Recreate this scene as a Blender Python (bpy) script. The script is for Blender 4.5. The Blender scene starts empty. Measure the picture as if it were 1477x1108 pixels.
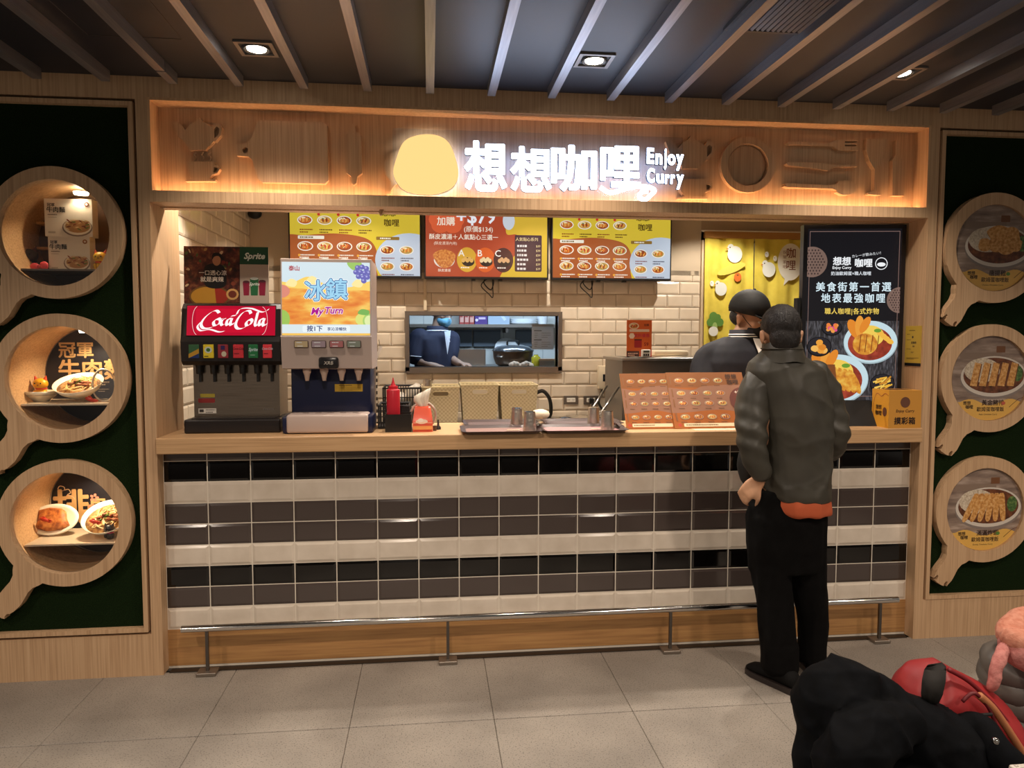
import bpy, bmesh, math, random
from mathutils import Vector, Matrix, noise
from mathutils.geometry import tessellate_polygon
random.seed(7)
SC = bpy.context.scene
COL = SC.collection
PI = math.pi

# ------------------------------------------------------------------ camera, world, exposure
CAM = Vector((1.2604, -3.5935, 1.5936)); FPX = 1053.08; YAW, PITCH, ROLL = .112, -.0629, .0011
_cy, _sy, _cp, _sp = math.cos(YAW), math.sin(YAW), math.cos(PITCH), math.sin(PITCH)
_f = Vector((_sy*_cp, _cy*_cp, _sp)); _r0 = Vector((_cy, -_sy, 0)); _u0 = _r0.cross(_f)
_r = _r0*math.cos(ROLL)+_u0*math.sin(ROLL); _u = -_r0*math.sin(ROLL)+_u0*math.cos(ROLL)
cd = bpy.data.cameras.new('camera'); cam = bpy.data.objects.new('camera', cd); COL.objects.link(cam)
cd.sensor_width = 36; cd.lens = FPX/1477*36; cd.clip_start = .05
cam.matrix_world = Matrix(((_r.x, _u.x, -_f.x, CAM.x), (_r.y, _u.y, -_f.y, CAM.y), (_r.z, _u.z, -_f.z, CAM.z), (0, 0, 0, 1)))
SC.camera = cam
SC.view_settings.view_transform = 'Standard'; SC.view_settings.look = 'None'
SC.view_settings.gamma = 1; SC.view_settings.use_curve_mapping = False
SC.view_settings.exposure = 0.0
W = bpy.data.worlds.new('hall'); SC.world = W; W.use_nodes = True
W.node_tree.nodes['Background'].inputs[0].default_value = (1, .88, .76, 1)
W.node_tree.nodes['Background'].inputs[1].default_value = .2

def light(kind, name, loc, watts, col=(1, .78, .52), size=.1, target=None, spot=None, blend=.3, sizey=None):
    d = bpy.data.lights.new(name, kind); d.energy = watts; d.color = col
    if kind == 'AREA':
        d.size = size
        if sizey: d.shape = 'RECTANGLE'; d.size_y = sizey
    else: d.shadow_soft_size = size
    if spot: d.spot_size = spot; d.spot_blend = blend
    o = bpy.data.objects.new(name, d); COL.objects.link(o); o.location = loc
    t = Vector(target) if target else Vector(loc)-Vector((0, 0, 1))
    o.rotation_euler = (t-Vector(loc)).to_track_quat('-Z', 'Y').to_euler()
    return o
WARM = (1, .89, .76)
COOL = (.62, .80, 1)
# ceiling lamps of the shop: a row just behind the header, a row before the back wall
for x in (.4, 1.3, 2.2, 3.1): light('SPOT', 'shop_lamp_light', (x, .44, 2.66), 64, WARM, .03, (x, -.45, 0), 1.85, .3)
for x in (.75, 2.1, 3.42): light('SPOT', 'shop_lamp_light', (x, 1.36, 2.70), 58, WARM, .015, (x, 1.5, 0), 2.1, .35)
# kitchen tubes
light('AREA', 'kitchen_tube_light', (2.0, 2.35, 2.3), 30, COOL, 1.6, (2.0, 3.5, 1.1), sizey=.2)
# lamps over the dining hall in front of and behind the camera
for x in (-1.2, 1.0, 3.2, 5.2):
    for y in (-2.1, -4.2): light('SPOT', 'hall_lamp_light', (x, y, 2.68), 84, (1, .835, .69), .06, (x, y+.5, 0), 2.3, .7)

# ------------------------------------------------------------------ pixel -> point at a known depth
def _ray(px, py): return _r*((px-738.5)/FPX)-_u*((py-554)/FPX)+_f
def at(px, py, Y): d = _ray(px, py); return CAM+d*((Y-CAM.y)/d.y)
def atZ(px, py, Z): d = _ray(px, py); return CAM+d*((Z-CAM.z)/d.z)
def atX(px, py, X): d = _ray(px, py); return CAM+d*((X-CAM.x)/d.x)

# ------------------------------------------------------------------ materials
def lin(h):
    h = h.lstrip('#'); r = []
    for i in (0, 2, 4):
        c = int(h[i:i+2], 16)/255; r.append(c/12.92 if c <= .04045 else ((c+.055)/1.055)**2.4)
    return (*r, 1)
_mc = {}
def mat(h, rough=.6, metal=0, emit=0, spec=.5, alpha=1, bump=0, bscale=200):
    k = (h, rough, metal, emit, spec, alpha, bump, bscale)
    if k in _mc: return _mc[k]
    m = bpy.data.materials.new('m_'+h.strip('#')); m.use_nodes = True
    n = m.node_tree; b = n.nodes['Principled BSDF']; c = lin(h) if isinstance(h, str) else h
    b.inputs['Base Color'].default_value = c; b.inputs['Roughness'].default_value = rough
    b.inputs['Metallic'].default_value = metal; b.inputs['Specular IOR Level'].default_value = spec
    b.inputs['Alpha'].default_value = alpha
    if emit: 
        b.inputs['Emission Color'].default_value = c; b.inputs['Emission Strength'].default_value = emit
        b.inputs['Base Color'].default_value = (c[0]*.15, c[1]*.15, c[2]*.15, 1)
    if bump:
        t = n.nodes.new('ShaderNodeTexCoord'); z = n.nodes.new('ShaderNodeTexNoise'); z.inputs['Scale'].default_value = bscale
        z.inputs['Detail'].default_value = 4
        bp = n.nodes.new('ShaderNodeBump'); bp.inputs['Strength'].default_value = bump; bp.inputs['Distance'].default_value = .01
        n.links.new(t.outputs['Object'], z.inputs['Vector']); n.links.new(z.outputs['Fac'], bp.inputs['Height']); n.links.new(bp.outputs[0], b.inputs['Normal'])
    _mc[k] = m; return m
def ramp_mat(name, stops, scale=(1, 1, 1), nscale=5, detail=6, rough=.6, bump=0, emit=0, dist=0, metal=0, rrange=None, world=False, spec=.5):
    if name in _mc: return _mc[name]
    m = bpy.data.materials.new(name); m.use_nodes = True; n = m.node_tree; b = n.nodes['Principled BSDF']
    t = n.nodes.new('ShaderNodeTexCoord'); mp = n.nodes.new('ShaderNodeMapping'); mp.inputs['Scale'].default_value = scale
    z = n.nodes.new('ShaderNodeTexNoise'); z.inputs['Scale'].default_value = nscale; z.inputs['Detail'].default_value = detail; z.inputs['Distortion'].default_value = dist
    r = n.nodes.new('ShaderNodeValToRGB'); L = n.links.new
    if world:
        g = n.nodes.new('ShaderNodeNewGeometry'); L(g.outputs['Position'], mp.inputs['Vector'])
    else: L(t.outputs['Object'], mp.inputs['Vector'])
    L(mp.outputs[0], z.inputs['Vector']); L(z.outputs['Fac'], r.inputs[0])
    el = r.color_ramp.elements
    while len(el) < len(stops): el.new(.5)
    for e, (p, c) in zip(el, stops): e.position = p; e.color = lin(c)
    b.inputs['Roughness'].default_value = rough; b.inputs['Metallic'].default_value = metal; b.inputs['Specular IOR Level'].default_value = spec
    if emit:
        L(r.outputs[0], b.inputs['Emission Color']); b.inputs['Emission Strength'].default_value = emit; b.inputs['Base Color'].default_value = (.02, .02, .02, 1)
    else: L(r.outputs[0], b.inputs['Base Color'])
    if bump:
        bp = n.nodes.new('ShaderNodeBump'); bp.inputs['Strength'].default_value = bump; bp.inputs['Distance'].default_value = .006
        L(z.outputs['Fac'], bp.inputs['Height']); L(bp.outputs[0], b.inputs['Normal'])
    _mc[name] = m; return m
WOOD_V = ramp_mat('oak_vertical', [(.25, '#b08c68'), (.5, '#c6a27c'), (.75, '#d2b08a')], (60, 60, 1.3), 2.2, 8, .5, .05, world=True)
WOOD_H = ramp_mat('oak_horizontal', [(.25, '#b08a60'), (.5, '#c8a074'), (.75, '#d4ae82')], (1.3, 40, 60), 2.2, 8, .45, .05, world=True)
KICK = ramp_mat('kick_wood', [(.25, '#93693f'), (.5, '#b08250'), (.75, '#bd9159')], (1.6, 30, 40), 2.0, 8, .45, .05, world=True)
def floor_mat():
    m = bpy.data.materials.new('terrazzo'); m.use_nodes = True; n = m.node_tree; b = n.nodes['Principled BSDF']; L = n.links.new
    g = n.nodes.new('ShaderNodeNewGeometry')
    a = n.nodes.new('ShaderNodeTexNoise'); a.inputs['Scale'].default_value = 2.2; a.inputs['Detail'].default_value = 5
    v = n.nodes.new('ShaderNodeTexNoise'); v.inputs['Scale'].default_value = 170; v.inputs['Detail'].default_value = 2
    r = n.nodes.new('ShaderNodeValToRGB'); r.color_ramp.elements[0].position = .35; r.color_ramp.elements[0].color = lin('#857d74'); r.color_ramp.elements[1].position = .7; r.color_ramp.elements[1].color = lin('#9e958a')
    s = n.nodes.new('ShaderNodeValToRGB'); s.color_ramp.elements[0].position = .35; s.color_ramp.elements[0].color = (.25, .25, .25, 1); s.color_ramp.elements[1].position = .42; s.color_ramp.elements[1].color = (1, 1, 1, 1)
    mx = n.nodes.new('ShaderNodeMix'); mx.data_type = 'RGBA'; mx.blend_type = 'MULTIPLY'; mx.inputs[0].default_value = .75
    L(g.outputs['Position'], a.inputs['Vector']); L(g.outputs['Position'], v.inputs['Vector']); L(a.outputs['Fac'], r.inputs[0]); L(v.outputs['Fac'], s.inputs[0])
    L(r.outputs[0], mx.inputs[6]); L(s.outputs[0], mx.inputs[7]); L(mx.outputs[2], b.inputs['Base Color']); b.inputs['Roughness'].default_value = .5
    return m
FLOOR = floor_mat()
TURF = ramp_mat('turf', [(.3, '#0a1508'), (.55, '#16260f'), (.8, '#233a18')], (1, 1, 1), 260, 3, .95, .9, world=True, spec=.1)
def glass_mat(name, refl=.06, tint='#ffffff', rough=.02):
    if name in _mc: return _mc[name]
    m = bpy.data.materials.new(name); m.use_nodes = True; n = m.node_tree; n.nodes.clear(); L = n.links.new
    o = n.nodes.new('ShaderNodeOutputMaterial'); x = n.nodes.new('ShaderNodeMixShader'); t = n.nodes.new('ShaderNodeBsdfTransparent'); g = n.nodes.new('ShaderNodeBsdfGlossy')
    f = n.nodes.new('ShaderNodeLayerWeight'); f.inputs[0].default_value = refl*4
    t.inputs[0].default_value = lin(tint); g.inputs['Roughness'].default_value = rough
    L(f.outputs['Fresnel'], x.inputs[0]); L(t.outputs[0], x.inputs[1]); L(g.outputs[0], x.inputs[2]); L(x.outputs[0], o.inputs[0])
    _mc[name] = m; return m
GLASS = glass_mat('pane', .06)
STEEL = mat('#b8b4ae', .28, 1); STEEL_D = mat('#6f6a66', .35, 1); CHROME = mat('#dcd8d2', .12, 1)
BLACK = mat('#141210', .4); BLACKM = mat('#0d0c0c', .7); WHITE = mat('#e9e4da', .5)

# ------------------------------------------------------------------ mesh builder
class MB:
    def __init__(s): s.v = []; s.f = []; s.m = []; s.mats = []; s.sm = []; s.cur = 0; s.smooth = False
    def use(s, m):
        if m not in s.mats: s.mats.append(m)
        s.cur = s.mats.index(m); return s
    def add(s, vs, fs, T=None):
        b = len(s.v)
        s.v += [tuple(T @ Vector(p)) if T else tuple(p) for p in vs]
        for f in fs: s.f.append([b+i for i in f]); s.m.append(s.cur); s.sm.append(s.smooth)
        return s
    def box(s, x0, x1, y0, y1, z0, z1, T=None):
        return s.add([(x0, y0, z0), (x1, y0, z0), (x1, y1, z0), (x0, y1, z0), (x0, y0, z1), (x1, y0, z1), (x1, y1, z1), (x0, y1, z1)],
                     [(3, 2, 1, 0), (4, 5, 6, 7), (0, 1, 5, 4), (1, 2, 6, 5), (2, 3, 7, 6), (3, 0, 4, 7)], T)
    def rbox(s, x0, x1, y0, y1, z0, z1, r=.01, seg=2, T=None):
        bm = bmesh.new(); bmesh.ops.create_cube(bm, size=1)
        for v in bm.verts: v.co = Vector(((x0+x1)/2+v.co.x*(x1-x0), (y0+y1)/2+v.co.y*(y1-y0), (z0+z1)/2+v.co.z*(z1-z0)))
        bmesh.ops.bevel(bm, geom=bm.edges[:], offset=r, segments=seg, affect='EDGES', profile=.5, clamp_overlap=True)
        return s.frombm(bm, T)
    def frombm(s, bm, T=None):
        bm.verts.index_update(); s.add([v.co[:] for v in bm.verts], [[v.index for v in f.verts] for f in bm.faces], T); bm.free(); return s
    def cyl(s, p0, p1, r0, r1=None, n=16, cap=True):
        r1 = r0 if r1 is None else r1; p0 = Vector(p0); p1 = Vector(p1); d = (p1-p0).normalized()
        a = d.orthogonal().normalized(); b = d.cross(a); vs = []
        for p, r in ((p0, r0), (p1, r1)): vs += [p+(a*math.cos(2*PI*i/n)+b*math.sin(2*PI*i/n))*r for i in range(n)]
        fs = [(i, (i+1) % n, n+(i+1) % n, n+i) for i in range(n)]
        if cap: fs += [tuple(range(n-1, -1, -1)), tuple(range(n, 2*n))]
        return s.add(vs, fs)
    def lathe(s, prof, c=(0, 0, 0), n=24, T=None, sx=1, sy=1):
        vs = []; m = len(prof)
        for r, z in prof: vs += [(c[0]+r*sx*math.cos(2*PI*i/n), c[1]+r*sy*math.sin(2*PI*i/n), c[2]+z) for i in range(n)]
        fs = [(j*n+i, j*n+(i+1) % n, (j+1)*n+(i+1) % n, (j+1)*n+i) for j in range(m-1) for i in range(n)]
        if prof[0][0] > 1e-5: fs.append(tuple(range(n-1, -1, -1)))
        if prof[-1][0] > 1e-5: fs.append(tuple((m-1)*n+i for i in range(n)))
        return s.add(vs, fs, T)
    def tube(s, pts, r, n=8, cap=True, closed=False):
        pts = [Vector(p) for p in pts]; rs = r if isinstance(r, (list, tuple)) else [r]*len(pts); vs = []; a = None; N = len(pts)
        for i, p in enumerate(pts):
            d = ((pts[(i+1) % N] if closed or i+1 < N else p)-(pts[i-1] if closed or i > 0 else p)).normalized()
            a = d.orthogonal().normalized() if a is None else (a-d*a.dot(d)).normalized()
            b = d.cross(a); vs += [p+(a*math.cos(2*PI*k/n)+b*math.sin(2*PI*k/n))*rs[i] for k in range(n)]
        fs = [(j*n+k, j*n+(k+1) % n, ((j+1) % N)*n+(k+1) % n, ((j+1) % N)*n+k) for j in range(N if closed else N-1) for k in range(n)]
        if cap and not closed: fs += [tuple(range(n-1, -1, -1)), tuple((N-1)*n+k for k in range(n))]
        return s.add(vs, fs)
    def prism(s, poly, holes=(), y0=0, y1=.01, T=None, fn=None):
        """outline in x,z extruded from y0 (front) to y1"""
        loops = [[(p[0], p[1]) for p in lp] for lp in [poly]+list(holes)]
        tri = tessellate_polygon([[Vector((x, z, 0)) for x, z in lp] for lp in loops]); flat = [q for lp in loops for q in lp]; N = len(flat)
        vs = [(x, y0, z) for x, z in flat]+[(x, y1, z) for x, z in flat]; fs = []
        for t in tri:
            a, b_, c = (flat[i] for i in t); cr = (b_[0]-a[0])*(c[1]-a[1])-(b_[1]-a[1])*(c[0]-a[0]); t = tuple(t) if cr > 0 else tuple(reversed(t))
            fs += [t, tuple(N+i for i in reversed(t))]
        k = 0
        for li, lp in enumerate(loops):
            n = len(lp); ar = sum(lp[i-1][0]*lp[i][1]-lp[i][0]*lp[i-1][1] for i in range(n)); fw = (ar > 0) == (li == 0)
            for i in range(n):
                i0, i1 = k+i, k+(i+1) % n; fs.append((i1, i0, N+i0, N+i1) if fw else (i0, i1, N+i1, N+i0))
            k += n
        return s.add(vs, fs, T)
    def ball(s, c, rx, ry=None, rz=None, n=16, m=10, T=None):
        ry = ry or rx; rz = rz or rx; c = Vector(c); vs = [c+Vector((0, 0, -rz))]
        for j in range(1, m):
            t = -PI/2+PI*j/m; vs += [c+Vector((rx*math.cos(t)*math.cos(2*PI*i/n), ry*math.cos(t)*math.sin(2*PI*i/n), rz*math.sin(t))) for i in range(n)]
        vs.append(c+Vector((0, 0, rz))); k = len(vs)-1
        fs = [(0, 1+(i+1) % n, 1+i) for i in range(n)]+[(1+j*n+i, 1+j*n+(i+1) % n, 1+(j+1)*n+(i+1) % n, 1+(j+1)*n+i) for j in range(m-2) for i in range(n)]
        fs += [(k, 1+(m-2)*n+i, 1+(m-2)*n+(i+1) % n) for i in range(n)]
        return s.add(vs, fs, T)
    def loft(s, rings, cap=True):
        n = len(rings[0]); vs = [p for r in rings for p in r]; N = len(rings)
        fs = [(j*n+k, j*n+(k+1) % n, (j+1)*n+(k+1) % n, (j+1)*n+k) for j in range(N-1) for k in range(n)]
        if cap: fs += [tuple(range(n-1, -1, -1)), tuple((N-1)*n+k for k in range(n))]
        return s.add(vs, fs)
    def mesh(s, name='mesh'):
        me = bpy.data.meshes.new(name); me.from_pydata([tuple(v) for v in s.v], [], s.f)
        for m in s.mats: me.materials.append(m)
        me.polygons.foreach_set('material_index', s.m); me.polygons.foreach_set('use_smooth', s.sm); me.update(); return me
    def build(s, name, parent=None, m=None):
        if m is not None: s.mats = [m]; s.m = [0]*len(s.f)
        return link(name, s.mesh(name), parent)
def link(name, data, parent=None):
    o = bpy.data.objects.new(name, data); COL.objects.link(o)
    if parent is not None:
        o.parent = parent; o.matrix_parent_inverse = Matrix.Translation(parent.location).inverted() if parent.rotation_euler.z == 0 else parent.matrix_basis.inverted()
    return o
def tag(o, label=None, cat=None, group=None, kind=None):
    if label: o['label'] = label
    if cat: o['category'] = cat
    if group: o['group'] = group
    if kind: o['kind'] = kind
    return o
def thing(name, loc, label, cat, group=None):
    o = link(name, None); o.location = loc; return tag(o, label, cat, group)
def copies(o, loc, label=None, group=None, rotz=None):
    c = o.copy(); COL.objects.link(c); c.location = loc
    if label: c['label'] = label
    if rotz is not None: c.rotation_euler.z = rotz
    for ch in o.children:
        d = ch.copy(); COL.objects.link(d); d.parent = c
        for g in ch.children:
            e = g.copy(); COL.objects.link(e); e.parent = d
    return c
def shade(o, ang=35):
    me = o.data; me.polygons.foreach_set('use_smooth', [True]*len(me.polygons))
    try: me.set_sharp_from_angle(angle=math.radians(ang))
    except Exception: pass
    return o
def bez(p, n=12, closed=False):
    """smooth Catmull-Rom through points"""
    out = []; N = len(p); rng = N if closed else N-1
    for i in range(rng):
        a = Vector(p[(i-1) % N] if closed or i > 0 else p[0]); b = Vector(p[i]); c = Vector(p[(i+1) % N]); d = Vector(p[(i+2) % N] if closed or i+2 < N else p[-1])
        for k in range(n):
            t = k/n; out.append(.5*((2*b)+(c-a)*t+(2*a-5*b+4*c-d)*t*t+(3*b-a-3*c+d)*t**3))
    if not closed: out.append(Vector(p[-1]))
    return out
def ell(cx, cy, rx, ry=None, n=32, a0=0, a1=2*PI):
    ry = ry or rx; full = abs(a1-a0-2*PI) < 1e-6
    return [(cx+rx*math.cos(a0+(a1-a0)*i/(n if full else n-1)), cy+ry*math.sin(a0+(a1-a0)*i/(n if full else n-1))) for i in range(n)]

# ------------------------------------------------------------------ flat print: shapes and lettering laid on a board
def text_data(s, size=1, offset=0, shear=0, extrude=0, res=3, align='LEFT', spacing=1):
    c = bpy.data.curves.new('lettering', 'FONT'); c.body = s; c.size = size; c.offset = offset; c.shear = shear; c.extrude = extrude
    c.resolution_u = res; c.align_x = align; c.space_character = spacing
    o = bpy.data.objects.new('lettering', c); COL.objects.link(o)
    bpy.context.view_layer.update()
    dg = bpy.context.evaluated_depsgraph_get(); me = o.evaluated_get(dg).to_mesh()
    vs = [v.co.copy() for v in me.vertices]; fs = [list(p.vertices) for p in me.polygons]
    o.evaluated_get(dg).to_mesh_clear(); bpy.data.objects.remove(o); bpy.data.curves.remove(c)
    return vs, fs
_tc = {}
class Art:
    """x right, y up in metres from the lower left corner; every call lies a hair above the last"""
    def __init__(s, o, u, v, w, h, emit=0, rough=.45, step=.00003):
        s.o = Vector(o); s.u = Vector(u).normalized(); s.vv = Vector(v).normalized(); s.n = s.u.cross(s.vv); s.w = w; s.h = h
        s.b = MB(); s.z = .0006; s.emit = emit; s.rough = rough; s.step = step; s.clip = None; s.k = 1
    def P(s, x, y): return s.o+s.u*x*s.k+s.vv*y*s.k+s.n*s.z
    def M(s, c): return c if not isinstance(c, str) else mat(c, s.rough, 0, s.emit)
    def poly(s, pts, c):
        if s.clip:
            pts = clip_poly(pts, s.clip)
            if len(pts) < 3: return s
        s.b.use(s.M(c)); s.b.add([s.P(*p[:2]) for p in pts], [tuple(range(len(pts)))]); s.z += s.step; return s
    def rect(s, x0, y0, x1, y1, c): return s.poly([(x0, y0), (x1, y0), (x1, y1), (x0, y1)], c)
    def rrect(s, x0, y0, x1, y1, r, c):
        p = []
        for cx, cy, a in ((x1-r, y1-r, 0), (x0+r, y1-r, PI/2), (x0+r, y0+r, PI), (x1-r, y0+r, 1.5*PI)): p += ell(cx, cy, r, r, 6, a, a+PI/2)
        return s.poly(p, c)
    def oval(s, cx, cy, rx, ry, c, n=20, rot=0):
        cr, sr = math.cos(rot), math.sin(rot)
        return s.poly([(cx+x*cr-y*sr, cy+x*sr+y*cr) for x, y in ell(0, 0, rx, ry, n)], c)
    def blob(s, pts, c, n=8): return s.poly([tuple(p) for p in bez([(*p, 0) for p in pts], n, True)], c)
    def stroke(s, pts, w, c, pen=None):
        s.b.use(s.M(c)); P = [Vector((p[0], p[1])) for p in pts]; vs = []
        for i, p in enumerate(P):
            if pen: n = Vector(pen)
            else:
                d = (P[min(i+1, len(P)-1)]-P[max(i-1, 0)]); d = d.normalized() if d.length > 1e-9 else Vector((1, 0)); n = Vector((-d.y, d.x))*w/2
            vs += [s.P(*(p+n)), s.P(*(p-n))]
        s.b.add(vs, [(2*i, 2*i+1, 2*i+3, 2*i+2) for i in range(len(P)-1)]); s.z += s.step; return s
    def text(s, t, x, y, size, c, off=0, shear=0, align='CENTER', rot=0, sx=1, spacing=1, res=2):
        sh = [(0, 0)]
        if off and max(map(ord, t)) > 0x2fff: m = off*.8+.006; sh = [(0, 0)]+[(m*math.cos(i*PI/3), m*math.sin(i*PI/3)) for i in range(6)]; off = 0
        k = (t, off, shear, align, spacing, res)
        if k not in _tc: _tc[k] = text_data(t, 1, off, shear, 0, res, align, spacing)
        vs, fs = _tc[k]; cr, sr = math.cos(rot), math.sin(rot); s.b.use(s.M(c))
        for dx, dy in sh:
          s.z += s.step; s.b.add([s.P(x+((v.x+dx)*sx*cr-(v.y+dy)*sr)*size, y+((v.x+dx)*sx*sr+(v.y+dy)*cr)*size) for v in vs], fs)
        s.z += s.step; return s
    def lines(s, x, y, w, n, dy, th, c, seed=0):
        r = random.Random(seed)
        for i in range(n):
            xx = x
            while xx < x+w*(1 if i < n-1 else .6):
                l = r.uniform(.6, 1.4)*th; z0 = s.z; s.rect(xx, y-i*dy, min(xx+l, x+w), y-i*dy+th, c); s.z = z0; xx += l+th*.35
        s.z += s.step; return s
    def bowl(s, cx, cy, r, kind=0, plate='#efe9dc', sq=.62, seed=0):
        q = random.Random(seed+kind*13); zb_ = s.z
        s.oval(cx, cy, r, r*sq, plate); s.oval(cx, cy, r*.86, r*sq*.82, ['#b5602c', '#c9a25a', '#8f3c1e', '#a88f4c'][kind % 4])
        s.oval(cx-r*.25, cy+r*.1, r*.48, r*sq*.5, '#efe3bd')
        fc = [['#c8742e', '#e0a04a'], ['#a8461f', '#d9772f'], ['#d8923a', '#8a3d1c'], ['#b83a22', '#e2b35a']][(kind+seed) % 4]
        for i in range(5):
            x = cx-r*.45+r*.24*i; s.oval(x, cy-r*.04+q.uniform(-.05, .1)*r, r*.13, r*sq*.5, fc[i % 2], 10, q.uniform(-.5, .2))
        for i in range(4): s.oval(cx+q.uniform(-.6, .6)*r, cy+q.uniform(-.3, .35)*r, r*.09, r*.06, ['#4f7a2c', '#f2d36b', '#d24a2c'][i % 3], 8)
        s.z = zb_+2*s.step; return s
    def build(s, name, parent): return s.b.build(name, parent)
def clip_poly(pts, box):
    x0, y0, x1, y1 = box; out = [tuple(p[:2]) for p in pts]
    for ax, lim, sg in ((0, x0, 1), (0, x1, -1), (1, y0, 1), (1, y1, -1)):
        src = out; out = []
        for i in range(len(src)):
            a, b = src[i-1], src[i]; ia = (a[ax]-lim)*sg >= 0; ib = (b[ax]-lim)*sg >= 0
            if ia != ib:
                t = (lim-a[ax])/(b[ax]-a[ax]); out.append(tuple(a[k]+(b[k]-a[k])*t for k in (0, 1)))
            if ib: out.append(b)
        if not out: return []
    return out
# ================================================================== the setting
F = -.07                                     # front plane of the wooden shop front
XL, XR = 0.0, 3.80                           # the opening between the jambs
ZT = 2.675; ZC = 2.765                       # top of the sign recess, ceiling
# floor: grey terrazzo tiles on a dark bed
b = MB(); b.box(-3.2, 7.5, -6.2, 4.6, -.06, -.012); fl = b.build('floor', None, mat('#241f1b', .9)); tag(fl, kind='structure')
b = MB(); b.rbox(-.297, .297, -.2975, .2975, -.012, 0, .002, 1); tme = b.mesh('floor_tile'); tme.materials.append(FLOOR)
for i in range(-3, 9):
    for j in range(7):
        o = link('floor_tile', tme, fl); o.location = (.03+.5955*i, -.34-.6*j, 0)
b = MB(); b.box(XL-.1, 5, .0, 4.5, -.012, 0); o = b.build('shop_floor', fl, mat('#6b645d', .5))
b = MB(); b.box(XL+.02, XR-.02, -.052, -.012, -.012, .004); o = b.build('trim_1', None, mat('#4a443f', .35, .8)); tag(o, kind='structure')

# ceiling with hanging slats
b = MB(); b.box(-3.2, 7.5, -6.2, F, ZC, ZC+.06); ceil = b.build('ceiling', None, mat('#1b1f29', .5)); tag(ceil, kind='structure')
SLAT = ramp_mat('slat_metal', [(.3, '#83848a'), (.7, '#97979c')], (40, 2, 40), 2, 5, .38, .03, metal=.7)
b = MB(); b.box(-.0185, .0185, -4.2, 0, 0, .046); sme = b.mesh('ceiling_slat'); sme.materials.append(SLAT)
for i in range(-4, 19):
    o = link('ceiling_slat', sme, ceil); o.location = (-.149+.2835*i, -.125, ZC-.0465)
    if i == 1: o.location.y -= .16
b = MB(); b.box(-.0185, .0185, -.15, 0, -.012, .034); b.box(-.002, .002, -.155, -.15, 0, .04)
o = b.build('ceiling_slat', ceil, SLAT); o.location = (-.149+.2835, -.125, ZC-.0345)
b = MB()
for x0, x1, y0, y1 in ((-.05, .30, -.52, -.518), (-.05, .30, -.92, -.918), (-.05, -.048, -.92, -.518), (.298, .30, -.92, -.518)): b.box(x0, x1, y0, y1, ZC-.002, ZC)
b.build('access_hatch', ceil, mat('#4a4644', .6))
b = MB(); b.box(XL-.4, 5, F+.12, 2.0, 2.75, 2.80); o = b.build('ceiling_shop', None, mat('#b9b2a6', .8)); tag(o, 'pale ceiling inside the shop', kind='structure')

# downlights
def downlight(x, y, label, rz=0, lit=1):
    t = thing('downlight', (x, y, ZC), label, 'downlight', 'recessed ceiling downlights')
    b = MB(); s, w = .075, .016
    for x0, x1, y0, y1 in ((-s, s, -s, -s+w), (-s, s, s-w, s), (-s, -s+w, -s+w, s-w), (s-w, s, -s+w, s-w)): b.box(x+x0, x+x1, y+y0, y+y1, ZC-.008, ZC)
    b.build('trim_frame', t, mat('#8a8580', .4, .5))
    b = MB(); b.lathe([(.056, .004), (.05, -.004), (.046, -.001), (.036, .003)], (x, y, ZC-.006), 24); shade(b.build('lamp_ring', t, mat('#2c2a28', .4)))
    b = MB(); b.lathe([(.0, -.006), (.02, -.0055), (.037, -.002), (.037, .004)], (x, y, ZC-.006), 24)
    lens = b.build('lens', t, mat('#fff1dc', .3, 0, 28)); shade(lens)
    light('SPOT', 'downlight_lamp', (x, y, ZC-.03), 40, (1, .855, .71), .035, (x, y-.02, 0), 2.0, .55)
for (px, py), lb in zip(((370, 69), (857, 86), (1300, 104)), ('lit square downlight in the dark ceiling above the soda machines', 'lit square downlight in the dark ceiling in front of the glowing sign', 'lit square downlight in the dark ceiling at the right')):
    q = atZ(px, py, ZC); downlight(q.x, q.y, lb)
# air vent grille
t = thing('air_vent', (2.53, -1.02, ZC), 'dark ceiling air vent grille with fine parallel slats', 'vent')
b = MB()
for x0, x1, y0, y1 in ((-.16, .16, -.16, -.145), (-.16, .16, .145, .16), (-.16, -.145, -.145, .145), (.145, .16, -.145, .145)): b.box(2.53+x0, 2.53+x1, -1.02+y0, -1.02+y1, ZC-.012, ZC)
b.build('frame', t, mat('#3b3a3c', .5)); b = MB(); b.box(-.006, .006, -.145, .145, -.010, -.002, Matrix.Rotation(.5, 4, 'Y')); vme = b.mesh('slat'); vme.materials.append(mat('#4a4a4e', .4))
for i in range(14):
    o = link('slat', vme, t); o.matrix_parent_inverse = Matrix(); o.location = (-.135+.0208*i, 0, -.002)

# ---- wooden shop front
def front(name, boxes, m=WOOD_V, parent=None, label=None):
    b = MB()
    for q in boxes: b.box(*q)
    o = b.build(name, parent, m)
    if parent is None: tag(o, label, kind='structure')
    return o
PB, PT = .20, 2.665                          # turf panel bottom and top
wl = front('wall_left', [(-.05, XL, F, .31, 0, ZC), (-3.2, -.05, F, .1, 0, PB), (-3.2, -.05, F, .1, PT, ZC), (-3.2, -3.0, F, .1, PB, PT)], label='oak shop front left of the counter')
wr = front('wall_right', [(XR, XR+.05, F, .31, 0, ZC), (XR+.05, 7.5, F, .1, 0, PB+.01), (XR+.05, 7.5, F, .1, PT, ZC), (7.3, 7.5, F, .1, PB+.01, PT)], label='oak shop front right of the counter')
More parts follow.
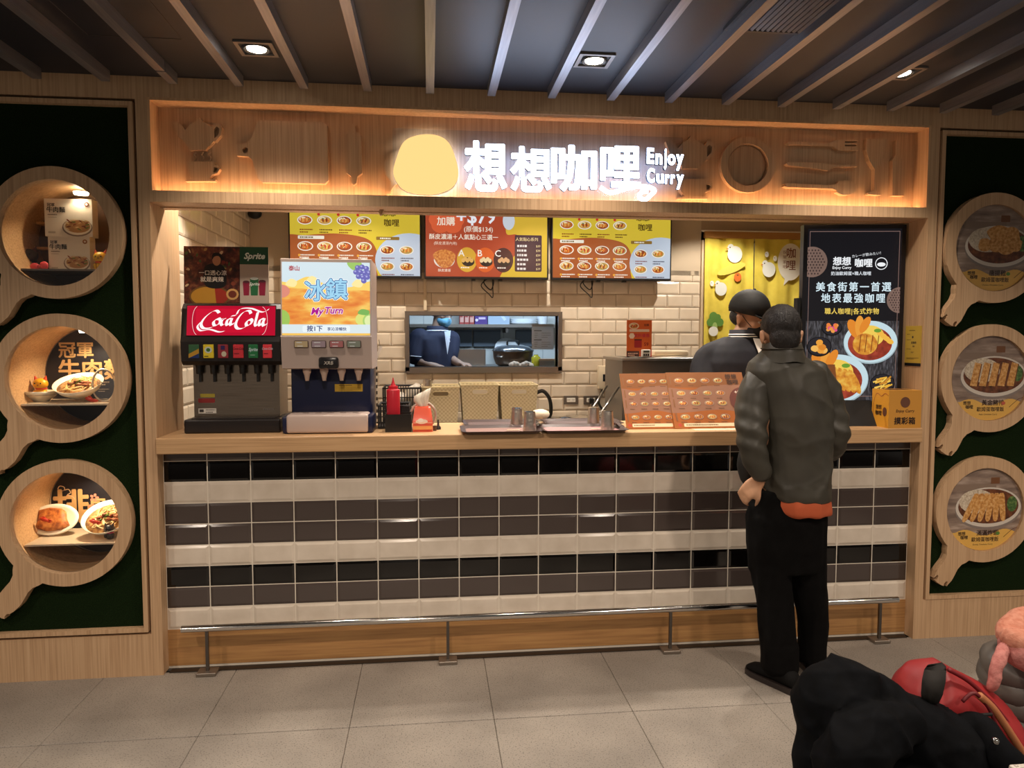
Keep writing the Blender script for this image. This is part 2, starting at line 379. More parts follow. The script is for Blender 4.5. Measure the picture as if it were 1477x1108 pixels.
# thin trims around the turf panels with a dark shadow gap
for nm, s, xa in (('trim_2', -1, -.05), ('trim_3', 1, XR+.05)):
    x0 = xa+s*.012; x1 = xa+s*.032; far = xa+s*2.9
    front(nm, [(min(x0, x1), max(x0, x1), F-.004, F+.05, PB+.012, PT-.012), (min(x1, far), max(x1, far), F-.004, F+.05, PB+.012, PB+.032), (min(x1, far), max(x1, far), F-.004, F+.05, PT-.032, PT-.012)], label='thin oak trim around the turf panel')
    front('trim_4' if s < 0 else 'trim_5', [(min(xa, far), max(xa, far), F+.06, F+.07, PB, PT)] if s > 0 else [(xa-.04, xa, F+.06, F+.07, PB, PT)], mat('#1a1310', .8), None, 'dark shadow gap behind the trim')
# header: recessed sign board
hd = front('sign_fascia', [(XL, XR, F, .1, ZT, ZC), (XL, XR, F, F+.13, 2.21, 2.262)], label='oak header above the counter with a lit recess')
front('back_board', [(XL, XR, .04, .06, 2.262, ZT)], parent=hd)
b = MB(); b.box(XL, XL+.012, F, .04, 2.262, ZT); b.box(XR-.012, XR, F, .04, 2.262, ZT); b.box(XL, XR, F-.001, .04, ZT-.012, ZT); b.build('recess_lining', hd, ramp_mat('pale_oak', [(.3, '#c29a70'), (.7, '#d6b188')], (30, 30, 1.3), 2, 6, .5, world=True))
b = MB(); b.box(XL+.02, XR-.02, -.004, .010, 2.2622, 2.2655); o = b.build('light_strip', hd, mat('#ffc894', .5, 0, 27))
front('soffit_board', [(XL, XR, F+.13, .12, 2.205, 2.225)], parent=hd)

# ---- counter front: bevelled tiles in rows
cf = MB(); cf.box(XL-.02, XR+.02, .0025, .05, 0, 1.06); cf = cf.build('wall_counter', None, mat('#e6dccb', .7)); tag(cf, 'tiled front of the counter', kind='structure')
def tile_mesh(w, h, d, bev, m, name):
    b = MB(); x, z = w/2, h/2
    b.add([(-x, 0, -z), (x, 0, -z), (x, 0, z), (-x, 0, z), (-x, -d*.45, -z), (x, -d*.45, -z), (x, -d*.45, z), (-x, -d*.45, z),
           (-x+bev, -d, -z+bev), (x-bev, -d, -z+bev), (x-bev, -d, z-bev), (-x+bev, -d, z-bev)],
          [(8, 9, 10, 11), (4, 5, 9, 8), (5, 6, 10, 9), (6, 7, 11, 10), (7, 4, 8, 11), (0, 1, 5, 4), (1, 2, 6, 5), (2, 3, 7, 6), (3, 0, 4, 7)])
    me = b.mesh(name); me.materials.append(m); return me
TG = mat('#4d433f', .12, 0, 0, .6); TK = mat('#0b0908', .08, 0, 0, .6)
TW = ramp_mat('cream_tile', [(.35, '#d6c9b8'), (.65, '#e2d6c6')], (3, 3, 3), 3, 3, .13, 0, world=True)
rows = [TG, TK, TW, TG, TG, TW, TK, TG, TW]; meshes = {m.name: tile_mesh(.1955, .0975, .008, .012, m, 'tile') for m in (TG, TK, TW)}
part = tile_mesh(.1955, .048, .008, .012, TG, 'tile_cut')
for r in range(9):
    for c in range(19):
        o = link('tile', part if r == 0 else meshes[rows[r].name], cf); o.location = (.1+.2*c, .006, 1.033 if r == 0 else 1.11-.102*(r+.5))
o = front('kickboard', [(XL, XR, .0, .02, .012, .19)], KICK, cf)
ct = MB(); ct.rbox(XL+.001, XR-.001, -.092, .40, 1.055, 1.13, .004, 1); ct = ct.build('counter_top', None, WOOD_H); tag(ct, 'long oak counter top running the width of the shop opening', 'counter top')

# ---- foot rail
fr = thing('foot_rail', (1.9, -.08, 0), 'polished steel foot rail on thin posts along the counter base', 'foot rail')
b = MB(); b.smooth = True; b.cyl((.09, -.08, .222), (3.70, -.08, .222), .0165, n=20); shade(b.build('rail', fr, CHROME))
for x in (.204, 1.34, 2.467, 3.602):
    b = MB(); b.box(x-.007, x+.007, -.087, -.073, .018, .21); b.build('post', fr, STEEL_D)
    b = MB(); b.rbox(x-.045, x+.045, -.115, -.045, 0, .018, .003, 1); b.build('base_plate', fr, mat('#8d8378', .4, .8))

# ---- back wall of the shop with a pass-through window and a doorway
YB = 2.0
WX0, WX1, WZ0, WZ1 = 1.106, 2.245, 1.372, 1.765
DX0, DX1, DZ = 3.44, 4.45, 2.36
wb = MB()
for q in ((-.1, WX0, 0, 2.75), (WX0, WX1, 0, WZ0), (WX0, WX1, WZ1, 2.75), (WX1, DX0, 0, 2.75), (DX0, DX1, DZ, 2.75), (DX1, 5, 0, 2.75)): wb.box(q[0], q[1], YB, YB+.1, q[2], q[3])
wb = wb.build('wall_back', None, mat('#a08d76', .8)); tag(wb, 'cream tiled back wall of the shop', kind='structure')
TB = ramp_mat('back_tile', [(.35, '#d3c4ae'), (.65, '#dfd1bc')], (2, 2, 2), 3, 2, .16, 0, world=True)
bt = tile_mesh(.2, .0965, .008, .012, TB, 'tile'); cut = {}
def wall_tiles(parent, u0, u1, z0, z1, place, holes=(), off=0):
    r = 0; z = z0
    while z < z1:
        u = u0-(.102 if r % 2 else 0)+off
        while u < u1:
            a, c = max(u, u0), min(u+.204, u1)
            segs = [(a, c)]
            for hx0, hx1, hz0, hz1 in holes:
                if z+.09 > hz0 and z+.01 < hz1:
                    ns = []
                    for s0, s1 in segs:
                        if s0 < hx0: ns.append((s0, min(s1, hx0)))
                        if s1 > hx1: ns.append((max(s0, hx1), s1))
                    segs = ns
            for s0, s1 in segs:
                w = s1-s0-.004
                if w < .03: continue
                k = round(w, 2)
                if k not in cut: cut[k] = tile_mesh(k if k < .195 else .2, .0965, .008, min(.012, w*.2), TB, 'tile')
                place(cut[k], (s0+s1)/2, z+.05)
            u += .204
        z += .1005; r += 1
def pb(me, u, z): o = link('tile', me, wb); o.location = (u, YB, z)
wall_tiles(wb, -.05, 3.38, .93, 2.08, pb, [(WX0-.02, WX1+.02, WZ0-.02, WZ1+.02)])
b = MB(); b.box(-.05, 3.38, YB-.008, YB, 2.085, 2.75); b.build('plaster', wb, mat('#b7a78f', .7))
wsl = MB(); wsl.box(-.14, -.05, .31, YB+.1, 0, 2.75); wsl = wsl.build('wall_shop_side', None, mat('#a08d76', .8)); tag(wsl, 'tiled side wall inside the shop', kind='structure')
def ps(me, u, z): o = link('tile', me, wsl); o.location = (-.05, u, z); o.rotation_euler.z = PI/2
wall_tiles(wsl, .32, YB, 1.13, 2.63, ps)
b = MB(); b.box(4.6, 4.7, .31, 4.6, 0, 2.75); b.box(XR+.05, 4.6, .31, .36, 0, 2.75); o = b.build('wall_shop_right', None, mat('#b09c82', .8)); tag(o, 'plain side wall inside the shop', kind='structure')
# door frame and the strip above it
b = MB(); b.box(DX0-.06, DX0, YB-.03, YB+.12, 0, DZ+.06); b.box(DX1, DX1+.06, YB-.03, YB+.12, 0, DZ+.06); b.box(DX0-.06, DX1+.06, YB-.03, YB+.12, DZ, DZ+.06); o = b.build('door_1', None, mat('#c9b596', .5)); tag(o, 'cream door frame to the kitchen', kind='structure')
# pass-through window frame
b = MB()
for q in ((WX0-.03, WX0, WZ0-.03, WZ1+.03), (WX1, WX1+.03, WZ0-.03, WZ1+.03), (WX0, WX1, WZ1, WZ1+.03), (WX0-.03, WX1+.03, WZ0-.045, WZ0)): b.box(q[0], q[1], YB-.03, YB+.13, q[2], q[3])
o = b.build('window_1', None, mat('#9b938a', .3, .9)); tag(o, 'steel framed pass-through window to the kitchen', kind='structure')
# kitchen shell
b = MB(); b.box(-.4, 4.6, 3.75, 3.85, 0, 2.75); b.box(-.5, -.4, YB+.1, 3.85, 0, 2.75); o = b.build('wall_kitchen', None, mat('#8d959b', .7)); tag(o, 'pale kitchen wall behind the pass-through', kind='structure')
b = MB(); b.box(-.5, 4.6, YB+.1, 3.85, 2.75, 2.8); o = b.build('ceiling_kitchen', None, mat('#b9bcc0', .8)); tag(o, 'kitchen ceiling', kind='structure')
kt = link('wall_kitchen_tiles', None); 
b = MB(); b.box(-.098, .098, -.006, 0, -.098, .098); kme = b.mesh('tile'); kme.materials.append(mat('#d3d6d2', .2))
wk = bpy.data.objects['wall_kitchen']; bpy.data.objects.remove(kt)
for i in range(14):
    for j in range(6): o = link('tile', kme, wk); o.location = (.9+.2*i, 3.75, 1.0+.2*j)
# ================================================================== sign and reliefs in the header recess
YBD = .04                                    # face of the recess board
def bp(px, py): q = at(px, py, YBD); return (q.x, q.z)
def relief(name, outline, label, holes=(), d=.03, extra=None, smooth=0, cat='ornament'):
    P = [bp(*p) for p in outline]
    if smooth: P = [tuple(p) for p in bez([(*p, 0) for p in P], smooth, True)]; P = [p[:2] for p in P]
    H = []
    for h in holes:
        q = [bp(*p) for p in h]; H.append(q)
    b = MB(); b.prism(P, H, YBD-d, YBD)
    if extra: extra(b)
    o = b.build(name, None, WOOD_V); tag(o, label, cat, 'oak kitchenware cutouts in the header'); return o
def circ(cx, cy, rx, ry=None, n=28): return ell(cx, cy, rx, ry, n)
def shift(p, dx, dy): return [(x+dx, y+dy) for x, y in p]
TEA = [(253, 180), (259, 178), (266, 184), (270, 190), (276, 183), (284, 178), (287, 175), (288, 172), (291, 172), (293, 175), (295, 178), (303, 182), (308, 186), (312, 180), (319, 180), (323, 187), (321, 198), (313, 207), (311, 206), (305, 213), (303, 214), (299, 219), (276, 219), (275, 215), (270, 211), (265, 203), (259, 199), (256, 190)]
TEAH = [(311, 189), (315, 185), (319, 188), (318, 196), (312, 202)]
CUP = [(272, 235), (312, 235), (312, 240), (317, 240), (320, 246), (316, 252), (309, 254), (304, 260), (314, 261), (313, 263.5), (270, 263.5), (270, 261), (280, 260), (274, 252)]
CUPH = [(311, 243), (315, 243), (317, 246), (315, 250), (310, 251)]
def steam(dx):
    def f(b):
        for x in (280, 291, 301):
            L = [(x+3, 220), (x, 224), (x+3, 228), (x+1, 233)]; q = [Vector((*bp(px+dx, py+dx*.0), 0)) for px, py in L]
            q = [(p.x, YBD-.007, p.y) for p in bez(q, 6)]; b.tube(q, .0055, 6)
    return f
relief('teapot_cutout', TEA, 'oak teapot cutout at the far left of the lit header', [TEAH])
relief('teacup_cutout', CUP, 'oak cutout of a steaming cup below the far left teapot', [CUPH], extra=steam(0))
DX = 722
relief('teapot_cutout', [(x+DX-17, y+26) for x, y in TEA], 'oak teapot cutout behind the right end of the sign', [[(x+DX-17, y+26) for x, y in TEAH]])
relief('teacup_cutout', [(x+DX-17, y+25) for x, y in CUP], 'oak cutout of a steaming cup under the right teapot', [[(x+DX-17, y+25) for x, y in CUPH]])
relief('chopping_board_cutout', [(372, 180), (376, 176), (468, 179), (473, 183), (475, 262), (470, 267), (380, 265), (374, 260), (366, 233), (360, 228), (344, 227), (342, 211), (358, 209), (364, 203)], 'large oak chopping board cutout with a round handle hole', [circ(356, 219, 4.2, n=14)])
relief('rolling_pin_cutout', [(507, 183), (511, 180), (513, 184), (514, 192), (521, 197), (523, 252), (516, 257), (515, 266), (511, 269), (508, 266), (507, 256), (500, 251), (500, 197), (506, 192)], 'narrow oak rolling pin cutout left of the yellow sign panel')
PAN = [(612, 224), (618, 240), (610, 264), (590, 276), (570, 268), (552, 309), (547, 308), (549, 302), (564, 268), (556, 252), (555, 236), (564, 224), (582, 217), (600, 218)]
relief('frying_pan_cutout', PAN, 'oak frying pan cutout half hidden behind the yellow sign panel', smooth=4)
def plate_rim(b):
    c = at(1075.5, 239.5, YBD)
    T = Matrix.Translation((c.x, YBD-.014, c.z)) @ Matrix.Rotation(PI/2, 4, 'X'); b.lathe([(.094, 0), (.094, .006), (.100, .006), (.100, 0)], (0, 0, 0), 40, T)
relief('plate_cutout', circ(1075.5, 239.5, 39.5, 40), 'round oak plate cutout right of the sign', [circ(1075.5, 239.5, 29, 30)])
c0 = at(1075.5, 239.5, YBD); bpy.data.objects['plate_cutout'].data
b = MB(); b.prism([bp(*p) for p in circ(1075.5, 239.5, 27, 28)], (), YBD-.008, YBD); b.build('plate_centre', bpy.data.objects['plate_cutout'], WOOD_V)
relief('fork_cutout', [(1132, 208), (1135, 206), (1192, 209), (1202, 204), (1233, 203), (1233, 206), (1214, 206), (1214, 208), (1233, 208.5), (1233, 211), (1214, 211), (1214, 213), (1233, 213.5), (1233, 219), (1205, 219), (1197, 213), (1134, 211)], 'oak fork cutout lying above the knife cutout')
relief('knife_cutout', [(1130, 238), (1133, 236), (1188, 237.5), (1196, 240), (1231, 239), (1231, 242.5), (1199, 243), (1190, 248), (1133, 240.5)], 'oak table knife cutout between fork and spoon')
relief('spoon_cutout', [(1130, 269), (1133, 266), (1195, 269), (1205, 263), (1218, 262), (1229, 267), (1231, 273), (1225, 281), (1212, 283), (1202, 279), (1196, 274), (1132, 272)], 'oak spoon cutout lying below the knife cutout', smooth=2)
relief('wine_glass_cutout', [(1245, 202), (1274, 203), (1273, 222), (1267, 237), (1259, 246), (1258.6, 276), (1266, 281), (1266, 283), (1247, 282), (1247, 280), (1256, 276), (1256.6, 246), (1249, 234), (1244, 218)], 'oak wine glass cutout beside the bottle cutout')
relief('bottle_cutout', [(1287.5, 204), (1290.5, 204), (1291, 226), (1298, 234), (1298.5, 284), (1282, 284), (1282, 233), (1287, 226)], 'oak bottle cutout nearest the right end of the header')
# --- the glowing sign
SIGNW = mat('#d3e3ff', .4, 0, 8); SIGND = mat('#5b6b80', .5); SIGNY = mat('#ffd98a', .4, 0, 1.05)
YS = -.03
sg = thing('shop_sign', at(775, 285, YS), 'glowing white channel letter sign on clear acrylic in the oak header', 'sign')
b = MB(); q0, q1 = at(567, 283, YS+.014), at(984, 205, YS+.014); b.box(q0.x, q1.x, YS+.010, YS+.015, q0.z, q1.z+.02); b.build('acrylic_panel', sg, glass_mat('acrylic', .035, '#f4f8ff'))
b = MB()
for px in (700, 770, 850, 925): q = at(px, 284, YS+.012); b.cyl((q.x, YS+.012, 2.222), (q.x, YS+.012, q0.z), .003, n=8); b.cyl((q.x, YS+.012, q0.z+.01), (q.x, YBD, q0.z+.01), .004, n=8)
def letter(ch, x0, y0, x1, y1, off=.02, name='letter', fat=.018):
    """channel letter filling the pixel box on the sign plane"""
    vs, fs = text_data(ch, 1, off, 0, .0, 4)
    if not vs: return
    ax, bx = min(v.x for v in vs), max(v.x for v in vs); ay, by = min(v.y for v in vs), max(v.y for v in vs)
    A, B = at(x0, y1, YS), at(x1, y0, YS); d = .022
    def m(v, y): return Vector((A.x+(v.x-ax)/(bx-ax)*(B.x-A.x), y, A.z+(v.y-ay)/(by-ay)*(B.z-A.z)))
    cnt = {}
    for f in fs:
        for i in range(len(f)): e = (f[i], f[(i+1) % len(f)]); cnt[e] = 1
    edges = [e for e in cnt if (e[1], e[0]) not in cnt]
    b = MB(); sh = [(0, 0)]+[(fat*math.cos(i*PI/4), fat*math.sin(i*PI/4)) for i in range(8)]; ax -= fat; bx += fat; ay -= fat; by += fat
    for dx, dy in sh:
        w = [Vector((v.x+dx, v.y+dy, 0)) for v in vs]
        b.use(SIGNW); b.add([m(v, YS-d) for v in w], fs); b.use(SIGND); vv = []; ff = []
        for i, (p, q) in enumerate(edges): vv += [m(w[p], YS-d+.0004), m(w[q], YS-d+.0004), m(w[q], YS), m(w[p], YS)]; ff.append((4*i, 4*i+1, 4*i+2, 4*i+3))
        b.add(vv, ff)
    return b.build(name, sg)
letter('想', 669, 206, 731, 277 , .012); letter('想', 735, 214, 795, 278 , .012); letter('咖', 793, 212, 860, 277 , .012); letter('哩', 864, 213, 923, 271, .012)
pts = [(866, 270), (880, 278), (900, 273), (920, 269), (936, 270), (944, 275), (938, 282), (930, 288), (922, 284), (926, 277), (934, 276)]
b = MB(); b.use(SIGNW); b.tube(bez([at(px, py, YS-.016) for px, py in pts], 6), .0105, 10); b.build('letter_swash', sg)
x = 931
for w, y0, y1 in (('Enjoy', 217, 243), ('Curry', 246, 270)):
    xs = [(0, .2), (.23, .42), (.46, .54), (.56, .78), (.79, 1)] if w == 'Enjoy' else [(0, .22), (.26, .46), (.49, .62), (.64, .77), (.8, 1)]
    for ch, (a0, a1) in zip(w, xs):
        up = ch in 'ECj'; dn = ch in 'jy'
        letter(ch, 931+a0*53, y0-(2 if up else -6)+a0*2, 931+a1*53, y1-5+(7 if dn else 0)+a0*3, .025)
# plain yellow panel at the left end of the sign
P = [bp(*p) for p in [(569, 258), (574, 233), (584, 212), (604, 203), (628, 203), (645, 212), (655, 232), (660, 258), (652, 276), (632, 285), (606, 286), (582, 279)]]
P = [tuple(p)[:2] for p in bez([(*p, 0) for p in P], 6, True)]
yp = thing('sign_panel', (*[at(614, 285, YS)[i] for i in (0, 1, 2)],), 'plain yellow glowing rounded panel at the left end of the sign', 'sign')
b = MB(); b.prism(P, (), YS-.03, YS-.028); b.build('face', yp, SIGNY)
b = MB(); b.prism(P, (), YS-.028, YS+.005); b.build('can', yp, SIGND)
b = MB(); cx = sum(p[0] for p in P)/len(P); cz = sum(p[1] for p in P)/len(P); b.prism([(cx+(p[0]-cx)*.94, cz+(p[1]-cz)*.94) for p in P], (), YS+.005, YS+.008); b.build('halo_light', yp, mat('#fff4dc', .5, 0, 9))
for px in (690, 760, 830, 900): q = at(px, 245, 0); 
light('AREA', 'sign_back_light', at(800, 245, YS+.02), 1.3, (.22, .42, 1), 1.15, (at(800, 245, YS+.02)+Vector((0, 1, 0))), sizey=.16)

# ================================================================== left display niches shaped like pans
def pan_outline(cx, cz, r, hx, hz, hw=.055, n=56):
    """round pan with a turned handle towards (hx,hz)"""
    ang = math.atan2(hz-cz, hx-cx); w = math.asin(.075/r); out = []
    for i in range(n+1):
        a = ang+w+(2*PI-2*w)*i/n; out.append((cx+r*math.cos(a), cz+r*math.sin(a)))
    L = math.hypot(hx-cx, hz-cz); d = ((hx-cx)/L, (hz-cz)/L); s = (-d[1], d[0])
    prof = [(r+.01, .066), (r+.03, .052), (r+.06, .046), (r+.10, .05), (r+.13, .052), (r+.17, .044), (L-.035, .036), (L-.03, .026), (L-.012, .024), (L-.004, .03), (L, .018)]
    side = [(cx+d[0]*t-s[0]*h, cz+d[1]*t-s[1]*h) for t, h in prof]; sid2 = [(cx+d[0]*t+s[0]*h, cz+d[1]*t+s[1]*h) for t, h in reversed(prof)]
    return out+side+sid2
YPAN = F-.012
niches = [((75, 336), (178, 336), (-45, 470)), ((90, 546), (185.5, 546), (-28, 690)), ((94, 755), (191, 755), (-20, 905))]
RO = .293; RI = .236; turf_holes = []; NC = []
words = ['top', 'middle', 'bottom']
for k, (c, e, h) in enumerate(niches):
    C = at(*c, YPAN); C.x = at(*e, YPAN).x-RO; H = Vector((C.x-.30, 0, C.z-.42)); NC.append(C); turf_holes.append(ell(C.x, C.z, RI+.03, RI+.03, 40))
    t = thing('display_niche', (C.x, F, C.z-RO), 'lit round display niche framed like an oak frying pan, %s of the three' % words[k], 'display case', 'pan shaped display niches')
    b = MB(); b.prism(pan_outline(C.x, C.z, RO, H.x, H.z), [ell(C.x, C.z, RI, RI, 48)], F-.02, F+.027); b.build('pan_frame', t, WOOD_V)
    # lining
    b = MB(); n = 48; vs = []
    for y in (F-.015, .28): vs += [(C.x+(RI+.004)*math.cos(2*PI*i/n), y, C.z+(RI+.004)*math.sin(2*PI*i/n)) for i in range(n)]
    b.add(vs, [(i, n+i, n+(i+1) % n, (i+1) % n) for i in range(n)]); shade(b.build('lining', t, WOOD_H))
    b = MB(); b.prism(ell(C.x, C.z, RI+.01, RI+.01, 40), (), .27, .285); b.build('back_disc', t, mat('#6e5238', .6))
    A = Art((C.x-RI, .27, C.z-RI), (1, 0, 0), (0, 0, 1), 2*RI, 2*RI)
    if k:
        cx0 = at(62 if k == 1 else 66, 540, .27).x-(C.x-RI)+.262; cy0 = RI+.02
        def L_(px, py): q = at(px, py, .27); return q.x-(C.x-RI), q.z-(C.z-RI)
        def lens(r, rb):
            """overlap of the niche disc (radius rb) with the big printed disc (radius r)"""
            big = [(cx0+r*math.cos(2*PI*i/90), cy0+r*math.sin(2*PI*i/90)) for i in range(90)]; out = [(RI+rb*math.cos(2*PI*i/90), RI+rb*math.sin(2*PI*i/90)) for i in range(90)]
            pts = [q for q in big if math.hypot(q[0]-RI, q[1]-RI) < rb]+[q for q in out if math.hypot(q[0]-cx0, q[1]-cy0) < r]; mx = sum(q[0] for q in pts)/len(pts); my = sum(q[1] for q in pts)/len(pts)
            return sorted(pts, key=lambda q: math.atan2(q[1]-my, q[0]-mx))
        A.poly(ell(RI, RI, .238, .238, 60), '#8a6c4e'); A.poly(lens(.266, .237), '#a89c8c'); A.poly(lens(.260, .236), '#17151c')
        if k == 1:
            A.text('冠軍', *L_(84, 514), .085, '#c09a68', .02, align='LEFT'); A.text('牛肉麵', *L_(84, 545), .108, '#c89c66', .025, align='LEFT')
            fx, fy = L_(32, 516)
            for i in range(6): A.oval(fx+.022*math.cos(i*PI/3), fy+.022*math.sin(i*PI/3), .014, .010, '#c47d58', 10, i*PI/3)
        else:
            A.text('排', *L_(76, 750), .18, '#c89c66', .025, align='LEFT'); A.text('骨', *L_(125, 746), .115, '#c89c66', .02, align='LEFT')
            for x, y in (L_(136, 718), L_(133, 733)):
                for i in range(5): A.oval(x+.014*math.cos(i*1.257), y+.014*math.sin(i*1.257), .009, .007, '#d0806a', 8, i*1.257)
            A.stroke([tuple(p)[:2] for p in bez([(.04, RI+.09, 0), (.05, RI+.105, 0), (.07, RI+.1, 0), (.072, RI+.085, 0), (.06, RI+.08, 0), (.09, RI+.088, 0), (.1, RI+.07, 0), (.085, RI+.06, 0), (.11, RI+.05, 0), (.12, RI+.035, 0)], 5)], .004, '#d8b48c')
    A.build('back_print', t)
    sz = C.z-(.155, .12, .11)[k]
    hw = math.sqrt(RI**2-(C.z-sz)**2)-.003
    b = MB(); b.box(C.x-hw, C.x+hw, -.03, .262, sz-.008, sz); b.build('shelf', t, mat('#c9b8a0', .25) if k else mat('#7b6f63', .25))
    if k == 0:
        for dz in (.09, -.03):
            hw2 = math.sqrt(RI**2-dz**2)-.004; b = MB(); b.box(C.x-hw2, C.x-.02, .20, .262, C.z+dz-.012, C.z+dz); b.build('ledge', t, mat('#d8a45c', .5))
    b = MB(); b.lathe([(0, 0), (.03, 0), (.034, .012)], (C.x+.03, .12, C.z+RI-.028), 20); shade(b.build('lamp', t, mat('#fff0d0', .4, 0, 14)))
    light('SPOT', 'niche_lamp_light', (C.x+.03, .12, C.z+RI-.035), 8, (1, .78, .5), .015, (C.x, .16, C.z-RI), 2.3, .5)
    b = MB(); b.prism(ell(C.x, C.z, RI+.003, RI+.003, 40), (), F+.012, F+.016); b.build('glass_pane', t, GLASS)
b = MB(); b.prism([(-3.0, PB), (-.085, PB), (-.085, PT), (-3.0, PT)], turf_holes, F+.028, F+.05); o = b.build('turf_panel', wl, TURF)
N0, N1, N2 = NC
# --- things in the niches
def noodle_box(x0, x1, y, z0, z1, label, first):
    t = thing('noodle_box', ((x0+x1)/2, y, z0), label, 'box', 'white noodle boxes in the top niche'); b = MB(); b.box(x0, x1, y, y+.06, z0, z1); b.build('carton', t, mat('#ece3d2', .5))
    w, h = x1-x0, z1-z0; A = Art((x0, y, z0), (1, 0, 0), (0, 0, 1), w, h)
    A.text('冠軍', w*.14, h*.8, h*.1, '#2a2420', .02); A.text('牛肉麵', w*.24, h*.65, h*.16, '#2a2420', .02); A.lines(w*.07, h*.56, w*.32, 1, h*.05, h*.028, '#6b5a48', 3); A.lines(w*.07, h*.5, w*.3, 1, h*.05, h*.014, '#a08d78', 4)
    A.oval(w*.89, h*.86, h*.065, h*.065, '#a46a35' if first else '#6a3a2c'); A.oval(w*.89, h*.86, h*.03, h*.03, '#ece3d2')
    A.clip = (0, 0, w, h); A.oval(w*.68, h*.24, w*.32, h*.24, '#8d7664'); A.oval(w*.68, h*.26, w*.295, h*.22, '#e9dcc4'); A.oval(w*.69, h*.27, w*.265, h*.17, '#b98652')
    q = random.Random(5)
    for i in range(26): A.oval(w*.69+q.uniform(-.22, .22)*w, h*.29+q.uniform(-.1, .14)*h, w*.05, h*.018, ['#d8b27a', '#9a5530', '#c79a5c', '#7a3f28', '#e8cc95', '#6f7f3a'][i % 6], 8, q.uniform(-.8, .8))
    A.rrect(w*.07, h*.08, w*.22, h*.13, h*.01, '#c9bda8'); A.build('print', t)
zs = N0.z-.155
q0 = at(69, 385, .12); q1 = at(132, 385, .12)
noodle_box(q0.x+.005, q1.x-.005, .12, zs, zs+.166, 'white noodle box with a beef bowl picture, lower of the two', True)
noodle_box(q0.x-.005, q1.x+.012, .118, zs+.166, zs+.166+.176, 'white noodle box with a beef bowl picture, stacked on top', False)
def cat_figure(name, x, y, z, s, col, ear, label, extra='#d83a2c', group=None):
    t = thing(name, (x, y, z), label, 'figurine', group)
    b = MB(); b.smooth = True; b.ball((x, y, z+.30*s), .30*s, .26*s, .30*s); b.build('body', t, mat(col, .35))
    b = MB(); b.smooth = True; b.ball((x, y-.05*s, z+.78*s), .38*s, .32*s, .32*s); b.build('head', t, mat(col, .35))
    for sx in (-1, 1):
        b = MB(); b.cyl((x+sx*.22*s, y-.03*s, z+.98*s), (x+sx*.29*s, y-.03*s, z+1.22*s), .12*s, .02*s, 10); b.build('ear', t, mat(ear, .4))
        b = MB(); b.ball((x+sx*.15*s, y-.35*s, z+.82*s), .035*s, .02*s, .045*s, 8, 6); b.build('eye', t, BLACKM)
        b = MB(); b.smooth = True; b.ball((x+sx*.24*s, y-.16*s, z+.3*s), .1*s, .12*s, .16*s, 10, 8); b.build('paw', t, mat(col, .35))
    b = MB(); b.ball((x, y-.36*s, z+.72*s), .05*s, .03*s, .03*s, 8, 6); b.build('nose', t, mat('#7a4a30', .5))
    b = MB(); b.lathe([(.27*s, -.03*s), (.3*s, 0), (.27*s, .03*s)], (x, y, z+.52*s), 16); b.build('collar', t, mat(extra, .4)); return t
q = at(146, 385, .1); cat_figure('cat_figurine', q.x, .1, zs, .085, '#d9ab2c', '#b5451f', 'small yellow lucky cat figurine right of the noodle boxes')
q = at(44, 383, .16); cat_figure('dark_figurine', q.x, .16, zs, .10, '#2c2220', '#5c2a28', 'round black animal figurine behind the pink ribbon', '#3a2a26')
q = at(28, 378, .2); cat_figure('pale_figurine', q.x, .2, zs, .05, '#b89a68', '#8a6a40', 'tiny tan figurine at the left end of the top niche shelf', '#8a6a40')
q = at(57, 380, .1); t = thing('pink_bow', (q.x, .1, zs), 'small coral pink bow standing before the black figurine', 'ornament')
b = MB(); b.smooth = True; b.ball((q.x-.022, .1, zs+.02), .022, .01, .018); b.build('loop', t, mat('#e8505c', .5)); b = MB(); b.smooth = True; b.ball((q.x+.02, .1, zs+.026), .02, .01, .02); b.build('loop', t, mat('#e8505c', .5)); b = MB(); b.smooth = True; b.ball((q.x, .097, zs+.022), .008); b.build('knot', t, mat('#c8404c', .5))
t = thing('white_card', (N0.x+.0, .1, N0.z-RI+.03), 'small white card lying under the shelf of the top niche', 'card'); b = MB(); T = Matrix.Translation((N0.x+.03, .12, N0.z-RI+.022)) @ Matrix.Rotation(.5, 4, 'X'); b.box(-.045, .045, -.04, .04, 0, .002, T); b.build('sheet', t, mat('#d9d4cc', .6)); b = MB(); b.box(-.03, .03, -.002, .002, .0021, .0026, T); b.build('printed_line', t, mat('#9a948c', .6))
FOOD = lambda n, a, c, d, sc=60: ramp_mat('food_'+n, [(.3, a), (.5, c), (.72, d)], (1, 1, 1), sc, 4, .5, .6, world=True)
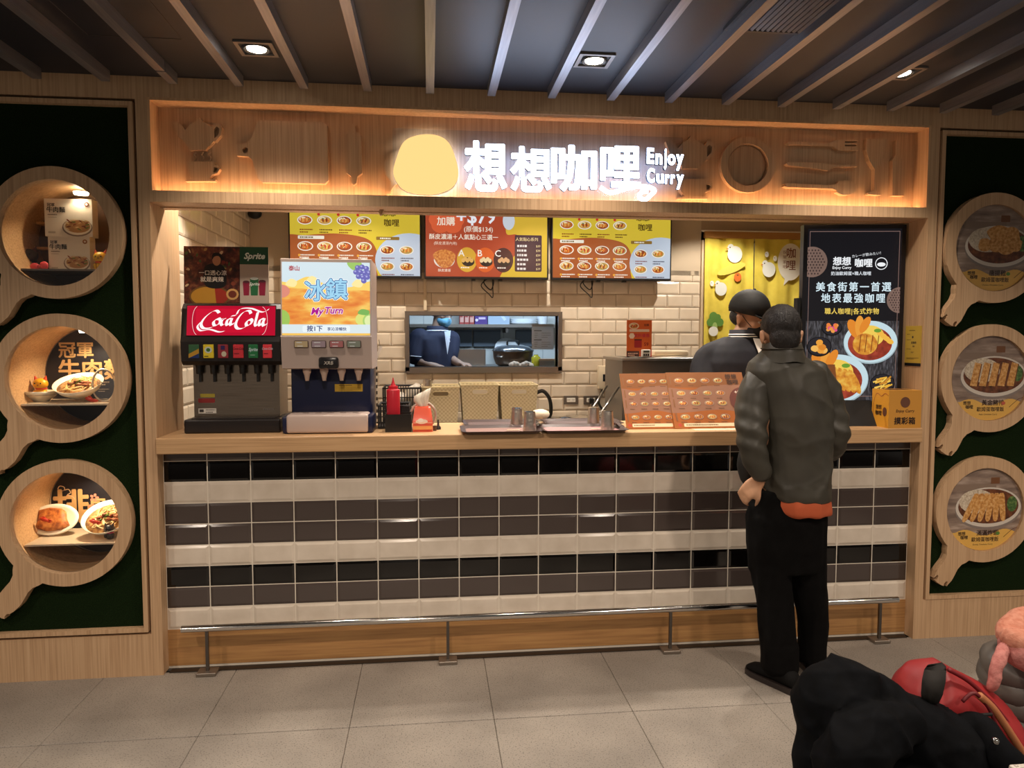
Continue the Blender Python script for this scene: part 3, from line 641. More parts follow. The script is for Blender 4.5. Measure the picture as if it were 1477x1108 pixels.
def noodle_bowl(x, y, z, r, tilt, label, name='noodle_bowl', green=True):
    t = thing(name, (x, y, z), label, 'bowl'); T = Matrix.Translation((x, y, z)) @ Matrix.Rotation(tilt, 4, 'X')
    dz = r*math.sin(abs(tilt))*.62; T = Matrix.Translation((x, y, z+dz)) @ Matrix.Rotation(tilt, 4, 'X')
    b = MB(); b.smooth = True; b.lathe([(0, .004), (r*.4, 0), (r*.45, .006), (r*.8, r*.32), (r, r*.62), (r*.97, r*.62), (r*.76, r*.33), (r*.4, .03), (0, .03)], (0, 0, 0), 32, T); b.build('bowl', t, mat('#e6dcc6', .25))
    b = MB(); b.smooth = True; b.lathe([(r*.86, r*.46), (r*.6, r*.52), (r*.3, r*.56), (0, r*.57)], (0, 0, 0), 24, T); b.build('broth', t, FOOD('broth', '#6a3418', '#b07a3c', '#d9b067'))
    q = random.Random(3); nm = FOOD('noodle', '#cfa55a', '#e6c683', '#f0dca8', 30)
    b = MB(); b.smooth = True
    for i in range(14):
        a = q.uniform(0, 6.28); pts = []
        for j in range(5): a += q.uniform(.3, .7); rr = r*q.uniform(.25, .75); pts.append(T @ Vector((rr*math.cos(a), rr*math.sin(a), r*.57+q.uniform(0, .02)*r)))
        b.tube(bez(pts, 4), r*.022, 5)
    o = b.build('noodles', t, nm); o['kind'] = 'stuff'
    for i in range(6):
        a = q.uniform(0, 6.28); rr = r*q.uniform(.1, .5); p = T @ Vector((rr*math.cos(a), rr*math.sin(a), r*.6)); b = MB(); b.rbox(-r*.16, r*.16, -r*.1, r*.1, -r*.05, r*.06, r*.03, 1, Matrix.Translation(p) @ Matrix.Rotation(q.uniform(0, 3), 4, 'Z')); shade(b.build('meat', t, FOOD('meat', '#5f2c18', '#96502c', '#b87848')))
    b = MB()
    for i in range(24 if green else 8):
        a = q.uniform(0, 6.28); rr = r*q.uniform(0, .35); p = T @ Vector((rr*math.cos(a), rr*math.sin(a), r*(.64+q.uniform(0, .05)))); b.box(-r*.05, r*.05, -r*.02, r*.02, 0, r*.02, Matrix.Translation(p) @ Matrix.Rotation(q.uniform(0, 3), 4, 'Z'))
    o = b.build('scallions', t, mat('#6f8f3c', .5)); o['kind'] = 'stuff'
    return t
z1 = N1.z-.12
q = at(59, 590, .13); t = thing('small_bowl', (q.x, .13, z1), 'small white bowl holding the yellow lucky cat', 'bowl'); b = MB(); b.smooth = True; b.lathe([(0, .004), (.035, 0), (.04, .005), (.07, .03), (.082, .05), (.079, .05), (.065, .03), (.03, .012), (0, .012)], (q.x, .13, z1), 28); b.build('bowl', t, mat('#e6dcc6', .2)); b = MB(); b.lathe([(.071, .0305), (.0715, .033), (.0735, .0335)], (q.x, .13, z1), 28); b.build('painted_line', t, mat('#8a7a66', .5))
cat_figure('lucky_cat', q.x+.005, .13, z1+.015, .088, '#eaa81c', '#c8421f', 'yellow waving lucky cat sitting in the small white bowl')
noodle_bowl(at(117, 560, .13).x, .13, z1, .11, .42, 'large white bowl of beef noodles in the middle niche')
q = at(150, 575, .08); t = thing('glass_award', (q.x, .08, z1), 'round clear glass award plate with small lettering in the middle niche', 'award')
b = MB(); b.prism(ell(q.x, z1+.078, .052, .076, 32), (), .08, .086); b.build('disc', t, glass_mat('award', .12)); b = MB(); b.tube([(x, .083, zz) for x, zz in ell(q.x, z1+.078, .052, .076, 32)], .005, 6, closed=True); b.build('rim', t, mat('#e8dcc4', .15, .3)); A = Art((q.x-.04, .079, z1+.03), (1, 0, 0), (0, 0, 1), .08, .1); A.lines(.012, .06, .056, 2, .012, .006, '#d8ccb4', 1); A.lines(.016, .028, .05, 2, .01, .003, '#d8ccb4', 2); A.build('lettering', t)
def gold_fish(name, x, y, z, s, label):
    t = thing(name, (x, y, z), label, 'ornament'); b = MB(); b.smooth = True; T = Matrix.Translation((x, y, z+.25*s)) @ Matrix.Rotation(.35, 4, 'Y'); b.ball((0, 0, 0), .55*s, .2*s, .24*s, 14, 8, T); b.build('body', t, mat('#b8321f', .35))
    for dx, dz, r in ((.6, .12, .3), (.6, -.1, .28), (-.1, .26, .22)): b = MB(); b.smooth = True; b.ball((dx*s, 0, dz*s), r*s, .05*s, .12*s, 10, 6, T); b.build('fin', t, mat('#c8452c', .4))
q = at(130, 583, .06); gold_fish('red_fish', q.x, .06, z1+.002, .042, 'small red fish ornament in front of the beef noodle bowl')
z2 = N2.z-.11
q = at(77, 768, .15); t = thing('oval_plate', (q.x, .15, z2), 'white oval plate with a fried pork chop, propped up in the bottom niche', 'plate')
T = Matrix.Translation((q.x, .17, z2+.062)) @ Matrix.Rotation(1.0, 4, 'X')
b = MB(); b.smooth = True; b.lathe([(0, 0), (.07, 0), (.10, .012), (.118, .02), (.118, .025), (.095, .018), (.06, .008), (0, .008)], (0, 0, 0), 36, T, 1, .68); b.build('plate', t, mat('#e9e0cc', .2))
b = MB(); b.smooth = True; rg = [[T @ Vector((x*f, y*f, zz)) for x, y in [(-.075, -.04), (-.07, .0), (-.075, .05), (-.03, .062), (.03, .055), (.05, .04), (.06, .005), (.082, -.03), (.05, -.052), (-.02, -.058)]] for zz, f in ((.008, .97), (.022, 1), (.032, .9), (.036, .55))]; b.loft(rg); b.build('pork_chop', t, FOOD('chop', '#7f3d18', '#b86a30', '#d8944c', 45))
gold_fish('red_fish', q.x-.02, .11, z2+.075, .04, 'red fish ornament on the fried pork chop plate')
noodle_bowl(at(160, 765, .13).x, .13, z2, .115, .55, 'white bowl of pale shredded noodles in the bottom niche', green=True)
gold_fish('red_fish', at(134, 765, .05).x, .06, z2+.07, .04, 'red fish ornament at the rim of the pale noodle bowl')
q = at(160, 780, .04); cat_figure('black_cat_figurine', q.x, .03, z2, .065, '#201c1c', '#2c2626', 'small black cat figurine with a pink scarf in the bottom niche', '#d8507a')

# ================================================================== right wall: pan shaped food posters
turf_r = [(XR+.085, PB+.01), (6.7, PB+.01), (6.7, PT), (XR+.085, PT)]
b = MB(); b.prism(turf_r, (), F+.028, F+.05); o = b.build('turf_panel', wr, TURF)
PHOTO_BG = ramp_mat('poster_table', [(.3, '#7a675c'), (.55, '#9c8778'), (.75, '#bfab9c')], (3, 3, 14), 3, 4, .4, world=True)
FRY = FOOD('fry', '#b0702e', '#dba058', '#f0c688', 70); RICE = FOOD('rice', '#b9a58c', '#d8c8b0', '#efe4d0', 120); CURRY = FOOD('curry', '#4a2818', '#6d3c22', '#8a5430', 40); SALAD = FOOD('salad', '#2c4a24', '#4c7038', '#8a9a58', 70)
posters = [((1448, 358), (1363, 358), '唐揚雞', 'Chicken Omelette Curry', 0), ((1440, 546), (1357, 546), '黃金豬排', 'Pork Omelette Curry', 1), ((1433, 735), (1350, 735), '滿滿炸蝦', 'Shrimp Omelette Curry', 2)]
for k, (c, e, zh, en, kind) in enumerate(posters):
    C = at(*c, YPAN); RR = .283; C.x = at(*e, YPAN).x+RR; H = Vector((C.x-.25, 0, C.z-.39))
    t = thing('pan_poster', (C.x, F, C.z-RR), 'pan shaped oak frame with a photo of %s curry, %s of three' % (['fried chicken', 'pork cutlet', 'fried shrimp'][k], words[k]), 'poster', 'pan shaped food posters')
    b = MB(); b.prism(pan_outline(C.x, C.z, RR, H.x, H.z), [ell(C.x, C.z, .222, .222, 48)], F-.014, F+.027); b.build('pan_frame', t, WOOD_V)
    b = MB(); b.prism(ell(C.x, C.z, .226, .226, 48), (), F+.0, F+.012); b.build('poster_disc', t, PHOTO_BG)
    R = .262; A = Art((C.x-.222, F, C.z-.222), (1, 0, 0), (0, 0, 1), 2*R, 2*R); A.k = .222/.262
    A.rect(.06, R+.12, .34, R+.16, '#8f7a6a'); A.rrect(R+.04, R+.16, R+.10, R+.2, .004, '#7a4f30')
    A.oval(R+.03, R-.0, .225, .13, '#8d8078', 40); A.oval(R+.03, R+.012, .222, .126, '#ddd3c6', 40); A.oval(R+.03, R+.018, .205, .11, CURRY, 40)
    A.oval(R-.05, R+.05, .12, .075, RICE, 24); A.oval(R+.19, R+.03, .035, .05, SALAD, 14)
    if kind == 0:
        for x, y, r in ((-.09, .0, .05), (-.02, .0, .055), (.05, -.015, .055), (.11, .0, .05), (.0, .06, .075), (.08, .06, .065)): A.blob([(R+.03+x+r*math.cos(a)*(1+.2*math.sin(3*a+x*50)), R+.02+y+r*.8*math.sin(a)) for a in [i*.7 for i in range(9)]], FRY, 3)
    elif kind == 1:
        for i in range(5): x = R-.11+i*.062; A.poly([(x-.02, R-.045), (x+.03, R-.05), (x+.055, R+.09), (x+.01, R+.1)], FRY); A.stroke([(x+.03, R-.05), (x+.055, R+.09)], .006, '#6a3a1c')
    else:
        for i in range(6): x = R-.12+i*.052; A.blob([(x-.025, R-.06), (x+.008, R-.065), (x+.03+.1*(.5-i/6), R+.08), (x+.01+.1*(.5-i/6), R+.1), (x-.008+.1*(.5-i/6), R+.08)], FRY, 4)
    # yellow caption wave along the bottom
    low = [(R+R*.995*math.cos(a), R+R*.995*math.sin(a)) for a in [PI+.60+(PI-1.2)*i/24 for i in range(25)]]
    top = [(low[-1][0]+(low[0][0]-low[-1][0])*i/16, low[0][1]+.02*math.sin(i*.62)) for i in range(1, 16)]
    A.poly(low+top, '#e9b85c')
    A.text(zh, R+.03, R-.165, .038, '#3a2418', .01); A.text('歐姆蛋咖哩飯', R+.015, R-.203, .031, '#3a2418', .01); A.text(en, R, R-.228, .014, '#5a4030', 0)
    A.text('想想', R-.145, R-.162, .026, '#3a2a20', .015); A.text('咖哩', R-.128, R-.186, .026, '#3a2a20', .015)
    A.oval(R+.1, R-.155, .014, .011, ['#5f8a3c', '#c8604c', '#5f8a3c'][k], 10); A.stroke([(R+.14, R-.18), (R+.2, R-.13), (R+.23, R-.12)], .003, '#6a3a28')
    A.build('photo_print', t)
    b = MB(); b.prism(ell(C.x, C.z, .224, .224, 40), (), F-.014, F-.011); b.build('clear_cover', t, glass_mat('cover', .02))
# ================================================================== inside the shop: screens, curtain, wall fittings
def tv(x0, x1, z0, z1, y, label, draw, e=.8):
    t = thing('menu_screen', ((x0+x1)/2, y, z0), label, 'screen', 'menu screens on the back wall')
    b = MB(); b.rbox(x0, x1, y, y+.045, z0, z1, .004, 1); b.build('housing', t, mat('#17161a', .35))
    m = .011; A = Art((x0+m, y, z0+m*1.5), (1, 0, 0), (0, 0, 1), x1-x0-2*m, z1-z0-2.5*m, e, .2); draw(A); A.build('display', t)
    b = MB(); b.box((x0+x1)/2-.15, (x0+x1)/2+.15, y+.045, YB-.008, z0+.12, z1-.12); b.build('wall_mount', t, BLACK)
    for dx in (-.1, .1): b = MB(); b.box((x0+x1)/2+dx-.015, (x0+x1)/2+dx+.015, y+.01, y+.04, z0-.012, z0); b.build('clip', t, BLACK)
    return t
def menu_art(A):
    w, h = A.w, A.h; A.clip = (0, 0, w, h)
    A.rect(0, 0, w, h, '#d6bd3a')
    A.blob([(-.05*w, -.1*h), (.60*w, -.1*h), (.66*w, .12*h), (.66*w, .36*h), (.58*w, .52*h), (.36*w, .58*h), (.12*w, .55*h), (-.05*w, .50*h)], '#a5572c')
    A.oval(.92*w, .22*h, .27*w, .38*h, '#bccadb', 36)
    for i in range(4):
        A.bowl((.115+.15*i)*w, .76*h, .058*w, i % 4, seed=i); A.lines((.075+.15*i)*w, .62*h, .1*w, 2, .035*h, .016*h, '#4a2c12' if i % 2 else '#7a2814', i)
        if i in (1, 2, 3): A.oval((.07+.15*i)*w, .84*h, .012*w, .012*w*1, '#c8322a', 6)
    A.rrect(.06*w, .50*h, .26*w, .545*h, .01*h, '#e6e2d2'); A.lines(.075*w, .512*h, .16*w, 1, 0, .02*h, '#6a5a3a', 9)
    for r in range(2):
        for i in range(4):
            A.bowl((.115+.15*i)*w, (.40-.23*r)*h, .06*w, i+r, seed=i+4*r+5); A.lines((.07+.15*i)*w, (.27-.23*r)*h, .115*w, 2, .033*h, .016*h, '#f0e8d8', i+r)
            A.oval((.068+.15*i)*w, (.275-.23*r)*h, .010*w, .010*w, '#e8a63c', 8)
    A.text('想想', .76*w, .84*h, .1*h, '#3c2810', .015); A.text('咖哩', .78*w, .70*h, .11*h, '#3c2810', .015)
    A.rrect(.66*w, .50*h, .84*w, .545*h, .01*h, '#8a6a2c'); A.lines(.69*w, .512*h, .13*w, 1, 0, .02*h, '#e6e2d2', 8)
    for r in range(2):
        for i in range(2): A.bowl((.745+.15*i)*w, (.36-.23*r)*h, .056*w, i+r+2, seed=i+r+20); A.lines((.70+.15*i)*w, (.24-.23*r)*h, .1*w, 2, .033*h, .015*h, '#4a4a5a' if i else '#7a3a3a', i+r)
def promo_art(A):
    w, h = A.w, A.h; A.clip = (0, 0, w, h)
    A.rect(0, 0, w, h, '#b04a30'); A.blob([(.62*w, -.1*h), (.68*w, .2*h), (.78*w, .42*h), (.75*w, .6*h), (.66*w, .62*h), (.68*w, .9*h), (.80*w, 1.05*h), (1.05*w, 1.05*h), (1.05*w, -.1*h)], '#d9b53c')
    A.oval(.68*w, .80*h, .05*w, .13*h, '#cdd6e2', 20)
    for x, y in ((.17, .88), (.10, .80), (.24, .80), (.12, .72), (.22, .72), (.17, .78)): A.oval(x*w, y*h, .075*w, .11*h, '#d9603a', 18)
    A.text('人氣', .165*w, .87*h, .13*h, '#f6ead8', .012); A.text('加購', .165*w, .73*h, .13*h, '#f6ead8', .012)
    A.text('+$79', .41*w, .76*h, .27*h, '#eef2fa', .02); A.text('(原價$134)', .43*w, .64*h, .09*h, '#f0e4d4', .008)
    A.text('酥皮濃湯＋人氣點心三選一', .31*w, .53*h, .082*h, '#f6ead8', .01); A.text('(酥皮濃湯內用)', .16*w, .45*h, .05*h, '#f0d8c4', 0)
    A.oval(.15*w, .23*h, .085*w, .11*h, '#e4ddd4', 24); A.blob([(.06*w, .31*h), (.15*w, .38*h), (.24*w, .31*h), (.21*w, .16*h), (.15*w, .12*h), (.1*w, .16*h)], FOOD_E('pastry', '#a8481c', '#d07a34', '#e8a860')); A.text('酥皮濃湯', .15*w, .07*h, .045*h, '#f6ead8', 0)
    for i, (c, l) in enumerate((('#d9a83a', 'A'), ('#d9622c', 'B'), ('#4a2a2c', 'C'))):
        x = (.335+.15*i)*w; A.oval(x, .24*h, .082*w, .175*h, c, 30); A.oval(x+.01*w, .21*h, .052*w, .065*h, '#2c2624', 18)
        for j in range(5): A.oval(x+(-.03+.017*j)*w, (.23+.02*(j % 2))*h, .016*w, .032*h, ['#e0b060', '#e8d0a0', '#d8a878'][i], 8)
        A.text(l, x-.045*w, .29*h, .13*h, '#f6f0e6', .01); A.lines(x-.05*w, .12*h, .1*w, 1, 0, .018*h, '#f6ead8', i)
    A.rrect(.73*w, .08*h, .955*w, .60*h, .02*h, '#46303a'); A.text('人氣點心系列', .83*w, .52*h, .055*h, '#f0d8a0', 0)
    for i in range(6): A.lines(.75*w, (.43-.065*i)*h, (.13-.015*(i % 3))*w, 1, 0, .03*h, '#e8e0dc', 30+i); A.text('$39', .925*w, (.43-.065*i)*h, .042*h, '#f0d8a0', 0)
def FOOD_E(n, a, c, d, sc=60, e=.95): return ramp_mat('foodglow_'+n, [(.3, a), (.5, c), (.72, d)], (1, 1, 1), sc, 4, .4, 0, emit=e, world=True)
YTV = 1.85
tv(.256, 1.203, 2.03, 2.575, YTV, 'yellow menu screen partly behind the drink machines, leftmost of three', menu_art)
tv(1.224, 2.146, 2.03, 2.575, YTV, 'red promotion menu screen showing +$79, middle of three', promo_art)
tv(2.168, 3.095, 2.03, 2.575, YTV, 'yellow menu screen with rows of dishes, rightmost of three', menu_art)
def cord(name, pts, r, label, m=BLACK, cat='cable'):
    b = MB(); b.smooth = True; o = b.tube(bez([Vector(p) for p in pts], 6), r, 6).build(name, None, m); tag(o, label, cat); return o
for px, nm in ((702, 'tangled black cables hanging under the red menu screen'), (845, 'black cable loop hanging under the right yellow menu screen')):
    c = [at(px+dx, py, 1.93) for dx, py in ((0, 398), (-4, 408), (6, 418), (10, 405), (2, 402), (-8, 412), (3, 424), (9, 428), (8, 400))]
    cord('cable', c, .004, nm)
# vertical conduit between screens and hatch
q = at(613, 400, 1.97); tag(MB().rbox(q.x-.012, q.x+.012, 1.965, 1.99, 1.80, 2.06, .003, 1).build('cable_duct', None, mat('#cdbb9e', .5)), 'cream cable duct on the tiles above the pass-through window', 'cable duct')
# outlets and breaker box on the tiles
def outlet(px, py, label, plug=False):
    c = at(px, py, YB-.008); t = thing('wall_outlet', c, label, 'outlet', 'steel wall outlets above the work table')
    b = MB(); b.rbox(c.x-.058, c.x+.058, YB-.016, YB-.0085, c.z-.034, c.z+.034, .003, 1); b.build('plate', t, mat('#8a8178', .35, .8))
    b = MB(); b.rbox(c.x-.034, c.x+.034, YB-.02, YB-.0155, c.z-.017, c.z+.017, .002, 1); b.build('socket', t, mat('#e4ddd0', .4))
    b = MB()
    for dx in (-.018, .018):
        for e in (-.005, .005): b.box(c.x+dx+e-.001, c.x+dx+e+.001, YB-.0205, YB-.0195, c.z-.004, c.z+.006)
    o = b.build('slots', t, BLACKM); o['kind'] = 'stuff'
    if plug: b = MB(); b.rbox(c.x-.018, c.x+.016, YB-.055, YB-.0205, c.z-.02, c.z+.018, .006, 1); shade(b.build('plug', t, BLACK))
    return c
outlet(823.5, 577, 'steel wall outlet with free sockets, left of the two'); c2 = outlet(852, 577, 'steel wall outlet with a black plug, right of the two', True)
c = at(871, 544, YB-.01); t = thing('breaker_box', (c.x, YB, c.z-.1), 'cream switch box with a small dark window on the tiles', 'switch box')
b = MB(); b.rbox(c.x-.055, c.x+.05, YB-.07, YB-.009, c.z-.09, c.z+.09, .008, 2); shade(b.build('case', t, mat('#ddcdb0', .4))); b = MB(); b.box(c.x-.022, c.x+.022, YB-.0725, YB-.0705, c.z-.03, c.z+.025); b.build('window', t, mat('#22242c', .2)); b = MB(); b.box(c.x-.012, c.x+.012, YB-.078, YB-.0725, c.z-.01, c.z+.005); b.build('switch', t, BLACK)
cord('power_cable', [(c.x-.02, YB-.05, c.z-.1), (c.x-.05, YB-.06, c.z-.2), (c.x+.02, YB-.09, c.z-.3)], .009, 'black cable looping down from the cream switch box')
cord('plug_cable', [(c2.x, YB-.06, c2.z-.02), (c2.x+.01, YB-.08, c2.z-.08), (c2.x+.08, YB-.1, c2.z-.16)], .006, 'thin black cable hanging from the black plug')
# small black round camera near the ceiling
c = at(366, 307, 1.9); t = thing('security_camera', (c.x, 1.99, c.z), 'small black dome camera high on the back wall', 'camera'); b = MB(); b.smooth = True; b.ball((c.x, 1.93, c.z), .05, .04, .04); b.build('dome', t, BLACK); b = MB(); b.cyl((c.x, 1.992, c.z+.01), (c.x, 1.95, c.z+.005), .03, n=14); b.build('base', t, WHITE)
# --- the yellow door curtain
YN = YB-.045
c0, c1 = at(1017, 335, YN), at(1090, 520, YN); zt = c0.z; zb = 1.02; xs0 = c0.x; xm = at(1088, 340, YN).x; xs1 = DX1-.02
t = thing('door_curtain', ((xs0+xs1)/2, YN, zb), 'yellow split door curtain printed with white chicks and vegetables', 'curtain')
def wave(x, z): return .010*math.sin(x*31+1.5*math.sin(z*2))+.005*math.sin(x*67+2)
CLOTH_Y = ramp_mat('yellow_cloth', [(.3, '#d8c448'), (.7, '#e6d458')], (1, 1, 1), 14, 3, .85, .05, world=True)
for xa, xb in ((xs0, xm-.004), (xm+.004, xs1)):
    b = MB(); b.smooth = True; nx, nz = 28, 12
    for s in (0, .002):
        vs = [(xa+(xb-xa)*i/nx, YN+wave(xa+(xb-xa)*i/nx, zb+(zt-zb)*j/nz)+s, zb+(zt-zb)*j/nz) for j in range(nz+1) for i in range(nx+1)]
        b.add(vs, [(j*(nx+1)+i, j*(nx+1)+i+1, (j+1)*(nx+1)+i+1, (j+1)*(nx+1)+i) for j in range(nz) for i in range(nx)])
    b.build('panel', t, CLOTH_Y)
b = MB(); b.box(xs0-.005, xs1, YN-.016, YN+.016, zt-.045, zt+.005); b.build('header_band', t, mat('#a8793c', .8))
b = MB(); b.cyl((xs0-.03, YN, zt+.01), (xs1+.02, YN, zt+.01), .008, n=10); b.build('curtain_rod', t, WHITE)
A = Art((xs0, YN-.017, zb), (1, 0, 0), (0, 0, 1), xs1-xs0, zt-zb, 0, .85)
def cp(px, py): q = at(px, py, YN-.017); return (q.x-xs0, q.z-zb)
def CO(px, py, rx, ry, c, rot=0, n=20): x, y = cp(px, py); A.oval(x, y, rx*.00545, ry*.00545, c, n, rot)
def motif(nm):
    global A
    A.build(nm, t); A = Art((xs0, YN-.017, zb), (1, 0, 0), (0, 0, 1), xs1-xs0, zt-zb, 0, .85)
CO(1055, 388, 22, 6, '#dccf5a', .35); motif('leaf_print')
for px, py, s in ((1060, 367, 1.0), (1109, 389, .9), (1040, 417, .8), (1059, 446, .7)):
    CO(px, py, 11*s, 12*s, '#dfe3dc'); CO(px-6*s, py-9*s, 5*s, 6*s, '#dfe3dc'); CO(px-7*s, py-10*s, 1, 1, '#3a3426', 0, 8); CO(px-11*s, py-8*s, 2*s, 1.2*s, '#d8923a', 0, 8); motif('chick_print')
for px, py in ((1106, 367), (1118, 373), (1027, 409)): CO(px, py, 3, 4, '#e4e6de'); CO(px-1, py-1, .7, .7, '#2c2820', 0, 6); motif('small_chick_print')
CO(1064, 400, 5.5, 6.5, '#d8722c'); CO(1064, 397, 1.5, 1, '#6a4a1c'); motif('tomato_print')
for dx, dy, r in ((0, 0, 8), (-6, 4, 6), (7, 4, 6), (-2, -5, 6), (4, -3, 5)): CO(1031+dx, 461+dy, r, r, '#5b8a3a')
CO(1031, 473, 4, 8, '#9ab86a'); CO(1029, 478, 7, 7, '#e4e6de'); motif('broccoli_print')
x, y = cp(1140, 378); A.oval(x, y, .105, .145, '#e6e4d6', 30); A.poly([cp(1133, 395), cp(1143, 399), cp(1130, 412)], '#e6e4d6')
x, y = cp(1141, 371); A.text('咖', x, y, .085, '#7a4630', .01); A.text('哩', x, y-.095, .085, '#7a4630', .01)
x, y = cp(1132, 366)
for i, ch in enumerate('探險家吧'): A.text(ch, x, y-.038*i, .03, '#7a4630', 0)
A.build('speech_bubble_print', t)

# ================================================================== kitchen behind the pass-through
t = thing('kitchen_shelf', (1.9, 3.5, 0), 'long steel wall shelf in the kitchen above the pot', 'shelf')
q = at(700, 470, 3.4); zs = q.z-.015; b = MB(); b.box(1.05, 3.0, 3.4, 3.745, zs, zs+.03); b.build('board', t, STEEL)
for x in (1.2, 2.0, 2.8): b = MB(); b.box(x-.012, x+.012, 3.42, 3.74, zs-.05, zs); b.build('bracket', t, STEEL_D)
zs += .03
def carton(name, x0, x1, y0, h, col, label, bars=None, group=None):
    a, c = at(x0, 468, y0), at(x1, 468, y0); t = thing(name, ((a.x+c.x)/2, y0, zs), label, 'box', group); b = MB(); b.box(a.x, c.x, y0, y0+.16, zs, zs+h); b.build('carton', t, mat(col, .6))
    A = Art((a.x, y0, zs), (1, 0, 0), (0, 0, 1), c.x-a.x, h, 0)
    if bars: bars(A)
    A.build('print', t); return t
def redbars(A):
    A.poly([(A.w*.1, A.h*.12), (A.w*.9, A.h*.12), (A.w*.9, A.h*.86), (A.w*.1, A.h*.86), (A.w*.1, A.h*.55), (A.w*.7, A.h*.55), (A.w*.7, A.h*.42), (A.w*.1, A.h*.42)], '#d0a094')
for i in range(3): carton('red_carton', 663+7.2*i, 669.5+7.2*i, 3.45, .16, '#a03a34', 'small red and white carton on the kitchen shelf, %s of three' % ('left', 'middle', 'right')[i], redbars, 'red cartons on the kitchen shelf')
carton('purple_carton', 685, 703, 3.44, .135, '#4a2f7c', 'purple carton of gloves on the kitchen shelf', lambda A: (A.rect(A.w*.3, A.h*.35, A.w*.85, A.h*.5, '#c9b8dc'), A.oval(A.w*.15, A.h*.3, A.h*.1, A.h*.1, '#d8d0e8')))
carton('pale_crate', 704, 735, 3.44, .16, '#9fb2c6', 'pale blue crate on the kitchen shelf', lambda A: A.poly([(A.w*.35, A.h*.9), (A.w*.5, A.h*.9), (A.w*.85, A.h*.3), (A.w*.75, A.h*.2)], '#c4d2e0'))
a = at(755, 467, 3.5)
for i in range(3):
    b = MB(); b.smooth = True; b.lathe([(0, 0), (.10, 0), (.15, .022), (.145, .024), (.09, .006), (0, .006)], (a.x, 3.55, zs+.016*i), 24); o = b.build('serving_plate', None, mat('#dfe4e8', .3)); tag(o, 'white oval plate in the stack on the kitchen shelf, %s of three' % ('lowest', 'middle', 'topmost')[i], 'plate', 'plates stacked on the kitchen shelf')
a = at(783, 467, 3.5); b = MB(); b.lathe([(0, 0), (.045, 0), (.06, .09), (.062, .12), (.058, .12), (.042, .006), (0, .006)], (a.x, 3.55, zs), 20); o = b.build('white_tub', None, mat('#dfe4e8', .4)); tag(shade(o), 'white plastic tub at the right end of the kitchen shelf', 'tub')
# dark vent panels under the shelf
for i, (x0, x1) in enumerate(((655, 681), (683, 722), (744, 768))):
    a, c = at(x0, 500, 3.7), at(x1, 476, 3.7); t = thing('wall_cover', ((a.x+c.x)/2, 3.7, a.z), 'grey steel cover panel on the kitchen wall, %s of three' % ('left', 'middle', 'right')[i], 'panel', 'grey kitchen wall panels'); b = MB(); b.rbox(a.x, c.x, 3.70, 3.742, a.z, c.z, .004, 1); b.build('sheet', t, mat('#6d7884', .5, .3)); b = MB(); b.box(a.x, c.x, 3.697, 3.70, c.z-.02, c.z-.012); b.build('seam', t, mat('#4e5864', .5))
# cooking bench and sink block
t = thing('kitchen_bench', (1.9, 2.5, 0), 'steel kitchen bench behind the pass-through window', 'bench'); zk = at(700, 529, 2.45).z
b = MB(); b.box(1.5, 3.1, 2.35, 3.05, zk-.04, zk); b.build('top', t, STEEL); b = MB(); b.box(1.55, 3.05, 2.4, 3.0, .1, zk-.04); b.build('body', t, STEEL_D)
for x in (1.58, 3.02):
    for y in (2.43, 2.97): b = MB(); b.box(x-.02, x+.02, y-.02, y+.02, 0, .1); b.build('leg', t, STEEL_D)
a, c = at(652, 529, 2.9), at(699, 504, 2.9); t = thing('steel_tray_box', ((a.x+c.x)/2, 2.9, zk), 'open steel food container beside the worker', 'container')
b = MB(); d = .01; x0, x1, z0, z1 = a.x, c.x, zk, c.z
for q in ((x0, x1, 2.78, 2.79), (x0, x1, 2.99, 3.0), (x0, x0+d, 2.79, 2.99), (x1-d, x1, 2.79, 2.99)): b.box(*q, z0, z1)
b.build('walls', t, STEEL); b = MB(); b.box(x0, x1, 2.79, 2.99, z0, z0+.05); b.build('contents', t, mat('#d8d4c8', .8, bump=.5))
# pot with lid
a = at(740, 528, 2.6); t = thing('cooking_pot', (a.x, 2.6, zk), 'large dark braising pot with a domed lid and handle', 'pot'); r = (at(769, 515, 2.6).x-at(711, 515, 2.6).x)/2
b = MB(); b.smooth = True; b.lathe([(0, .0), (r*.72, 0), (r*.86, .02), (r*.97, .07), (r, .125), (r*.97, .125), (0, .12)], (a.x, 2.6, zk), 36); shade(b.build('body', t, ramp_mat('pot_metal', [(.3, '#4a3c34'), (.7, '#7a6654')], (1, 1, 1), 12, 3, .3, metal=.6)), 50)
b = MB(); b.smooth = True; b.lathe([(r*1.03, .125), (r*1.03, .135), (r*.8, .165), (r*.4, .18), (0, .183)], (a.x, 2.6, zk), 36); b.build('lid', t, mat('#8d949c', .2, .9))
b = MB(); b.tube(bez([(a.x-.05, 2.6, zk+.178), (a.x-.045, 2.6, zk+.21), (a.x, 2.6, zk+.215), (a.x+.045, 2.6, zk+.21), (a.x+.05, 2.6, zk+.178)], 5), .008, 8); b.build('lid_handle', t, BLACK)
b = MB(); b.tube(bez([(a.x-r*.82, 2.6-r*.55, zk+.09), (a.x-r*.84, 2.6-r*.7, zk+.085), (a.x-r*.62, 2.6-r*.86, zk+.085), (a.x-r*.6, 2.6-r*.75, zk+.09)], 5), .006, 8); b.build('side_handle', t, STEEL)
a = at(752, 527, 2.42); b = MB(); b.smooth = True
for i in range(9): b.ball((a.x+.02*(i-4), 2.42+.01*math.sin(i*2), zk+.016+.01*math.sin(i*1.3)), .026, .03, .022, 8, 6)
o = b.build('rag', None, mat('#b9a590', .9, bump=.4)); tag(o, 'crumpled beige rag lying before the braising pot', 'rag')
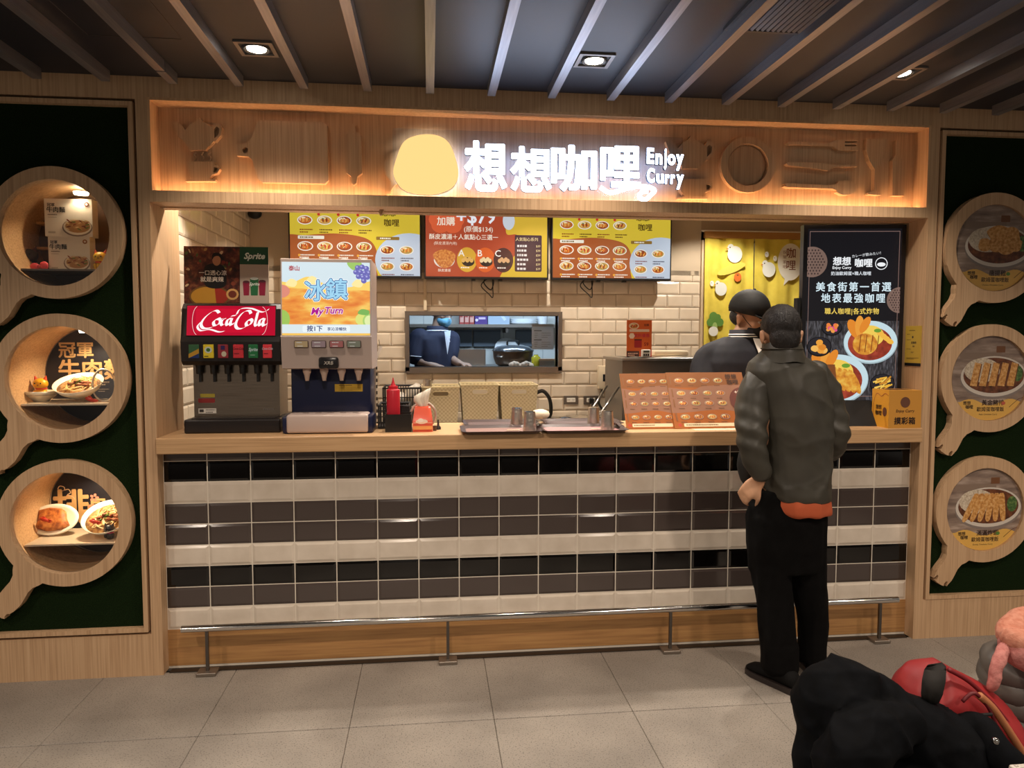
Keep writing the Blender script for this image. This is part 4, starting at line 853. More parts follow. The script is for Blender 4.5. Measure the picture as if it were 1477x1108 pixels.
# paper order sheets hanging on the window jamb
a, c = at(767, 504, 2.3), at(798.5, 471, 2.3); t = thing('order_sheet', ((a.x+c.x)/2, 2.3, a.z), 'bluish white paper sheet of typed orders hung in the window', 'paper'); b = MB(); b.box(a.x, c.x, 2.3, 2.302, a.z, c.z); b.build('sheet', t, mat('#c9d6ea', .7))
A = Art((a.x, 2.3, a.z), (1, 0, 0), (0, 0, 1), c.x-a.x, c.z-a.z, 0, .7)
for yy in (.8, .4): A.rect(A.w*.1, A.h*yy, A.w*.45, A.h*(yy+.03), '#3c4656'); A.lines(A.w*.12, A.h*(yy-.1), A.w*.15, 3, A.h*.09, A.h*.02, '#6a7688', 4); A.lines(A.w*.45, A.h*(yy-.1), A.w*.42, 3, A.h*.09, A.h*.02, '#6a7688', 5)
A.build('typed_lines', t)
b = MB(); b.box(a.x, c.x, 2.296, 2.306, c.z, c.z+.02); b.build('clip_rail', t, STEEL)
a = at(773, 526, 2.45); b = MB(); b.smooth = True; b.lathe([(0, 0), (.035, 0), (.038, .02), (.038, .075), (.02, .09), (.018, .1), (0, .1)], (a.x, 2.45, zk), 18); o = b.build('oil_jar', None, mat('#a8a02c', .2)); tag(shade(o, 50), 'small yellow jar right of the braising pot', 'jar')
a = at(789, 523, 2.45); t = thing('small_steel_box', (a.x, 2.45, zk), 'small steel box with a tan lid at the right of the kitchen bench', 'box'); b = MB(); b.box(a.x-.07, a.x+.06, 2.4, 2.5, zk, zk+.05); b.build('body', t, STEEL); b = MB(); b.box(a.x-.075, a.x+.065, 2.395, 2.505, zk+.05, zk+.065); b.build('lid', t, mat('#a88868', .5))
a = at(733, 505, 3.66); b = MB(); b.smooth = True; T = Matrix.Translation((a.x-.02, 3.66, a.z)) @ Matrix.Rotation(1.2, 4, 'X'); b.lathe([(0, 0), (.08, .004), (.12, .03), (.115, .032), (.07, .012), (0, .01)], (0, 0, 0), 24, T); o = b.build('wok_cover', None, mat('#dfe6ea', .3)); tag(o, 'round white lid leaning behind the braising pot', 'lid')

# ================================================================== work table behind the counter and what stands on it
t = thing('work_table', (1.5, 1.6, 0), 'long steel work table along the back wall', 'table'); ZW = .985
b = MB(); b.box(.95, 2.52, 1.02, YB-.01, ZW-.04, ZW); b.build('top', t, mat('#a39a90', .35, .8))
for x in (1.0, 1.75, 2.48):
    for y in (1.06, 1.94): b = MB(); b.box(x-.02, x+.02, y-.02, y+.02, 0, ZW-.04); b.build('leg', t, STEEL_D)
b = MB(); b.box(1.0, 2.48, 1.1, 1.95, .3, .33); b.build('lower_shelf', t, STEEL_D)
# woven plastic baskets
WOVEN = bpy.data.materials.new('woven_cream'); WOVEN.use_nodes = True
def _woven(m):
    n = m.node_tree; b = n.nodes['Principled BSDF']; L = n.links.new; g = n.nodes.new('ShaderNodeNewGeometry'); k = n.nodes.new('ShaderNodeTexChecker'); k.inputs['Scale'].default_value = 75
    mp = n.nodes.new('ShaderNodeMapping'); mp.inputs['Scale'].default_value = (1, .001, 1); L(g.outputs['Position'], mp.inputs[0]); L(mp.outputs[0], k.inputs[0]); k.inputs[1].default_value = lin('#f0e4c2'); k.inputs[2].default_value = lin('#dccda2')
    bp_ = n.nodes.new('ShaderNodeBump'); bp_.inputs['Strength'].default_value = .6; bp_.inputs['Distance'].default_value = .004; L(k.outputs[1], bp_.inputs['Height']); L(bp_.outputs[0], b.inputs['Normal']); L(k.outputs[0], b.inputs['Base Color']); b.inputs['Roughness'].default_value = .5
_woven(WOVEN)
def tub(b, x0, x1, y0, y1, z0, z1, ins, th=.006):
    """open tapered tub: bottom inset by ins"""
    def ring(i, z, y_off=0): return [(x0+i, y0+i, z), (x1-i, y0+i, z), (x1-i, y1-i, z), (x0+i, y1-i, z)]
    R = [ring(ins, z0), ring(0, z1), ring(th, z1), ring(ins+th, z0+th)]; vs = [p for r in R for p in r]
    fs = [(j*4+k, j*4+(k+1) % 4, (j+1)*4+(k+1) % 4, (j+1)*4+k) for j in range(3) for k in range(4)]+[(3, 2, 1, 0), (12, 13, 14, 15)]; b.add(vs, fs)
def basket(px0, px1, pyt, label, hole):
    y = 1.42; a, c = at(px0, pyt, y), at(px1-1, pyt, y); z1 = a.z; t = thing('woven_basket', ((a.x+c.x)/2, y+.15, ZW), label, 'basket', 'cream woven baskets on the work table')
    b = MB(); tub(b, a.x, c.x, y, y+.3, ZW, z1, .018); b.build('body', t, WOVEN); w = c.x-a.x
    b = MB(); b.tube([(a.x, y, z1), (c.x, y, z1), (c.x, y+.3, z1), (a.x, y+.3, z1)], .006, 6, closed=True); b.build('rim', t, mat('#e3d3a6', .5))
    m = (a.x+c.x)/2; b = MB(); zz = z1-.045; yy = y+.002
    b.prism([(m+p[0], zz+p[1]) for p in ell(.04, 0, .014, .014, 10, -PI/2, PI/2)+ell(-.04, 0, .014, .014, 10, PI/2, 1.5*PI)], (), y-.003, y+.012); b.build('handle_hole', t, mat('#f2ead6', .6) if hole else mat('#8a7a5c', .7))
    b = MB(); b.tube([(m+p[0], y-.002, zz+p[1]) for p in ell(.04, 0, .016, .016, 8, -PI/2, PI/2)+ell(-.04, 0, .016, .016, 8, PI/2, 1.5*PI)], .003, 5, closed=True); b.build('handle_rim', t, mat('#d8c797', .5))
basket(608, 664, 559, 'cream woven basket nearest the tissue pack, left of three', False); basket(665, 720.5, 556, 'cream woven basket in the middle of three, open handle slot', True); basket(721.5, 777, 556, 'cream woven basket with a small tub before it, right of three', True)
a = at(744, 594, 1.36); b = MB(); b.lathe([(0, 0), (.04, 0), (.052, .035), (.049, .035), (.038, .005), (0, .005)], (a.x, 1.36, ZW), 20); tag(shade(b.build('paper_tub', None, mat('#e6d8bc', .6))), 'small cream tub in front of the right woven basket', 'tub')
# dark pan lying behind the trays, small steel cups
a = at(672, 601, .9)
t = thing('black_pan_rack', (1.55, .75, 0), 'low steel shelf cart behind the counter holding a black pan', 'cart'); b = MB(); b.box(1.15, 2.6, .55, 1.0, 1.0, 1.02); b.build('top', t, STEEL)
for x in (1.2, 2.55):
    for y in (.6, .95): b = MB(); b.box(x-.015, x+.015, y-.015, y+.015, 0, 1.0); b.build('leg', t, STEEL_D)
b = MB(); b.smooth = True; b.lathe([(0, 0), (.12, 0), (.16, .035), (.155, .037), (.115, .006), (0, .006)], (a.x+.06, .76, 1.02), 28); b.build('pan_body', None, BLACK); o = bpy.data.objects['pan_body']; o.name = 'black_pan'; tag(o, 'shallow black pan lying behind the left trays', 'pan')
def tumbler(x, y, z, label, r=.034, h=.092, name='steel_tumbler', up=False, group='hammered steel tumblers on the trays'):
    t = thing(name, (x, y, z), label, 'cup', group); b = MB(); b.smooth = True
    if not up: b.lathe([(r, 0), (r*1.0, .004), (r*.83, h-.006), (r*.80, h), (0, h)], (x, y, z), 28)
    else: b.lathe([(r*.8, 0), (r, h), (r*.96, h), (r*.76, .004), (0, .004)], (x, y, z), 28)
    shade(b.build('cup_wall', t, HAMMER), 40); b = MB(); zz = z+(h if not up else .0); b.lathe([(r*.8, 0), (r*.8, .003), (r*.74, .003)], (x, y, zz), 28); b.build('foot_ring', t, CHROME); return t
HAMMER = bpy.data.materials.new('hammered_steel'); HAMMER.use_nodes = True
def _ham(m):
    n = m.node_tree; b = n.nodes['Principled BSDF']; L = n.links.new; t = n.nodes.new('ShaderNodeNewGeometry'); v = n.nodes.new('ShaderNodeTexVoronoi'); v.inputs['Scale'].default_value = 75; L(t.outputs['Position'], v.inputs['Vector'])
    bp_ = n.nodes.new('ShaderNodeBump'); bp_.inputs['Strength'].default_value = .22; bp_.inputs['Distance'].default_value = .006; L(v.outputs['Distance'], bp_.inputs['Height']); L(bp_.outputs[0], b.inputs['Normal']); b.inputs['Metallic'].default_value = 1; b.inputs['Roughness'].default_value = .3; b.inputs['Base Color'].default_value = lin('#cfc4b8')
_ham(HAMMER)
a = at(655, 604, .7); tumbler(a.x, .7, 1.02, 'dark steel tumbler standing behind the counter left of the trays', .034, .07, group=None)
a = at(616, 557, 1.5); tumbler(a.x, 1.5, at(616, 559, 1.5).z, 'small steel tumbler upside down on the left woven basket', .034, .055, group=None)
for nme in ('basket_lid',):
    a, c = at(608, 559, 1.42), at(664, 559, 1.42); b = MB(); b.box(a.x+.01, a.x+.13, 1.43, 1.60, a.z-.012, a.z-.002); o = b.build(nme, None, mat('#d8c797', .6)); tag(o, 'cream flat lid lying in the left woven basket', 'lid')
# black round sink hose beside baskets
a = at(783, 585, 1.7); b = MB(); b.tube(bez([(a.x-.06, 1.7, ZW+.2), (a.x, 1.7, ZW+.22), (a.x+.05, 1.7, ZW+.16), (a.x+.06, 1.7, ZW+.06), (a.x+.03, 1.7, ZW)], 6), .014, 8); o = b.build('black_hose', None, BLACK); tag(shade(o), 'black curved hose right of the woven baskets', 'hose')
# electric hot plate with a steel lid on it
y = 1.25; 
a, c = at(797, 603, 1.1), at(858, 603, 1.1); t = thing('hot_plate', ((a.x+c.x)/2, 1.15, 1.02), 'dark flat hot plate with a shiny steel top behind the right trays', 'hot plate')
b = MB(); b.rbox(a.x, c.x+.06, 1.0, 1.3, 1.0, 1.05, .01, 2); shade(b.build('body', t, BLACK)); b = MB(); b.box(a.x+.03, c.x+.03, 1.03, 1.27, 1.05, 1.056); b.build('steel_top', t, STEEL); b = MB(); b.smooth = True; b.lathe([(.15, 0), (.15, .006), (.09, .022), (0, .03)], ((a.x+c.x)/2+.04, 1.15, 1.056), 28); b.build('lid', t, CHROME)
b = MB(); b.box(a.x+.02, c.x+.05, 1.02, 1.28, .985, 1.0); b.build('foot', t, BLACK)
for i, (p0, p1) in enumerate((((853, 592), (875, 557)), ((864, 600), (892, 559)))):
    b = MB(); b.smooth = True; o = b.cyl(at(*p0, 1.0), at(*p1, 1.22), .008, n=8).build('ladle', None, STEEL); tag(o, 'slanted steel ladle %s the other, behind the right trays' % ('left of', 'right of')[i], 'ladle', 'slanted steel ladles')
# steel warming cabinet with papers, timer and an orange promo card
y = 1.15; a, c = at(899, 520, y), at(1045, 520, y); z1 = at(950, 516, y).z; t = thing('warming_cabinet', ((a.x+c.x)/2, 1.35, 0), 'brushed steel warming cabinet behind the menu boards', 'cabinet')
b = MB(); b.box(a.x, c.x, y+.02, y+.5, .02, z1-.02); b.build('body', t, mat('#8d8780', .35, .9)); b = MB(); b.rbox(a.x-.015, c.x+.015, y-.03, y+.52, z1-.02, z1, .004, 1); b.build('top', t, STEEL); b = MB(); b.box(a.x+.1, c.x-.02, y+.005, y+.02, .3, z1-.10); dr_ = b.build('door', t, STEEL); b = MB(); b.cyl((a.x+.12, y-.005, z1-.115), (c.x-.05, y-.005, z1-.115), .008, n=10); b.build('handle', dr_, CHROME)
for x in (a.x+.03, c.x-.03): b = MB(); b.box(x-.02, x+.02, y+.05, y+.45, 0, .02); b.build('foot', t, BLACK)
zc = z1
def sheet(name, px0, px1, y0, y1, z, label, m, cat='paper', h=.004, rz=0):
    a, c = at(px0, 515, y0), at(px1, 515, y0); b = MB(); n = 8; vs = []
    for j in range(n+1):
        for i in range(n+1): x = a.x+(c.x-a.x)*i/n; yy = y0+(y1-y0)*j/n; vs.append((x, yy, z+h*(.5+.5*math.sin(i*.9+j*.5))))
    b.smooth = True; b.add(vs+[(v[0], v[1], v[2]+.0015) for v in vs], [(j*(n+1)+i+k, j*(n+1)+i+1+k, (j+1)*(n+1)+i+1+k, (j+1)*(n+1)+i+k) for k in (0, (n+1)**2) for j in range(n) for i in range(n)]); o = b.build(name, None, m); return tag(o, label, cat)
sheet('paper_sheet', 910, 985, y, y+.3, zc+.0005, 'creased white paper spread on the warming cabinet', mat('#e4d8c4', .8))
a = at(968, 512, y+.1); b = MB(); b.rbox(a.x-.12, a.x+.13, y+.1, y+.3, zc+.006, zc+.045, .015, 2); o = b.build('paper_packet', None, mat('#e0d2b8', .7, bump=.3, bscale=25)); tag(shade(o), 'cream paper packet on the warming cabinet right of the timer', 'packet')
a = at(931, 513, y); t = thing('kitchen_timer', (a.x, y+.02, zc), 'small white digital timer standing on the warming cabinet', 'timer'); b = MB(); b.rbox(a.x-.03, a.x+.03, y-.02, y+.005, zc+.006, zc+.055, .005, 1); b.build('case', t, WHITE); b = MB(); b.box(a.x-.02, a.x+.02, y-.022, y-.02, zc+.035, zc+.05); b.build('display', t, mat('#5a6258', .3))
for i in range(3): b = MB(); b.box(a.x-.02+.014*i, a.x-.01+.014*i, y-.0225, y-.02, zc+.012, zc+.026); b.build('button', t, BLACK)
a, c = at(907, 512, y-.0), at(944, 461.5, y-.0); t = thing('promo_card', ((a.x+c.x)/2, y, zc), 'orange promotion card of a drink deal standing on the warming cabinet', 'sign')
b = MB(); b.box(a.x, c.x, y+.055, y+.06, zc+.004, c.z); b.build('card', t, mat('#d8692c', .5)); b = MB(); b.box(a.x-.004, c.x+.004, y+.02, y+.09, zc+.0, zc+.004); b.build('stand_foot', t, glass_mat('clear', .1))
A = Art((a.x, y+.055, zc+.004), (1, 0, 0), (0, 0, 1), c.x-a.x, c.z-zc-.004); w, h = A.w, A.h
A.bowl(w*.28, h*.84, w*.2, 1); A.text('加購', w*.78, h*.84, h*.07, '#5a1c14', .01); A.rrect(w*.1, h*.68, w*.9, h*.75, .003, '#e9d8c8'); A.text('飲料優惠', w*.6, h*.54, h*.11, '#c8324a', .02); A.oval(w*.2, h*.57, w*.12, w*.12, '#f0e4d4', 6)
A.rrect(w*.3, h*.25, w*.6, h*.47, .006, '#a8242c'); A.rect(w*.3, h*.45, w*.6, h*.48, '#3a2020'); A.text('59', w*.78, h*.3, h*.13, '#8a1c1c', .02); A.rect(0, 0, w*.5, h*.16, '#4a3030'); A.rect(w*.55, 0, w, h*.18, '#c8282c'); A.lines(w*.05, h*.08, w*.4, 2, h*.05, h*.03, '#d8b8a8', 2); A.build('print', t)
# ================================================================== on the counter
ZK = 1.13
# --- soda dispenser with a red lit sign
Yf = .06; X0 = at(263, 600, Yf).x+.005; X1 = at(404, 600, Yf).x; w = X1-X0
def zf(py, y=Yf, px=330): return at(px, py, y).z
sd = thing('soda_dispenser', ((X0+X1)/2, .2, ZK), 'black soda fountain with a glowing red script sign and six buttons', 'drink dispenser')
DARK = mat('#1c1615', .35)
b = MB(); b.rbox(X0, X1, Yf, .36, ZK, zf(605), .008, 2); o = b.build('drip_base', sd, DARK)
b = MB(); b.box(X0+.03, X1-.03, Yf+.02, .2, zf(605), zf(605)+.004); b.build('drip_grille', sd, mat('#3a3634', .4, .6))
b = MB(); b.box(X0+.02, X1-.02, .16, .37, zf(605), zf(520)); o = b.build('steel_panel', sd, ramp_mat('brushed', [(.3, '#8a7a6a'), (.7, '#a39382')], (2, 2, 80), 3, 4, .24, 0, metal=.95))
zb, zm, ztp = zf(527), zf(490), zf(436)
# head: curved profile
def head(x0, x1, prof, m, name, parent):
    b = MB(); n = len(prof); vs = [(x, y, z) for x in (x0, x1) for y, z in prof]
    b.add(vs, [(i, n+i, n+(i+1) % n, (i+1) % n) for i in range(n)]+[tuple(range(n)), tuple(range(2*n-1, n-1, -1))]); return b.build(name, parent, m)
head(X0-.005, X1+.005, [(.37, zb), (Yf+.03, zb), (Yf+.005, zb+.02), (Yf, zm-.01), (Yf+.004, zm), (Yf+.01, zf(485)), (Yf+.035, ztp-.03), (Yf+.06, ztp-.006), (Yf+.09, ztp), (.37, ztp)], DARK, 'head', sd)
b = MB(); yA, zA, yB, zB = Yf+.008, zf(484), Yf+.033, zf(441); d = Vector((0, yB-yA, zB-zA)); up = d.normalized()
lx0, lx1 = X0+.022, X1-.018; A = Art((lx0, yA-.0015, zA), (1, 0, 0), up, lx1-lx0, d.length, 1.0, .2); W_, H_ = A.w, A.h
b.add([(lx0-.004, yA-.0005, zA-.004), (lx1+.004, yA-.0005, zA-.004), (lx1+.004, yB-.0005, zB+.004), (lx0-.004, yB-.0005, zB+.004)], [(0, 1, 2, 3)])
A.rect(0, 0, W_, H_, '#b30c2c'); A.rect(W_*.1, H_*.1, W_*.9, H_*.9, '#c4102f')
A.stroke([(W_*.12+W_*.06*math.cos(a), H_*.5+H_*.48*math.sin(a)) for a in [PI*.55+PI*.9*i/24 for i in range(25)]], .002, '#f0c8cc')
A.stroke([(W_*.84+W_*.07*math.cos(a), H_*.5+H_*.48*math.sin(a)) for a in [-PI*.45+PI*.9*i/24 for i in range(25)]], .002, '#f0c8cc')
def scr(pts, c='#fff2f4', pw=.0085, k=8): A.stroke([(W_*p.x, H_*p.y) for p in bez([(*q, 0) for q in pts], k)], 0, c, (pw*.80, pw*.45))
scr([(.36, .76), (.33, .84), (.28, .80), (.20, .60), (.16, .38), (.19, .24), (.27, .26), (.33, .36)])           # C
scr([(.16, .46), (.12, .30), (.16, .16), (.26, .20), (.36, .12), (.42, .14)], pw=.006)                             # tail under C
scr([(.335, .56), (.30, .46), (.31, .34), (.35, .36), (.375, .48), (.36, .58), (.335, .56), (.37, .54), (.40, .56)])      # o
scr([(.43, .56), (.405, .54), (.385, .42), (.40, .34), (.435, .40)])                                            # c
scr([(.50, .56), (.465, .56), (.445, .42), (.46, .34), (.49, .46), (.505, .56), (.49, .42), (.50, .34), (.525, .42)])   # a
scr([(.50, .66), (.55, .68)], pw=.007)
scr([(.72, .74), (.70, .84), (.64, .80), (.58, .60), (.55, .38), (.57, .24), (.63, .24), (.68, .34)])           # C
scr([(.56, .72), (.60, .90), (.72, .92), (.84, .80), (.90, .84), (.92, .90)], pw=.006)                            # sweep
scr([(.70, .54), (.67, .44), (.675, .34), (.71, .36), (.735, .48), (.72, .56), (.70, .54), (.73, .52), (.76, .56)])
scr([(.80, .80), (.785, .60), (.77, .40), (.785, .32), (.81, .40)])                                             # l
scr([(.87, .56), (.835, .56), (.815, .42), (.83, .33), (.86, .46), (.875, .56), (.86, .42), (.87, .32), (.90, .40)])
b.build('sign_bezel', sd, BLACKM); A.build('lit_sign', sd)
bx = [(276, 292), (297, 313), (318, 334), (340, 356), (362, 377), (383, 397)]; bc = ['#2f5a3a', '#d8c02c', '#8a2c34', '#c4303a', '#1f6a3c', '#d83a44']
for i, (a0, a1) in enumerate(bx):
    p0, p1 = at(a0-3.5, 516, Yf), at(a1-5, 497, Yf); t2 = MB().rbox(p0.x, p1.x, Yf-.004, Yf+.006, p0.z-.002, p1.z, .002, 1).build('flavour_button', sd, mat(bc[i], .35))
    A = Art((p0.x, Yf-.004, p0.z-.002), (1, 0, 0), (0, 0, 1), p1.x-p0.x, p1.z-p0.z+.002, .25, .3); ww, hh = A.w, A.h
    if i == 0: A.poly([(0, 0), (ww, hh*.35), (ww, hh*.7), (0, hh*.3)], '#d89a2c'); A.poly([(0, 0), (ww, 0), (ww, hh*.35)], '#22366a')
    elif i == 1: A.oval(ww*.5, hh*.6, ww*.36, hh*.24, '#e8e4c8'); A.oval(ww*.5, hh*.6, ww*.2, hh*.14, '#4a7a2c'); A.rect(ww*.1, hh*.1, ww*.5, hh*.16, '#3a3a1c')
    elif i == 2: A.rect(ww*.3, hh*.62, ww*.7, hh*.92, '#3a2458'); A.oval(ww*.6, hh*.3, ww*.24, hh*.2, '#e8d0a8')
    elif i == 4: A.text('Sprite', ww*.5, hh*.52, hh*.34, '#e8f0e4', .02, .3, sx=.8); A.rect(ww*.2, hh*.2, ww*.7, hh*.25, '#a8c8a4')
    else: A.text('Coca-Cola', ww*.5, hh*.62, hh*.24, '#f4dcd8' if i == 5 else '#3a1418', .01, .35, sx=.75); A.rect(ww*.1, hh*.3, ww*.6, hh*.36, '#8a1a24')
    A.build('button_print', t2)
    nx = (p0.x+p1.x)/2; b = MB(); b.lathe([(.012, .0), (.014, .01), (.014, .03), (.017, .045)], (nx, Yf+.07, zb-.045), 14); nz = b.build('nozzle', sd, BLACK)
    b = MB(); b.box(nx-.006, nx+.006, Yf+.085, Yf+.09, zb-.085, zb); b.build('lever', nz, BLACK)
A = Art((X0+.02, .16, zf(605)), (1, 0, 0), (0, 0, 1), w-.04, .24, 0, .5); A.rrect(.03, .10, .10, .118, .004, '#b8a83c'); A.rrect(.02, .073, .1, .095, .006, '#9a2c2c'); A.rect(.02, .02, .105, .045, '#d8d0c4'); A.lines(.055, .035, .045, 2, .012, .005, '#3a3430', 3); A.rect(.025, .026, .045, .04, '#3a3430'); A.lines(.33, .035, .08, 1, .01, .008, '#6a6058', 4); A.build('stickers', sd)
# --- poster board standing on the soda dispenser
y = .18; p0, p1 = at(265.5, 434, y), at(386, 356, y); wP, hP = p1.x-p0.x, p1.z-ztp; lean = Matrix.Rotation(-.05, 4, 'X')
pb_ = thing('poster_board', ((p0.x+p1.x)/2, y, ztp), 'poster board of a feast and green cups standing on the soda dispenser', 'poster'); up = Vector((0, .06, 1)).normalized()
b = MB(); T = Matrix.Translation((p0.x, y, ztp)) @ Matrix.Rotation(-.06, 4, 'X'); b.box(0, wP, 0, .005, 0, hP, T); b.build('board', pb_, mat('#c9b8a6', .5))
A = Art((p0.x, y, ztp), (1, 0, 0), up, wP, hP, 0, .4); A.clip = (0, 0, wP, hP)
A.rect(0, 0, wP*.66, hP, ramp_mat('feast', [(.3, '#1a0f0c'), (.48, '#4a1f16'), (.6, '#6a3424'), (.75, '#8a6a3c')], (1, 1, 1), 38, 5, .4, world=True))
A.oval(wP*.30, hP*.12, wP*.24, hP*.20, '#6a4a20', 30); A.oval(wP*.30, hP*.12, wP*.22, hP*.17, '#b8862c', 30); A.poly([(wP*.30+wP*.22*math.cos(a), hP*.12+hP*.17*math.sin(a)) for a in [-1.2+2.5*i/16 for i in range(17)]], '#9a2c1c')
q = random.Random(2)
for i in range(34): A.oval(q.uniform(.02, .62)*wP, q.choice([q.uniform(.6, .97), q.uniform(.3, .95)])*hP, q.uniform(.01, .035)*wP, q.uniform(.012, .04)*hP, ['#7a2c20', '#3f5a2c', '#a8864a', '#c8b08a', '#55241c', '#84402a'][i % 6], 8, q.uniform(0, 3))
A.oval(wP*.57, hP*.16, wP*.075, hP*.10, '#c89a5c', 14); A.oval(wP*.57, hP*.16, wP*.05, hP*.065, '#6a2c1c', 14)
A.blob([(wP*.26, hP*.30), (wP*.24, hP*.62), (wP*.36, hP*.70), (wP*.48, hP*.62), (wP*.48, hP*.30)], '#14100f'); A.oval(wP*.385, hP*.76, wP*.05, hP*.10, '#a87858', 16); A.blob([(wP*.33, hP*.76), (wP*.34, hP*.87), (wP*.39, hP*.89), (wP*.44, hP*.86), (wP*.44, hP*.78), (wP*.41, hP*.83), (wP*.36, hP*.82)], '#120c0a', 4)
A.text('一口透心涼', wP*.34, hP*.50, hP*.095, '#efe8dc', .008); A.text('就是爽辣', wP*.33, hP*.385, hP*.1, '#efe8dc', .008)
A.rect(wP*.66, hP*.69, wP, hP, '#1f4a30'); A.text('Sprite', wP*.83, hP*.79, hP*.15, '#dfe6dc', .03, .3); A.rect(wP*.66, 0, wP, hP*.69, '#b9a898')
for x, c, s in ((.735, '#8a1c38', .8), (.925, '#8a1c38', .85), (.83, '#24653c', 1)): A.poly([(wP*(x-.04*s), hP*.14), (wP*(x+.04*s), hP*.14), (wP*(x+.052*s), hP*(.14+.30*s)), (wP*(x-.052*s), hP*(.14+.30*s))], c); A.oval(wP*x, hP*(.14+.30*s), wP*.05*s, hP*.025, '#5a2a34' if c[1] == '8' else '#cfd8d0', 12)
A.text('Sprite', wP*.83, hP*.32, hP*.075, '#e6ece4', .02, .25); A.build('print', pb_)

# --- iced tea dispenser
Yg = .0; X0 = at(407, 600, Yg).x; X1 = at(537, 600, Yg).x
def zg(py, px=470): return at(px, py, Yg).z
td = thing('tea_dispenser', ((X0+X1)/2, .2, ZK), 'white and navy iced tea dispenser with a glowing fruit picture panel', 'drink dispenser')
NAVY = mat('#141a3c', .3); SHELL = mat('#b5a39a', .35)
b = MB(); b.rbox(X0+.02, X1-.015, .13, .38, ZK, zg(530), .01, 2); shade(b.build('navy_body', td, NAVY))
zt_ = zg(372); zb_ = zg(533)
head(X0, X1, [(.38, zb_), (Yg+.05, zb_), (Yg+.02, zb_+.005), (Yg-.002, zg(486)), (Yg+.004, zg(484)), (Yg+.03, zt_-.004), (Yg+.05, zt_), (.38, zt_)], SHELL, 'head', td)
b = MB(); b.rbox(X0-.002, X1+.004, .0, .20, ZK, zg(600), .012, 2); shade(b.build('drip_tray', td, NAVY)); b = MB(); b.rbox(X0+.02, X1-.02, -.012, .19, ZK+.004, zg(599)+.004, .012, 3); shade(b.build('tray_cover', td, mat('#c4b0a6', .3)))
for i in range(5): b = MB(); b.cyl((X0+.1+.06*i, .07, zg(599)+.003), (X0+.1+.06*i, .07, zg(599)+.005), .016, n=14); b.build('drain_hole', td, mat('#8d7c74', .5))
yA, zA, yB, zB = Yg+.0035, zg(484), Yg+.029, zg(377.5); up = Vector((0, yB-yA, zB-zA)); A = Art((X0+.006, yA-.001, zA), (1, 0, 0), up.normalized(), X1-X0-.012, up.length, 1.0, .2); W_, H_ = A.w, A.h; A.clip = (0, 0, W_, H_)
A.rect(0, 0, W_, H_, '#cfe0e8'); TEA_G = ramp_mat('teaglow', [(.3, '#e0742c'), (.5, '#f09c40'), (.7, '#f8d468')], (1, 1, 3), 9, 3, .3, 0, emit=1.0, world=True)
A.blob([(-.1*W_, .1*H_), (-.1*W_, .68*H_), (.12*W_, .72*H_), (.3*W_, .80*H_), (.5*W_, .70*H_), (.75*W_, .66*H_), (1.1*W_, .72*H_), (1.1*W_, .1*H_)], '#f2cf6a'); A.blob([(-.1*W_, .1*H_), (-.1*W_, .58*H_), (.2*W_, .64*H_), (.5*W_, .58*H_), (.8*W_, .62*H_), (1.1*W_, .55*H_), (1.1*W_, .1*H_)], TEA_G)
for x, y in ((.1, .72), (.33, .76), (.62, .7), (.85, .72)): A.blob([(W_*(x-.06), H_*(y-.03)), (W_*x, H_*(y+.05)), (W_*(x+.07), H_*(y+.01)), (W_*(x+.04), H_*(y-.06))], '#f6e4a0', 4)
A.oval(-.01*W_, .60*H_, .1*W_, .09*H_, '#d88a78', 20); A.oval(-.0*W_, .22*H_, .09*W_, .13*H_, '#9cc05a', 20); A.blob([(.74*W_, H_), (.8*W_, .9*H_), (.88*W_, .92*H_), (.9*W_, H_)], '#9cc468', 4)
for x, y in ((.86, .93), (.91, .94), (.96, .92), (.84, .87), (.89, .87), (.94, .86), (.99, .86), (.87, .81), (.92, .80), (.97, .80), (.93, .75)): A.oval(W_*x, H_*y, .032*W_, .036*H_, '#6a68b4', 12); A.oval(W_*(x-.008), H_*(y+.01), .012*W_, .013*H_, '#a8a8dc', 8)
A.oval(.92*W_, .22*H_, .09*W_, .09*H_, '#d8dc7a', 20); A.oval(.99*W_, .2*H_, .075*W_, .1*H_, '#a8cc70', 20); A.oval(.99*W_, .2*H_, .055*W_, .075*H_, '#dce8a8', 20); A.blob([(.86*W_, .30*H_), (.9*W_, .36*H_), (.99*W_, .34*H_), (.97*W_, .28*H_)], '#7ab05a', 4)
A.rect(0, 0, W_, .15*H_, '#d4e2e6'); A.rect(0, 0, W_, .03*H_, '#f0c05c'); A.rrect(.23*W_, .045*H_, .77*W_, .135*H_, .008, '#e4eef2')
A.text('泰山', .14*W_, .885*H_, .075*H_, '#a82028', .02); A.text('冰', .38*W_, .50*H_, .30*H_, '#f0f8fc', .09); A.text('鎮', .62*W_, .52*H_, .30*H_, '#f0f8fc', .09)
for ch, x, y in (('冰', .38, .50), ('鎮', .62, .52)): A.text(ch, x*W_, y*H_, .30*H_, '#1c4c8c', .055); A.text(ch, x*W_, y*H_, .30*H_, '#9cd0ec', .018)
for c, o_ in (('#f6e8f0', .07), ('#a8188c', .025)): A.text('My', .39*W_, .285*H_, .13*H_, c, o_, .25); A.text('Turn', .58*W_, .30*H_, .125*H_, c, o_, .25)
A.text('按1下', .37*W_, .062*H_, .085*H_, '#1c2c6c', .02); A.text('享沁涼暢快', .62*W_, .068*H_, .052*H_, '#1c2c6c', .01); A.build('lit_picture', td)
